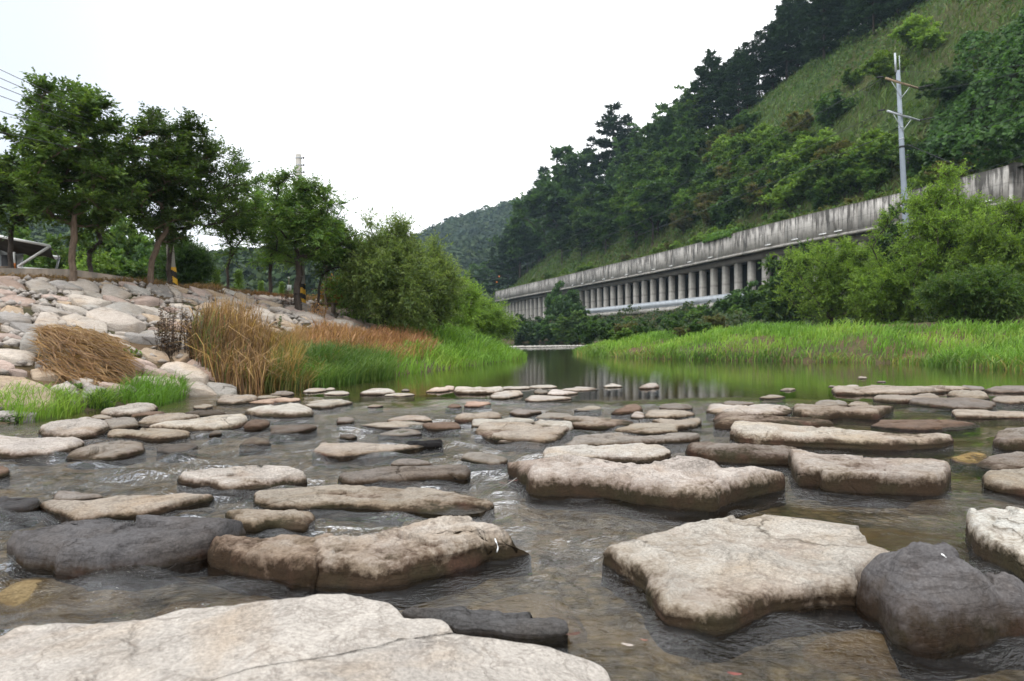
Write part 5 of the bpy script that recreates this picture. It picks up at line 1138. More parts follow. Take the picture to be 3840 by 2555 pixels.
def rock(view, front, back, color, label, frac=0.5, hr=1.0, hl=1.0, front_h=0.9, box=3.0, rough=1.0, stain=0.38, wet=1.0, group=None, name='river_rock', tint=1.0, sink=0.3, peak=None):
    """front: the waterline facing us, left to right; back: the crest, right to left (pixels of an enlarged view)"""
    F = [V_(view, *p) for p in front]; B = [V_(view, *p) for p in back]
    low = max(p[1] for p in F); high = min(p[1] for p in B)
    d0 = at_z(F[len(F) // 2][0], low)[1]; h = frac * (low - high) / FPX * d0
    fp = [at_z(*p)[:2] for p in F]
    xl, xr = min(p[0] for p in F + B), max(p[0] for p in F + B); bp = []
    for p in B:
        f = (p[0] - xl) / (xr - xl); e = h * (hl + (hr - hl) * f)
        e = min(e, h * 1.0) * np.clip((low - p[1]) / (low - high), 0.15, 1)       # the crest drops where the outline drops
        i_ = len(bp); m_ = len(B) - 1; e *= min(1.0, 0.35 + 0.45 * min(i_, m_ - i_)) if m_ > 2 else 0.8
        bp.append(at_z(*p, e)[:2])
    bp = [np.array(p) * 1.0 for p in bp]
    plan = np.array(fp + bp); c = plan.mean(0)
    k = len(fp)
    for i in range(k, len(plan)):                     # the far foot lies a little beyond the crest
        v = plan[i] - c; plan[i] = c + v * 1.10
    yf = np.mean([p[1] for p in fp]); yb = np.mean([p[1] for p in bp]); x0, x1 = plan[:, 0].min(), plan[:, 0].max()
    def top(x, y):
        f = np.clip((x - x0) / (x1 - x0), 0, 1); g = np.clip((y - yf) / max(yb - yf, 0.05), 0, 1)
        e = h * (hl + (hr - hl) * f) * (front_h + (1 - front_h) * g)
        if peak:                      # a cone with a ridge running to the front
            q = at_z(*V_(view, *peak), h); dx, dy = (x - q[0]) / (x1 - x0) * 2, (y - q[1]) / max(yb - yf, 0.05)
            rid = np.exp(-((dx + 0.25 * dy) * 5.0) ** 2) * 0.18 * (dy < 0.1)
            e = e * np.clip(1.12 - 0.62 * np.sqrt(dx * dx + 0.5 * dy * dy) + rid, 0.3, 1.15)
        return e
    sd = int(abs(F[0][0] * 7.3 + low * 3.1)) % 9000
    rs_ = np.random.RandomState(sd); col = np.array(color) * rs_.uniform(0.9, 1.1) * tint * rs_.uniform(0.985, 1.015, 3)
    return rock_solid(name, plan, top, h * max(hl, hr), col, label, sd, box, rough, group, stain, wet, sink)
# --- the near slab at the camera's feet
edge = [('D', -60, 1210), ('D', 0, 1165), ('D', 100, 1125), ('D', 300, 1095), ('D', 600, 1070), ('D', 870, 1080), ('D', 1040, 1060), ('D', 1200, 1000), ('D', 1480, 985), ('D', 1700, 960), ('D', 1830, 955), ('D', 2100, 935), ('D', 2347, 905), ('E', 130, 920), ('E', 200, 962), ('E', 300, 965), ('E', 400, 1010), ('E', 440, 1060), ('E', 470, 1110), ('E', 640, 1105), ('E', 720, 1150), ('E', 745, 1200), ('E', 770, 1265), ('E', 960, 1315), ('E', 1070, 1320), ('E', 1200, 1290), ('E', 1400, 1330), ('E', 1600, 1400), ('E', 1750, 1480), ('E', 1850, 1568)]
hx = lambda px: np.interp(px, [0, 1200, 1700, 2000, 2300], [0.22, 0.25, 0.18, 0.12, 0.03])
sl = [at_z(*V_(*e), hx(V_(*e)[0]))[:2] for e in edge]
sl = sl + [np.array(p) for p in ((0.30, 1.25), (0.25, 1.0), (0.1, 0.85), (-0.6, 0.75), (-1.5, 0.8), (-2.1, 1.2), (-2.2, 1.7))]
SLX = [(-2.2, 0.20), (-1.2, 0.22), (-0.6, 0.25), (-0.15, 0.20), (0.05, 0.14), (0.35, 0.05)]
def slab_top(x, y): return np.interp(x, [q[0] for q in SLX], [q[1] for q in SLX]) * (0.97 + 0 * y)
rock_solid('river_rock', np.array(sl), slab_top, 0.22, (0.352, 0.325, 0.292), 'huge flat pale slab filling the near left corner at our feet', 321, box=14, rough=0.40, stain=-0.05, na=320)
# --- near rocks
rock('D', [(135, 800), (350, 812), (420, 850), (700, 868), (760, 845), (1000, 815), (1260, 765), (1450, 725)], [(1630, 530), (1600, 470), (1500, 440), (1250, 440), (1050, 462), (900, 475), (780, 455), (550, 490), (350, 550), (210, 600), (135, 655)], DARK, 'large dark grey boulder at the left, before the pale slab', 0.48, box=3.4, hl=0.95, stain=0.2)
rock('D', [(1440, 770), (1500, 808), (1700, 853), (1900, 890), (2160, 925)], [(2300, 650), (2220, 622), (2130, 560), (1960, 515), (1850, 545), (1700, 545), (1570, 580), (1480, 650)], TAN_, 'rose grey boulder with a wet brown face between the dark boulder and the humped rock', 0.5, box=3.2, stain=0.75)
rock('E', [(-195, 925), (0, 945), (200, 955), (400, 925), (600, 872), (850, 805), (1050, 735), (1275, 718)], [(1250, 660), (1190, 590), (1100, 520), (1010, 480), (800, 450), (620, 440), (520, 455), (350, 530), (150, 592), (-50, 632), (-180, 690)], PALE, 'long humped beige rock with a white bird streak, behind the pale slab', 0.52, box=2.8, stain=0.5, hr=1.0, hl=0.85)
rock('D', [(1580, 470), (1640, 530), (1750, 550), (1850, 522), (2000, 540), (2100, 545), (2150, 500)], [(2130, 450), (1950, 410), (1880, 380), (1750, 378), (1640, 390), (1570, 430)], TAN_, 'small tan rock just behind the gap between the dark and the rose grey boulder', 0.5, box=3.2, stain=0.7)
rock('D', [(300, 385), (430, 440), (520, 490), (700, 460), (900, 455), (1100, 420), (1200, 390), (1430, 338)], [(1420, 290), (1200, 283), (900, 280), (820, 285), (600, 330), (370, 342), (310, 358)], TAN_, 'long low tan rock sloping left, behind the large dark boulder', 0.35, box=3.2)
rock('D', [(-30, 432), (100, 428), (200, 412), (285, 372)], [(280, 340), (200, 312), (130, 303), (40, 310), (-30, 332)], DARK, 'glistening black rock at the left edge with water running over it', 0.5, box=2.4, wet=1.6, tint=0.7)
rock('D', [(355, 338), (500, 340), (700, 318)], [(690, 300), (600, 275), (470, 262), (400, 278)], GREY, 'small smooth grey rock touching the back of the long low tan one', 0.5, box=2.4, wet=1.2)
rock('D', [(1230, 215), (1300, 212), (1460, 242), (1530, 262), (1800, 250), (2000, 216), (2100, 212)], [(2050, 178), (1980, 108), (1750, 86), (1500, 92), (1340, 118), (1270, 175)], PALE, 'pale weathered rock with a brown step, alone in the rapids left of centre', 0.45, box=3.5, rough=1.5)
rock('E', [(-572, 362), (-497, 392), (-347, 397), (0, 387), (150, 392), (400, 417), (600, 427), (850, 427), (960, 412), (1045, 382)], [(1000, 350), (900, 318), (760, 278), (600, 253), (400, 233), (150, 223), (0, 218), (-247, 220), (-447, 228), (-497, 250), (-547, 300)], TAN_, 'very long flat grey beige rock tapering to the right, mid stream left of centre', 0.35, box=3.6, hr=0.55)
rock('E', [(0, 217), (200, 220), (400, 214), (600, 192), (855, 182)], [(850, 138), (800, 102), (650, 83), (400, 85), (250, 90), (120, 128), (30, 175)], GREY, 'dark brown grey elongated rock just beyond the very long flat one', 0.5, box=3.0, tint=0.7)
rock('E', [(335, 97), (480, 94), (630, 92)], [(580, 60), (480, 36), (380, 55)], GREY, 'rounded brown hump behind the elongated dark rock', 0.6, box=2.4, tint=0.8)
rock('E', [(1160, 132), (1225, 124)], [(1235, 75), (1190, 63), (1165, 100)], BROWN, 'little brown rock at the left tip of the big flat boulder', 0.6, box=2.4)
rock('E', [(1205, 190), (1275, 252), (1290, 292), (1600, 302), (1850, 325), (2000, 360), (2250, 385), (2440, 402), (2547, 412), (2650, 372), (2800, 322), (2975, 270)], [(2982, 210), (2947, 150), (2877, 123), (2697, 103), (2547, 73), (2347, 50), (2100, 46), (1900, 53), (1750, 42), (1500, 68), (1260, 58), (1225, 85)], PALE, 'biggest mid stream boulder, broad flat pale top and wet brown front', 0.57, box=4.6, stain=0.52)
rock('B', [(1400, 990), (1700, 985), (2000, 988), (2235, 977)], [(2232, 930), (2170, 873), (2050, 858), (1780, 853), (1600, 878), (1450, 910)], WHITE, 'pale flat rock immediately behind the biggest mid stream boulder', 0.5, box=3.4)
rock('F', [(770, 200), (800, 227), (940, 237), (960, 267), (1200, 282), (1500, 294), (1750, 307), (1805, 290)], [(1790, 190), (1750, 108), (1740, 68), (1600, 38), (1350, 8), (1100, 2), (950, 8), (820, 13), (770, 50)], PALE, 'thick square-edged slab right of centre with mossy dark vertical front', 0.58, box=6.5, stain=0.68, rough=0.8)
rock('C', [(40, 952), (200, 987), (500, 1002), (760, 1007)], [(780, 950), (740, 920), (650, 893), (400, 868), (250, 848), (150, 832), (80, 868), (50, 910)], GREY, 'brown sausage-shaped rock left of the thick square slab', 0.58, box=2.8, stain=0.8, hr=0.75)
rock('C', [(345, 847), (600, 872), (850, 882), (1150, 897), (1500, 907), (1780, 887)], [(1785, 850), (1720, 818), (1450, 798), (1200, 778), (1000, 752), (800, 742), (600, 733), (450, 732), (400, 760)], PALE, 'longest pale bar-shaped rock lying across the right rapids', 0.6, box=4.0, stain=0.5, hr=0.75)
rock('C', [(345, 792), (420, 790), (540, 780)], [(540, 735), (450, 726), (380, 753)], GREY, 'small grey stone peeping out behind the left end of the longest bar', 0.55, box=2.4)
rock('C', [(207, 752), (300, 758), (600, 756), (900, 752), (1050, 747)], [(1000, 728), (850, 688), (640, 663), (450, 638), (320, 627), (260, 660)], TAN_, 'wedge-shaped brown rock falling to the right, behind the longest bar', 0.55, box=3.0, hr=0.6, stain=0.7)
rock('C', [(165, 647), (240, 662), (400, 670), (600, 670), (735, 657)], [(727, 625), (690, 590), (560, 573), (480, 576), (420, 596), (330, 603), (210, 610)], PALE, 'smooth rounded grey rock behind the wedge-shaped brown one', 0.5, box=2.8)
rock('C', [(283, 594), (400, 596), (490, 592)], [(482, 575), (400, 568), (300, 561)], GREY, 'thin grey sliver behind the smooth rounded rock', 0.55, box=2.8)
rock('C', [(775, 672), (830, 692), (950, 707), (1050, 682), (1300, 692), (1340, 692), (1440, 637)], [(1432, 608), (1300, 598), (1100, 600), (900, 608), (800, 618)], TAN_, 'flat-topped block with a dark undercut front and water spilling over its right end', 0.6, box=5.0, stain=0.7)
rock('C', [(903, 610), (1000, 612), (1130, 603)], [(1122, 573), (1000, 554), (930, 563)], GREY, 'grey hump directly behind the flat-topped undercut block', 0.5, box=2.6)
rock('C', [(1130, 600), (1290, 598)], [(1270, 572), (1180, 565)], TAN_, 'low pale stone right of the grey hump', 0.5, box=2.6)
rock('C', [(1045, 517), (1200, 524), (1400, 522), (1600, 522), (1800, 507), (1950, 492)], [(1942, 463), (1880, 453), (1720, 458), (1450, 473), (1250, 483), (1080, 476)], TAN_, 'long thin rock at the edge of the still pool on the right', 0.5, box=3.2)
rock('C', [(1320, 562), (1450, 577), (1600, 574), (1770, 572)], [(1752, 540), (1700, 505), (1600, 518), (1450, 528), (1350, 540)], TAN_, 'brown rock rising to a hump below the long thin pool-edge rock', 0.5, box=2.8)
rock('C', [(1560, 582), (1700, 602), (1900, 622), (2130, 624)], [(2122, 580), (2000, 570), (1800, 573), (1620, 550)], GREY, 'dark flat brown rock right of the brown hump', 0.5, box=3.4, tint=0.8)
rock('C', [(1820, 532), (1950, 557), (2050, 562), (2120, 552)], [(2092, 520), (2030, 493), (1960, 486), (1900, 503)], TAN_, 'pointed pale grey rock on the right with a thin crack', 0.5, box=2.6)
rock('C', [(1925, 486), (2085, 490)], [(2062, 468), (1980, 450), (1930, 455)], GREY, 'small grey stone behind the pointed pale rock', 0.5, box=2.6)
rock('C', [(2085, 497), (2200, 510), (2400, 507)], [(2400, 460), (2250, 456), (2150, 463)], GREY, 'dark grey rock at the right edge, farthest of the stack there', 0.5, box=2.8)
rock('C', [(2137, 572), (2250, 587), (2400, 582)], [(2400, 520), (2280, 523), (2200, 533)], TAN_, 'grey beige rock at the right edge with white water behind it', 0.5, box=3.0)
rock('C', [(1880, 682), (2100, 687), (2250, 684), (2420, 688)], [(2420, 625), (2250, 633), (2000, 628), (1890, 640)], TAN_, 'long square-ended brown rock running out at the right edge', 0.55, box=4.5)
rock('C', [(1310, 742), (1450, 757), (1600, 772), (1800, 767), (2050, 747)], [(1982, 718), (1850, 698), (1600, 698), (1400, 703)], BROWN, 'flat olive brown rock half awash right of the longest bar', 0.4, box=3.0, wet=1.4, hr=0.5)
rock('C', [(2145, 882), (2250, 905), (2420, 908)], [(2420, 763), (2250, 761), (2170, 798)], GREY, 'tall dark-fronted rock cut by the right edge, beyond the thick slab', 0.6, box=3.4, stain=0.7)
rock('C', [(1840, 967), (1950, 1002), (2060, 1005)], [(2110, 930), (1960, 923)], (0.30, 0.20, 0.07), 'yellow brown stone barely covered by water on the right', 0.25, box=2.4, wet=1.6)
rock('C', [(2020, 1012), (2150, 1042), (2420, 1042)], [(2420, 905), (2250, 923), (2100, 958)], GREY, 'smooth low grey rock at the right edge beside the yellow brown stone', 0.45, box=2.6, hl=0.5)
rock('F', [(2065, 237), (2150, 267), (2300, 292), (2420, 296)], [(2420, 122), (2250, 119), (2130, 127), (2080, 178)], TAN_, 'reddish grey rock at the right edge behind the white-topped block', 0.5, box=3.2)
rock('F', [(1990, 690), (2040, 722), (2250, 832), (2440, 900)], [(2440, 455), (2300, 398), (2180, 378), (2080, 370), (2020, 383), (1980, 430), (1972, 560)], (0.44, 0.43, 0.40), 'thick white-topped block cut by the right edge behind the dark cone', 0.42, box=5.0, stain=0.6)
rock('F', [(1190, 1067), (1330, 1172), (1480, 1335), (1650, 1378), (1850, 1365), (2000, 1340), (2250, 1292), (2420, 1290)], [(2420, 890), (2250, 788), (2000, 708), (1850, 688), (1700, 653), (1550, 658), (1440, 708), (1350, 800), (1280, 920)], DARK, 'dark cone-shaped wet boulder with ridges in the lower right corner', 0.74, box=2.6, rough=0.8, stain=0.25, tint=1.25, front_h=0.9, peak=(1720, 690))
rock('F', [(-522, 802), (-400, 862), (-250, 965), (-200, 1085), (-150, 1172), (0, 1217), (150, 1243), (290, 1255), (400, 1183), (700, 1113), (930, 1058), (1190, 1060), (1240, 995)], [(1300, 900), (1365, 760), (1340, 700), (1280, 660), (1180, 600), (1140, 540), (1130, 480), (1060, 430), (1030, 385), (920, 370), (870, 338), (740, 335), (620, 383), (450, 448), (100, 500), (-50, 530), (-250, 610), (-400, 690), (-500, 722)], PALE, 'large tilted pale flat rock with a broken right edge beside the dark cone', 0.30, box=6.0, stain=0.45, rough=0.9, hl=0.85, front_h=0.75)
rock('E', [(450, 1130), (745, 1212), (800, 1240), (1000, 1255), (1250, 1285), (1450, 1275), (1555, 1258)], [(1500, 1195), (1430, 1145), (1340, 1118), (1150, 1113), (1060, 1073), (850, 1063), (680, 1058), (600, 1073), (450, 1078)], DARK, 'long charcoal rock like a log against the right flank of the pale slab', 0.45, box=2.6, hr=0.9, tint=0.85, stain=0.1)
# --- left group
rock('A', [(-40, 1312), (100, 1332), (300, 1327), (450, 1302), (580, 1252)], [(522, 1213), (460, 1193), (370, 1180), (150, 1178), (-40, 1180)], PALE, 'pale smooth flat rock cut by the left edge below the bank', 0.5, box=3.2)
rock('A', [(455, 1332), (600, 1347), (750, 1342), (900, 1312), (1000, 1287)], [(970, 1228), (900, 1193), (800, 1197), (680, 1218), (560, 1258)], GREY, 'smooth low grey rock right of the pale edge-cut flat rock', 0.4, box=2.5, hl=0.7)
rock('A', [(1085, 1287), (1200, 1302), (1300, 1287), (1370, 1252)], [(1320, 1223), (1200, 1226), (1110, 1243)], WET, 'dark flat rock awash in the left rapids', 0.35, box=2.6, wet=1.5)
rock('A', [(278, 1177), (400, 1197), (500, 1202), (650, 1182), (755, 1142)], [(722, 1103), (650, 1068), (580, 1037), (520, 1057), (400, 1097), (300, 1143)], PALE, 'pale peaked rock below the near left grass', 0.5, box=2.6)
rock('A', [(745, 1192), (900, 1187), (1050, 1213), (1200, 1203), (1305, 1182)], [(1282, 1155), (1150, 1133), (1000, 1128), (900, 1102), (830, 1117), (780, 1148)], TAN_, 'broad beige rock right of the pale peaked one', 0.5, box=2.8)
rock('A', [(688, 1102), (760, 1137), (850, 1128), (955, 1112)], [(932, 1078), (850, 1053), (780, 1050), (710, 1068)], GREY, 'cracked brown rock wedged between the peaked and the beige rock', 0.5, box=2.8)
rock('A', [(903, 1054), (1000, 1043), (1120, 1033)], [(1132, 1018), (1050, 1007), (960, 998), (920, 1018)], BROWN, 'small brown rock at the mouth of the quiet side pool', 0.5, box=2.6)
rock('A', [(945, 1102), (1030, 1113), (1200, 1083), (1390, 1053)], [(1352, 1038), (1250, 1023), (1100, 1022), (1020, 1043), (1000, 1068)], TAN_, 'flat layered rock with a black gap under its left end', 0.5, box=3.2)
rock('A', [(1025, 1132), (1200, 1143), (1300, 1143), (1500, 1138), (1680, 1112)], [(1702, 1080), (1650, 1048), (1580, 1029), (1450, 1048), (1350, 1073), (1200, 1093)], PALE, 'long cream rock rising to the right before the layered rock', 0.5, box=2.7)
rock('A', [(1253, 1027), (1400, 1037), (1560, 1027)], [(1522, 998), (1480, 990), (1380, 1003)], WET, 'dark chocolate rock in the quiet side pool', 0.55, box=3.0, tint=0.6)
rock('A', [(1688, 1127), (1780, 1132), (1855, 1112)], [(1852, 1073), (1800, 1057), (1720, 1063)], BROWN, 'dark red brown lump against the right end of the long cream rock', 0.6, box=3.0, tint=0.75)
rock('A', [(1866, 1170), (2000, 1167), (2190, 1127)], [(2152, 1103), (2050, 1093), (1920, 1093), (1880, 1113)], WET, 'flat dark rock in the rapids right of the red brown lump', 0.5, box=3.2, wet=1.2)
rock('A', [(1438, 1174), (1530, 1162)], [(1522, 1138), (1480, 1132)], WET, 'small dark stone under the long cream rock', 0.5, box=2.4)
rock('A', [(1650, 1247), (1750, 1238), (1875, 1240)], [(1842, 1198), (1780, 1177), (1715, 1183)], WET, 'slanting dark stone alone in the left rapids', 0.5, box=2.3, wet=1.3, hr=0.8)
rock('A', [(1685, 1022), (1800, 1038), (2000, 1048), (2155, 1037)], [(2142, 1003), (2100, 963), (2040, 937), (1980, 935), (1900, 967), (1750, 998)], WHITE, 'bright white humped rock before the dry reeds', 0.55, box=2.5, hl=0.7)
rock('A', [(2080, 962), (2150, 982), (2300, 978), (2420, 952)], [(2420, 925), (2250, 918), (2150, 923)], PALE, 'long cream rock right of the bright white hump', 0.5, box=2.7)
rock('A', [(1490, 947), (1600, 957), (1700, 947), (1785, 932)], [(1772, 908), (1700, 888), (1620, 886), (1540, 903)], TAN_, 'smooth round beige rock at the foot of the tall dry reeds', 0.5, box=2.4)
rock('A', [(1712, 946), (1850, 952), (2000, 942), (2075, 932)], [(2052, 913), (1950, 908), (1800, 922)], (0.34, 0.25, 0.20), 'thin reddish rock right of the smooth round beige one', 0.45, box=2.8)
rock('A', [(1765, 920), (1945, 907)], [(1922, 891), (1800, 891)], TAN_, 'thin tan rock close under the reed bank', 0.5, box=2.8)
rock('A', [(1328, 980), (1400, 987), (1475, 972)], [(1442, 953), (1380, 948)], TAN_, 'small domed tan stone inside the quiet side pool', 0.4, box=2.4)
rock('A', [(700, 1032), (800, 1047), (1000, 1032), (1085, 992)], [(1052, 968), (950, 943), (860, 953), (800, 983)], PALE, 'grey pyramid rock at the foot of the green tuft', 0.5, box=2.6)
rock('A', [(622, 1052), (700, 1057), (785, 1057)], [(752, 1028), (660, 1018)], TAN_, 'low beige stone left of the grey pyramid', 0.4, box=2.4)
rock('A', [(1865, 894), (1950, 897), (2022, 890)], [(2022, 868), (1930, 860)], GREY, 'small grey stone carrying a grass tuft by the reed bank', 0.5, box=2.4)
rock('A', [(2090, 872), (2170, 874), (2252, 862)], [(2247, 845), (2150, 840)], PALE, 'flat pale stone at the reed bank, left of a smaller one', 0.45, box=2.8)
rock('A', [(2240, 857), (2312, 855)], [(2307, 840), (2260, 837)], PALE, 'tiny pale stone at the end of the reed bank', 0.5, box=2.6)
rock('A', [(2230, 886), (2330, 892), (2410, 886)], [(2400, 866), (2300, 862)], PALE, 'low pale stone in front of the reed bank end', 0.45, box=2.6)
rock('A', [(-40, 1468), (60, 1442)], [(62, 1400), (0, 1378), (-40, 1383)], BROWN, 'brown rock at the left edge in the rapids', 0.5, box=2.6)
# --- middle group
rock('B', [(-200, 932), (-100, 947), (0, 952), (200, 932), (350, 922), (540, 887)], [(532, 868), (400, 853), (200, 848), (0, 857), (-120, 878)], TAN_, 'wide flat beige rock just level with the water left of the black driftwood', 0.35, box=2.8)
rock('B', [(820, 962), (900, 987), (1050, 1012), (1150, 987)], [(1102, 948), (1000, 918), (880, 913)], GREY, 'smooth grey low rock left of the biggest mid stream boulder', 0.35, box=2.4)
rock('B', [(773, 702), (900, 712), (1100, 692)], [(1097, 663), (1060, 638), (1000, 630), (930, 648), (830, 668)], TAN_, 'lumpy brown rock in the middle rapids', 0.55, box=2.5)
rock('B', [(557, 747), (650, 764), (820, 757)], [(792, 733), (730, 710), (620, 710), (570, 718)], BROWN, 'dark brown rock left of the great flat beige one', 0.55, box=3.0, tint=0.9)
rock('B', [(303, 707), (450, 705), (630, 707)], [(592, 678), (500, 658), (400, 678)], TAN_, 'pinkish flat rock in the middle rapids, upper of two stacked', 0.5, box=2.6)
rock('B', [(128, 737), (300, 752), (550, 757)], [(602, 708), (450, 700), (250, 708)], TAN_, 'wide pinkish ledge awash below the pinkish flat rock', 0.35, box=2.8, wet=1.25)
rock('B', [(250, 802), (400, 812), (560, 792)], [(522, 758), (420, 750), (320, 773)], GREY, 'low grey rock awash before the pinkish ledge', 0.35, box=2.6, wet=1.2)
rock('B', [(905, 747), (1050, 735), (1200, 732), (1330, 727)], [(1302, 703), (1180, 683), (1050, 688), (950, 680), (925, 698)], PALE, 'pale block behind the left half of the great flat beige rock', 0.55, box=3.2)
rock('B', [(1320, 740), (1480, 765), (1602, 777)], [(1592, 733), (1540, 708), (1450, 698), (1350, 703)], PALE, 'pale rock behind the right half of the great flat beige rock', 0.55, box=2.8)
rock('B', [(920, 787), (980, 812), (1100, 842), (1300, 857), (1430, 860), (1542, 802)], [(1547, 758), (1480, 743), (1350, 738), (1250, 713), (1150, 728), (1000, 743)], TAN_, 'great flat beige rock in the centre of the rapids', 0.38, box=4.0, hl=0.7)
rock('B', [(1073, 850), (1150, 855), (1232, 845)], [(1222, 828), (1130, 818)], GREY, 'small brown stone touching the front of the great flat beige rock', 0.45, box=2.4)
rock('B', [(1280, 860), (1380, 864)], [(1377, 845), (1320, 838)], GREY, 'tiny brown stone under the front right of the great flat beige rock', 0.45, box=2.4)
rock('B', [(1437, 692), (1600, 747), (1850, 757), (2022, 727)], [(1982, 703), (1870, 683), (1700, 673), (1550, 688)], TAN_, 'flat brown rock with a dark edge right of the pale pair', 0.5, box=3.6, stain=0.6)
rock('B', [(1325, 690), (1450, 692), (1602, 688)], [(1582, 658), (1500, 641), (1400, 646)], GREY, 'grey domed rock behind the flat dark-edged brown one', 0.5, box=2.6)
rock('B', [(1157, 652), (1250, 664), (1402, 642)], [(1382, 630), (1280, 623), (1210, 615)], GREY, 'grey rock half under foam in the middle rapids', 0.5, box=2.6)
rock('B', [(1857, 652), (1950, 657), (2068, 642)], [(2072, 598), (2030, 587), (1960, 603)], BROWN, 'tilted brown wedge at the head of the rapids', 0.6, box=2.4, hl=0.6, tint=1.2)
rock('B', [(1997, 682), (2092, 684)], [(2082, 638), (2030, 633)], PALE, 'small pale stone right of the tilted brown wedge', 0.5, box=2.6)
rock('B', [(2092, 684), (2250, 687), (2420, 674)], [(2420, 626), (2250, 620), (2130, 633)], TAN_, 'flat beige rock right of the small pale stone', 0.5, box=3.2)
rock('B', [(2130, 706), (2300, 764), (2440, 745), (2482, 722)], [(2472, 678), (2350, 688), (2200, 693)], TAN_, 'pinkish rock before the flat beige rock, next to the wedge-shaped one', 0.5, box=3.0)
rock('B', [(1867, 775), (2050, 793), (2312, 787)], [(2312, 743), (2270, 713), (2150, 713), (2000, 738)], TAN_, 'grey brown slab behind the long dark-faced bar', 0.45, box=3.6, hl=0.5)
rock('B', [(1563, 892), (1800, 888), (2100, 870), (2300, 855), (2462, 842)], [(2402, 798), (2250, 788), (2050, 798), (1850, 808), (1650, 838)], GREY, 'long dark-faced bar of rock left of the longest pale one', 0.55, box=3.4, tint=1.05)
rock('B', [(2195, 622), (2300, 625), (2422, 622)], [(2402, 583), (2280, 578), (2220, 593)], GREY, 'dark grey smooth rock at the head of the rapids, far right of the wedge', 0.5, box=2.6, tint=0.9)
rock('B', [(713, 612), (780, 614), (832, 607)], [(812, 588), (760, 581)], BROWN, 'small brown stone in the upper rapids', 0.5, box=2.4)
rock('B', [(848, 602), (950, 606), (1037, 590)], [(1002, 573), (920, 562), (870, 568)], (0.34, 0.25, 0.20), 'reddish low rock right of the small brown stone in the upper rapids', 0.5, box=2.5)
rock('B', [(178, 605), (240, 606), (292, 597)], [(270, 588), (210, 585)], TAN_, 'thin sliver of tan rock in the upper left rapids', 0.5, box=2.5)
rock('B', [(-30, 714), (50, 716), (98, 706)], [(82, 683), (30, 670), (-20, 672)], GREY, 'mauve grey rock left of the pinkish ledge', 0.5, box=2.5)
rock('B', [(-10, 820), (60, 824), (112, 812)], [(92, 795), (40, 787), (0, 790)], WET, 'dark stone left of the low grey awash rock', 0.45, box=2.4)
# --- pale row at the lip of the pool
rock('B', [(130, 520), (250, 523), (375, 512)], [(352, 492), (290, 475), (200, 474), (170, 495)], WHITE, 'cream humped rock, leftmost big one on the lip of the pool', 0.55, box=2.3)
rock('B', [(288, 526), (400, 532), (508, 522)], [(482, 508), (380, 504)], PALE, 'flat cream stone before the leftmost cream hump', 0.45, box=2.6)
rock('B', [(413, 496), (475, 495)], [(462, 480), (430, 477)], GREY, 'small grey stone behind the flat cream one on the pool lip', 0.5, box=2.4)
rock('B', [(577, 502), (680, 502), (778, 488)], [(772, 468), (740, 461), (690, 470), (620, 488)], (0.38, 0.31, 0.26), 'beige rock rising to the right on the pool lip', 0.5, box=2.5)
rock('B', [(793, 512), (950, 514), (1100, 510)], [(1112, 480), (1080, 460), (1000, 462), (930, 470), (820, 472), (797, 480)], WHITE, 'largest white block on the lip of the pool', 0.6, box=3.6)
rock('B', [(1035, 545), (1130, 552), (1267, 522)], [(1247, 502), (1150, 498), (1040, 505)], WHITE, 'flat white stone before the largest white block', 0.5, box=3.0)
rock('B', [(1105, 482), (1200, 484), (1302, 478)], [(1292, 457), (1230, 460), (1140, 458)], PALE, 'pale block behind the flat white stone on the pool lip', 0.55, box=2.8)
rock('B', [(1300, 477), (1400, 477), (1492, 470)], [(1462, 455), (1370, 450), (1320, 456)], PALE, 'flat pale stone touching the column reflections at their left', 0.5, box=2.6)
rock('B', [(1325, 513), (1380, 516), (1430, 510)], [(1422, 490), (1370, 479), (1340, 485)], GREY, 'grey dome on the pool lip between two white rocks', 0.5, box=2.3)
rock('B', [(1430, 522), (1500, 530), (1645, 512)], [(1560, 497), (1490, 484), (1440, 488)], WHITE, 'pale triangular rock right of the grey dome', 0.5, box=2.5, hr=0.6)
rock('B', [(1265, 563), (1400, 568), (1602, 548)], [(1552, 532), (1420, 522), (1310, 520)], WHITE, 'long pale rock nearest us on the pool lip', 0.45, box=2.7)
rock('B', [(1503, 490), (1650, 493), (1782, 486)], [(1740, 468), (1620, 464)], PALE, 'thin pale stone lying under the column reflections', 0.4, box=2.8)
rock('B', [(1810, 470), (1942, 466)], [(1912, 448), (1860, 441)], WHITE, 'small white stone alone among the column reflections', 0.5, box=2.3)
rock('B', [(2048, 477), (2120, 480), (2192, 470)], [(2187, 442), (2140, 436), (2080, 455)], WHITE, 'white stone standing out right of the small one among the reflections', 0.6, box=2.4, hl=0.6)
rock('B', [(1600, 632), (1700, 635), (1802, 620)], [(1762, 603), (1660, 602)], TAN_, 'flat tan stone awash before the tilted brown wedge', 0.35, box=2.6, wet=1.2)
rock('C', [(523, 546), (620, 548), (712, 537)], [(682, 522), (600, 516)], TAN_, 'small flat brown stone in the right half of the pool', 0.45, box=2.4)
rock('C', [(668, 493), (730, 494), (782, 484)], [(762, 473), (710, 469)], TAN_, 'tiny tan stone in the pool beyond the flat brown one', 0.5, box=2.4)
rock('C', [(1203, 409), (1272, 408)], [(1267, 389), (1230, 386)], PALE, 'farthest pale stone standing in the right of the pool', 0.5, box=2.4)
rock('C', [(1335, 436), (1402, 432)], [(1392, 421), (1360, 419)], GREY, 'tiny grey stone right of the farthest pale one', 0.5, box=2.4)
rock('C', [(1120, 466), (1170, 468), (1217, 462)], [(1202, 450), (1150, 447)], PALE, 'small pale stone left of the long thin pool-edge rock', 0.5, box=2.4)
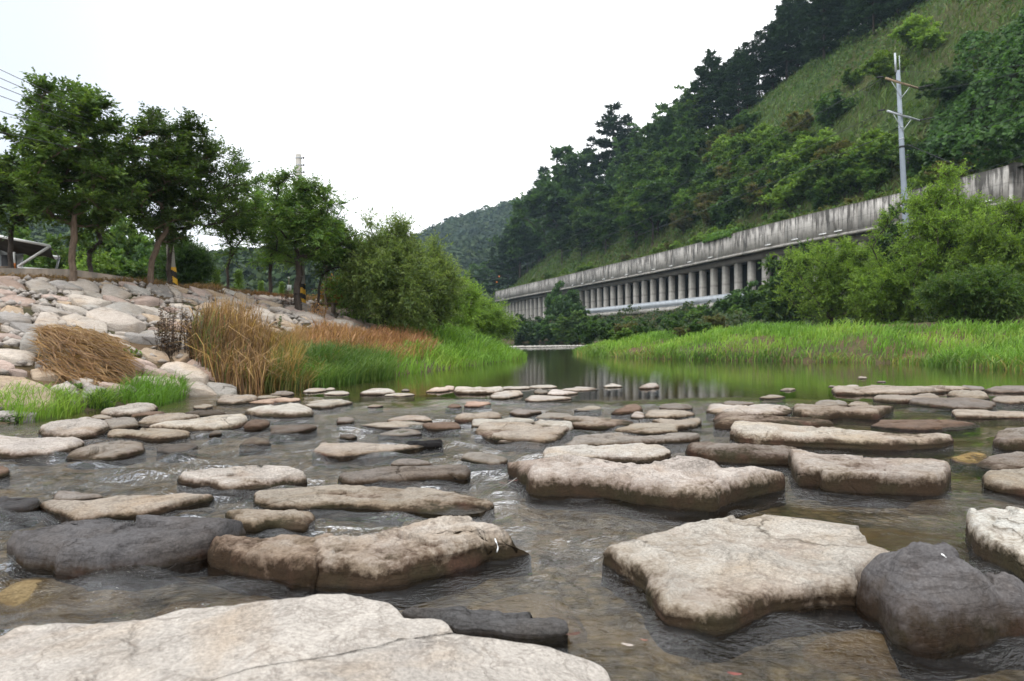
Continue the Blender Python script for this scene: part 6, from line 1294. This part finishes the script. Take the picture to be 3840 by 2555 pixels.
rock('C', [(1003, 467), (1057, 464)], [(1042, 456), (1015, 454)], PALE, 'speck-sized pale stone, leftmost before the long thin rock', 0.5, box=2.4)
# white bird droppings
from mathutils.bvhtree import BVHTree
def streak(key, view, pts, wd):
    o = next(r for r in ROCKS if key in r['label']); me = o.data; nv = len(me.vertices); co = np.empty(nv * 3, np.float32); me.vertices.foreach_get('co', co)
    t = BVHTree.FromPolygons([Vector(v) for v in co.reshape(-1, 3)], [tuple(p.vertices) for p in me.polygons]); L = []
    for i, (x, y) in enumerate(pts):
        d = Vector(ray(*V_(view, x, y))).normalized(); loc, nr_, _, _ = t.ray_cast(Vector((0, 0, CAM_H)) - o.location, d)
        if loc is None: continue
        w2 = wd * (0.6 + 0.5 * math.sin(i * 2.1)); sx = Vector((1, 0, 0)) - nr_ * nr_.x; sx.normalize(); up = loc + nr_ * 0.004
        L.append((up - sx * w2, up + sx * w2, up + nr_ * 0.002))
    if len(L) < 2: return
    V = np.array([list(p) for q in L for p in (q[0], q[2], q[1])]); F = []
    for i in range(len(L) - 1): F += [(i * 3, i * 3 + 1, i * 3 + 4, i * 3 + 3), (i * 3 + 1, i * 3 + 2, i * 3 + 5, i * 3 + 4)]
    link('white_streak', mesh_data('white_streak', V, np.array(F), M['white_paint']), o)
streak('white bird streak', 'E', [(1056, 586), (1062, 605), (1070, 625), (1075, 645), (1073, 662), (1070, 680)], 0.004)
streak('dark cone-shaped', 'F', [(1775, 690), (1788, 702), (1800, 712), (1812, 722)], 0.004)
# driftwood, burnt black
rock('B', [(447, 860), (550, 880), (692, 874)], [(692, 843), (630, 830), (560, 835), (480, 838)], (0.012, 0.012, 0.013), 'burnt black piece of driftwood lying in the rapids', 0.6, box=2.4, rough=2.0, stain=0.0, name='driftwood')
rock('B', [(255, 838), (300, 842), (400, 838)], [(395, 825), (340, 822), (270, 825)], (0.02, 0.02, 0.02), 'small black snag left of the burnt driftwood', 0.5, box=2.4, rough=2.0, stain=0.0, name='driftwood')
# stones under water that shine through
for k in range(30):
    px, py = rs2.uniform(-100, 3900), rs2.uniform(1600, 2500); p = at_z(px, py, -0.1)
    if np.interp(p[1], [0, 2], [0, 1]) <= 0: continue
    r = rs2.uniform(0.08, 0.26); th = np.linspace(0, 6.283, 9, endpoint=False); pl_ = p[:2] + np.c_[np.cos(th) * r * rs2.uniform(1, 1.8), np.sin(th) * r] * rs2.uniform(0.8, 1.2, (9, 1))
    zt = rs2.uniform(-0.05, -0.02); gz = float(ground_z([p[0]], [p[1]])[0])
    na = 18; O = catmull(pl_, na); c = O.mean(0); rings = [np.c_[c + (O - c) * s, np.full(na, gz - 0.05 + (zt - gz + 0.05) * f)] for s, f in ((1.0, 0.0), (0.96, 0.5), (0.8, 0.85), (0.45, 1.0))]
    V = np.vstack(rings + [np.r_[c, zt + 0.01][None]]); V[:, 2] += 0.02 * vnoise(V * 6, k); q = np.arange(na); q2 = (q + 1) % na
    F4 = np.vstack([np.stack([a * na + q, a * na + q2, (a + 1) * na + q2, (a + 1) * na + q], -1) for a in range(3)]); F3 = np.stack([3 * na + q, 3 * na + q2, np.full(na, 4 * na)], -1)
    n_ = len(V); o = link('submerged_stone', mesh_data('submerged_stone', V - np.r_[c, 0], [F4, F3], M['rock'], attrs={'stain': np.full(n_, 0.3), 'wet': np.zeros(n_)}, smooth=True), None, (c[0], c[1], 0), uniq('sunken brown stone', 'under ' + ('the near water' if p[1] < 2.2 else 'the near rapids' if p[1] < 3.2 else 'the middle rapids' if p[1] < 5 else 'the upper rapids') + ', ' + ('at the left' if px < 1000 else 'left of centre' if px < 1900 else 'right of centre' if px < 2800 else 'at the right')), 'stone', 'stones under the water')
    o.color = (*(np.array([(0.15, 0.11, 0.06), (0.12, 0.095, 0.06), (0.18, 0.135, 0.07)][k % 3])), 1)
# pale gravel bar at the far bend
gb = MB(); rgb = np.random.RandomState(3); Vg = []; Fg = []
nG = 900; gx = rgb.uniform(0, 1, nG); pA, pB = at_z(1930, 1303.5), at_z(2200, 1299.5); G0 = pA[None] * (1 - gx[:, None]) + pB[None] * gx[:, None]; G0 = G0 + np.c_[rgb.normal(size=nG) * 0.3, rgb.normal(size=nG) * 0.5, np.zeros(nG)]
scg = rgb.uniform(0.05, 0.15, (nG, 1, 1)) * rgb.uniform(0.6, 1.3, (nG, 6, 1)); Vg = (G0 + np.array([0, 0, 0.06]))[:, None, :] + ico[None] * scg * np.array([1.4, 1.2, 0.8])
link('gravel_bar', mesh_data('gravel_bar', Vg.reshape(-1, 3), (np.arange(nG)[:, None, None] * 6 + icf[None]).reshape(-1, 3), M['white_gravel']), kind='stuff', label='strip of bleached gravel across the far bend of the river', cat='gravel')

# ================================================================ POLES, WIRES, AWNING, SMALL THINGS
def cable(a, b, sag, r, label, group=None, n=18):
    a, b = np.array(a, float), np.array(b, float); m = MB()
    m.tube([a + (b - a) * f - np.array([0, 0, sag * 4 * f * (1 - f)]) for f in np.linspace(0, 1, n)], r, 4)
    return m.build('overhead_wire', M['wire'], label=label, cat='wire', group=group)
# steel utility pole before the gallery
pY = 63.0; pb = at_y(3396, 830, pY); pt = at_y(3364, 200, pY); px0 = pb + (pb - pt) / np.linalg.norm(pb - pt) * 7.5
pole = empty('utility_pole', (px0[0], pY, px0[2]), 'tall grey steel utility pole with two crossarms before the gallery', 'utility pole')
O3 = np.array(pole.location); ax = (pt - px0); Lp = np.linalg.norm(ax); ax /= Lp
def on(f): return ax * Lp * f
k_ = pY / FPX
m = MB(); m.tube([on(0), on(0.3), on(0.6), on(0.93)], [0.30, 0.27, 0.225, 0.17], 14); m.build('shaft', M['pole_paint'], pole, smooth=True)
m = MB(); m.tube([on(0.925) + np.array([-0.2, 0, 0]), on(1.0) + np.array([-0.2, 0, 0])], 0.09, 8); m.tube([on(0.925) + np.array([0.18, 0, 0]), on(0.99) + np.array([0.18, 0, 0])], 0.035, 6); m.build('top_spike', M['steel'], pole)
for f in (0.30, 0.40, 0.62, 0.655, 0.70):
    m = MB(); r_ = np.interp(f, [0, .3, .6, .93], [.30, .27, .225, .17]) + 0.02; m.tube([on(f), on(f) + ax * (0.18 if f < .65 else 0.08)], r_, 14); m.build('band', M['dark_metal'] if f in (.62, .40) else M['steel'], pole)
arm_dir = norm(np.array([0.95, 0.25, -0.16]))
for f, mt in ((0.875, 'arm_wood'), (0.745, 'steel')):
    a = on(f); arm = MB(); arm.tube([a - arm_dir * 1.7 + np.array([0, -0.35, 0]), a + arm_dir * 1.9 + np.array([0, -0.35, 0])], 0.10, 6); ao = arm.build('crossarm', M[mt], pole)
    b_ = MB(); b_.tube([a - arm_dir * 1.2 + np.array([0, -0.42, 0.12]), a + arm_dir * 2.5 + np.array([0, -0.42, -0.1])], 0.03, 5); b_.build('arm_cable', M['dark_metal'], ao)
    for sgn in (-1, 1):
        br = MB(); br.tube([a + arm_dir * sgn * 1.1 + np.array([0, -0.33, 0]), a - ax * 1.35 + np.array([0, -0.3, 0])], 0.03, 5); br.build('brace', M['steel'], ao)
        ins = MB(); s0 = a + arm_dir * sgn * 2.0 + np.array([0, -0.35, 0.05]); d_ = np.array([0.75 * sgn, -0.5, -0.25 if sgn < 0 else 0.05])
        for q in range(5): ins.tube([s0 + d_ * q * 0.22, s0 + d_ * (q * 0.22 + 0.1)], 0.085, 8)
        ins.tube([s0, s0 + d_ * 1.3], 0.045, 5); ins.build('insulator', M['dark_metal'], ao)
for f in (0.56, 0.575, 0.59): m = MB(); m.box(on(f) + np.array([0.42, -0.1, 0]), (0.16, 0.14, 0.16)); m.build('bracket', M['dark_metal'], pole)
for (f, ex, ey, lab) in [(0.93, 3900, 235, 'top wire running right from the utility pole'), (0.875, 3900, 250, 'wire running right from the upper crossarm end'), (0.745, 3920, 318, 'wire running right from the lower crossarm'), (0.63, 3930, 404, 'pale wire running right from the clamp on the pole'), (0.44, 3930, 545, 'lowest wire running right behind the pole')]:
    s0 = O3 + on(f) + arm_dir * (2.4 if f in (.875, .745) else 0.3); cable(s0, at_y(ex, ey, 52), 0.25, 0.014, lab)
cable(O3 + on(0.635) + np.array([0.5, 0, 0]), at_y(3652, 643, 59.0), 0.05, 0.03, 'pale stay wire from the pole down to the parapet')
for q, (f, rowb) in enumerate([(0.875, 1030), (0.745, 1047), (0.65, 1058)]):
    s0 = O3 + on(f) - arm_dir * 1.9; cable(s0, at_y(1700, rowb, 230), 3.2, 0.028, ['upper', 'middle', 'lower'][q] + ' long wire running past the wood from the pole to the far bend')
for q, (x, y) in enumerate([(1872, 1038), (1863, 1059)]):
    m = MB(); p = at_y(x, y, 185); m.tube([(0, 0, 0.24), (0, 0, 0.17), (0, 0, 0), (0, 0, -0.17), (0, 0, -0.24)], [0.04, 0.17, 0.24, 0.17, 0.04], 10); m.build('marker_ball', M['orange_paint'], None, p, smooth=True, label=['upper', 'lower'][q] + ' orange marker ball on the far wires', cat='marker ball')
# concrete pole behind the layered trees
def conc_pole(name, bx, by, tx, ty, Y, r0, r1, label, steps=(), stripe=0.9):
    b = at_y(bx, by, Y); b[2] = float(ground_z([b[0]], [b[1]])[0]) - 0.2; t = at_y(tx, ty, Y)
    o = empty(name, b, label, 'pole'); v = t - b; m = MB(); m.tube([(0, 0, 0), v * 0.5, v], [r0, (r0 + r1) / 2, r1], 14); m.build('shaft', M['conc_pole'], o, smooth=True)
    u = v / np.linalg.norm(v)
    for row in steps:
        f = (by - row) / (by - ty); st = MB(); c = v * f; st.tube([c + np.array([r1 - 0.02, -0.02, 0]), c + np.array([r1 + 0.13, -0.03, 0])], 0.02, 6); st.tube([c + np.array([r1 + 0.10, -0.03, 0.035]), c + np.array([r1 + 0.10, -0.03, -0.035])], 0.035, 8); st.build('step_bolt', M['dark_metal'], o)
        cl = MB(); cl.tube([c - u * 0.02, c + u * 0.02], r1 + 0.012, 14); cl.build('band', M['steel'], o)
    if stripe > 0:
        n = 20; hs = stripe; rows = 24
        for cidx in (0, 1):
            Vs, Fs = [], []
            for a in range(rows + 1):
                for q in range(n): th = q * 2 * math.pi / n; rr_ = r0 + 0.012 - (r0 - r1) * (a / rows * hs + .2) / np.linalg.norm(v); p = u * (0.25 + hs * a / rows); Vs.append(p + np.array([math.cos(th) * rr_, math.sin(th) * rr_, 0]))
            for a in range(rows):
                for q in range(n):
                    ph = (a / rows * hs / 0.42 + q / n * 1.0) % 1.0
                    if (ph < 0.5) == (cidx == 0): Fs.append((a * n + q, a * n + (q + 1) % n, (a + 1) * n + (q + 1) % n, (a + 1) * n + q))
            link('hazard_stripe', mesh_data('hazard_stripe', np.array(Vs), np.array(Fs), M['yellow'] if cidx == 0 else M['black']), o)
    return o
conc_pole('concrete_pole', 1131, 1112, 1119, 580, 27.5, 0.17, 0.115, 'concrete pole with step bolts rising out of the layered trees', (592, 616, 640, 661))
cp2 = conc_pole('concrete_pole', 652, 1066, 599, 488, 23.0, 0.135, 0.085, 'concrete pole hidden in the dark trees, yellow and black stripes at its foot', stripe=0.62)
tp = at_y(599, 500, 23.0)
for q, (x, y) in enumerate([(-60, 232), (-60, 266), (-60, 300), (-60, 337), (-60, 398), (-60, 480)]):
    e = at_y(x, y, 14.5); s0 = tp + np.array([0, 0, -0.10 * q if q < 4 else -0.55 - 0.25 * (q - 4)])
    cable(s0, e, 0.12, 0.008, ['topmost', 'second', 'third', 'fourth', 'fifth', 'lowest'][q] + ' of the wires descending from the upper left corner')
# low wall behind the trees
lw = [(-0.80 * 24, 23.3, 3.42), (-15.0, 23.3, 3.35), (-13.4, 23.6, 3.12), (-12.2, 24.0, 2.90)]
wm = MB(); n = len(lw); Vw = []; stw = []
for (x, y, z) in lw:
    for (dy, zz) in ((0, 2.2), (0, z), (0.22, z), (0.22, 2.2)): Vw.append((x, y + dy, zz)); stw.append((x * 0.7, 0.0 if zz < 2.5 else 0.9, zz))
Fw = [(a * 4 + q, a * 4 + (q + 1) % 4, (a + 1) * 4 + (q + 1) % 4, (a + 1) * 4 + q) for a in range(n - 1) for q in range(4)] + [(3, 2, 1, 0), (n * 4 - 4, n * 4 - 3, n * 4 - 2, n * 4 - 1)]
link('low_wall', mesh_data('low_wall', np.array(Vw), np.array(Fw), M['wall'], attrs={'st': np.array(stw)}), label='low stained concrete wall behind the leftmost trees', cat='wall')
# shade awning
Ya = 26.0
aw = empty('shade_awning', (0, 0, 0), 'white framed awning with sagging dark shade cloth at the left edge', 'awning')
def P(x, y, Y=Ya): return at_y(x, y, Y)
def bar(name, pts, r, mat): m = MB(); m.tube(pts, r, 8); return m.build(name, M[mat], aw, smooth=True)
bl, br_, fl, fr = P(-60, 876, 25.0), P(187, 923, 25.2), P(-60, 938, 28.0), P(222, 964, 28.2)
bar('top_beam', [bl, br_], 0.05, 'white_paint'); bar('front_beam', [fl, fr], 0.045, 'white_paint')
bar('strut', [P(187, 924, 25.2), P(68, 1000, 25.6)], 0.05, 'white_paint'); bar('corner_post', [P(222, 966, 28.2), P(205, 1034, 28.2)], 0.045, 'steel')
m = MB(); g_ = 12
A_ = [bl + (br_ - bl) * f - np.array([0, 0, 0.02]) for f in np.linspace(0, 1, g_)]; B_ = [fl + (fr - fl) * f for f in np.linspace(0, 1, g_)]
rows = [[a + (b - a) * q - np.array([0, 0, 0.22 * math.sin(math.pi * q) * (1 + 0.3 * math.sin(k * 1.9))]) for k, (a, b) in enumerate(zip(A_, B_))] for q in np.linspace(0, 1, 9)]
Vs = np.vstack([np.array(r) for r in rows]); Fs = [(a * g_ + b, a * g_ + b + 1, (a + 1) * g_ + b + 1, (a + 1) * g_ + b) for a in range(8) for b in range(g_ - 1)]
so = link('shade_cloth', mesh_data('shade_cloth', Vs, np.array(Fs), M['shade_cloth'], smooth=True), aw)
fm_ = MB(); fm_.add([br_, br_ + np.array([0.05, -0.1, -0.12]), P(225, 966, 28.2), P(226, 975, 28.2), P(205, 945, 26.5)], [(0, 4, 3, 2), (0, 1, 4)]); fm_.build('end_flap', M['shade_cloth'], aw)
wp = bar('white_post', [P(50, 946, 25.2), P(53, 1018, 25.2)], 0.06, 'white_paint')
m = MB(); m.tube([P(52, 988, 25.2), P(53, 1007, 25.2)], 0.066, 10); m.build('orange_band', M['orange_paint'], wp)
dk = empty('low_deck', (0, 0, 0), 'low wooden deck with a pale edge under the awning', 'deck')
m = MB(); c1, c2, c3, c4 = P(68, 1006, 25.4), P(182, 1012, 25.4), P(192, 1026, 24.6), P(60, 1020, 24.6); m.strip([c1, c2], [c4, c3]); m.strip([c1 - [0, 0, .08], c2 - [0, 0, .08]], [c4 - [0, 0, .08], c3 - [0, 0, .08]]); m.strip([c4, c3], [c4 - [0, 0, .08], c3 - [0, 0, .08]]); m.build('deck_top', M['wood'], dk)
m = MB(); m.tube([P(68, 1004, 25.45), P(182, 1011, 25.45)], 0.035, 6); m.build('pale_edge', M['white_paint'], dk)
for x in (72, 152, 184): m = MB(); m.tube([P(x, 1012, 25.2), P(x - 1, 1040, 25.2)], 0.04, 6); m.build('leg', M['white_paint'] if x == 152 else M['wood'], dk)
sh = empty('site_hut', (0, 0, 0), 'grey panelled hut under the awning at the left edge', 'hut')
m = MB(); m.box((P(-40, 990, 27.2)[0], 27.4, 3.6), (1.55, 1.2, 1.9)); m.build('wall', simple('hut_panel', (0.42, 0.45, 0.46), 0.6, 0, 0.1, 1), sh)
m = MB(); m.box((P(30, 990, 26.7)[0], 26.75, 3.5), (0.55, 0.06, 1.5)); m.build('door', M['dark_metal'], sh)
for z in (3.25, 3.75): m = MB(); m.box((P(10, 990, 26.5)[0], 26.6, z), (0.9, 0.05, 0.09)); m.build('rail', M['wood'], sh)
# white notice
nb = cast(1083, 1108); nt_ = empty('notice_board', nb, 'small white notice on a thin post between the trunks', 'notice'); kk = nb[1] / FPX
m = MB(); m.tube([(0, 0, -0.2), (0, 0, (1108 - 1040) * kk)], 0.022, 6); m.build('post', M['wood'], nt_)
m = MB(); m.box((0.03, -0.04, (1108 - 1074) * kk), (0.20, 0.02, 0.27)); pn = m.build('panel', M['white_paint'], nt_)
m = MB(); m.box((0.03, -0.053, (1108 - 1074) * kk + 0.02), (0.012, 0.004, 0.16)); m.build('printed_line', M['conc_pole'], pn)
m = MB(); m.box((-0.01, 0, (1108 - 1036) * kk), (0.07, 0.07, 0.06)); m.build('cap', M['white_paint'], nt_)
# bench at the end of the terrace
bp_ = at_y(1215, 1110, 27.5); gz = float(ground_z([bp_[0]], [bp_[1]])[0]); bo = empty('wooden_bench', (bp_[0], 27.5, gz), 'dark low wooden bench at the right end of the terrace', 'bench')
for dy in (-0.16, 0.0, 0.16): m = MB(); m.box((0, dy, 0.42), (1.0, 0.13, 0.04)); m.build('slat', M['wood'], bo)
for dx in (-0.38, 0.38): m = MB(); m.box((dx, 0, 0.2), (0.09, 0.36, 0.40)); m.build('leg', M['wood'], bo)
# leaves and a twig by the rocks
def fallen(px, py, z, size, colr, label, seed, name='fallen_leaf'):
    p = at_z(px, py, z); rg = np.random.RandomState(seed); th = np.linspace(0, 2 * math.pi, 12, endpoint=False)
    q = np.c_[np.cos(th) * size, np.sin(th) * size * 0.42 * (1 - 0.25 * np.cos(th)), np.zeros(12)]; a = rg.rand() * 6.28
    q = np.c_[q[:, 0] * math.cos(a) - q[:, 1] * math.sin(a), q[:, 0] * math.sin(a) + q[:, 1] * math.cos(a), 0.25 * size * np.cos(th * 2) * 0.4 + 0.3 * np.abs(q[:, 1])]
    V = np.vstack([q, [[0, 0, -0.004]]]); F = [(k, (k + 1) % 12, 12) for k in range(12)]
    link(name, mesh_data(name, V, np.array(F), simple('leaf_' + str(seed), colr, 0.6, 0, 0.25, 60)), None, p + np.array([0, 0, 0.008]), label, 'leaf')
fallen(2352, 2428, 0.006, 0.020, (0.36, 0.31, 0.27), 'pale dead leaf floating right of the charcoal log rock', 1)
fallen(2415, 2410, 0.006, 0.014, (0.22, 0.11, 0.075), 'small pinkish dead leaf floating beside the pale one', 2)
fallen(2150, 2388, 0.012, 0.026, (0.07, 0.03, 0.018), 'dark red leaf caught at the tip of the charcoal log rock', 3)
fallen(2755, 2538, 0.006, 0.022, (0.16, 0.05, 0.04), 'red leaf at the bottom edge of the stream', 4)
fallen(1240, 1985, 0.006, 0.030, (0.05, 0.02, 0.015), 'dark leaf drifting behind the humped beige rock', 5)
fallen(1888, 1818, 0.008, 0.035, (0.16, 0.05, 0.02), 'brown leaf on the twig at the left end of the biggest boulder', 6)
fallen(1925, 1808, 0.010, 0.040, (0.08, 0.03, 0.02), 'dark curled leaf between the twig and the biggest boulder', 7)
m = MB(); m.tube([at_z(1880, 1832, 0.005), at_z(1905, 1815, 0.02), at_z(1938, 1792, 0.06)], [0.004, 0.0035, 0.002], 5); m.build('twig', M['conc_pole'], label='thin pale twig stuck against the biggest mid stream boulder', cat='twig')
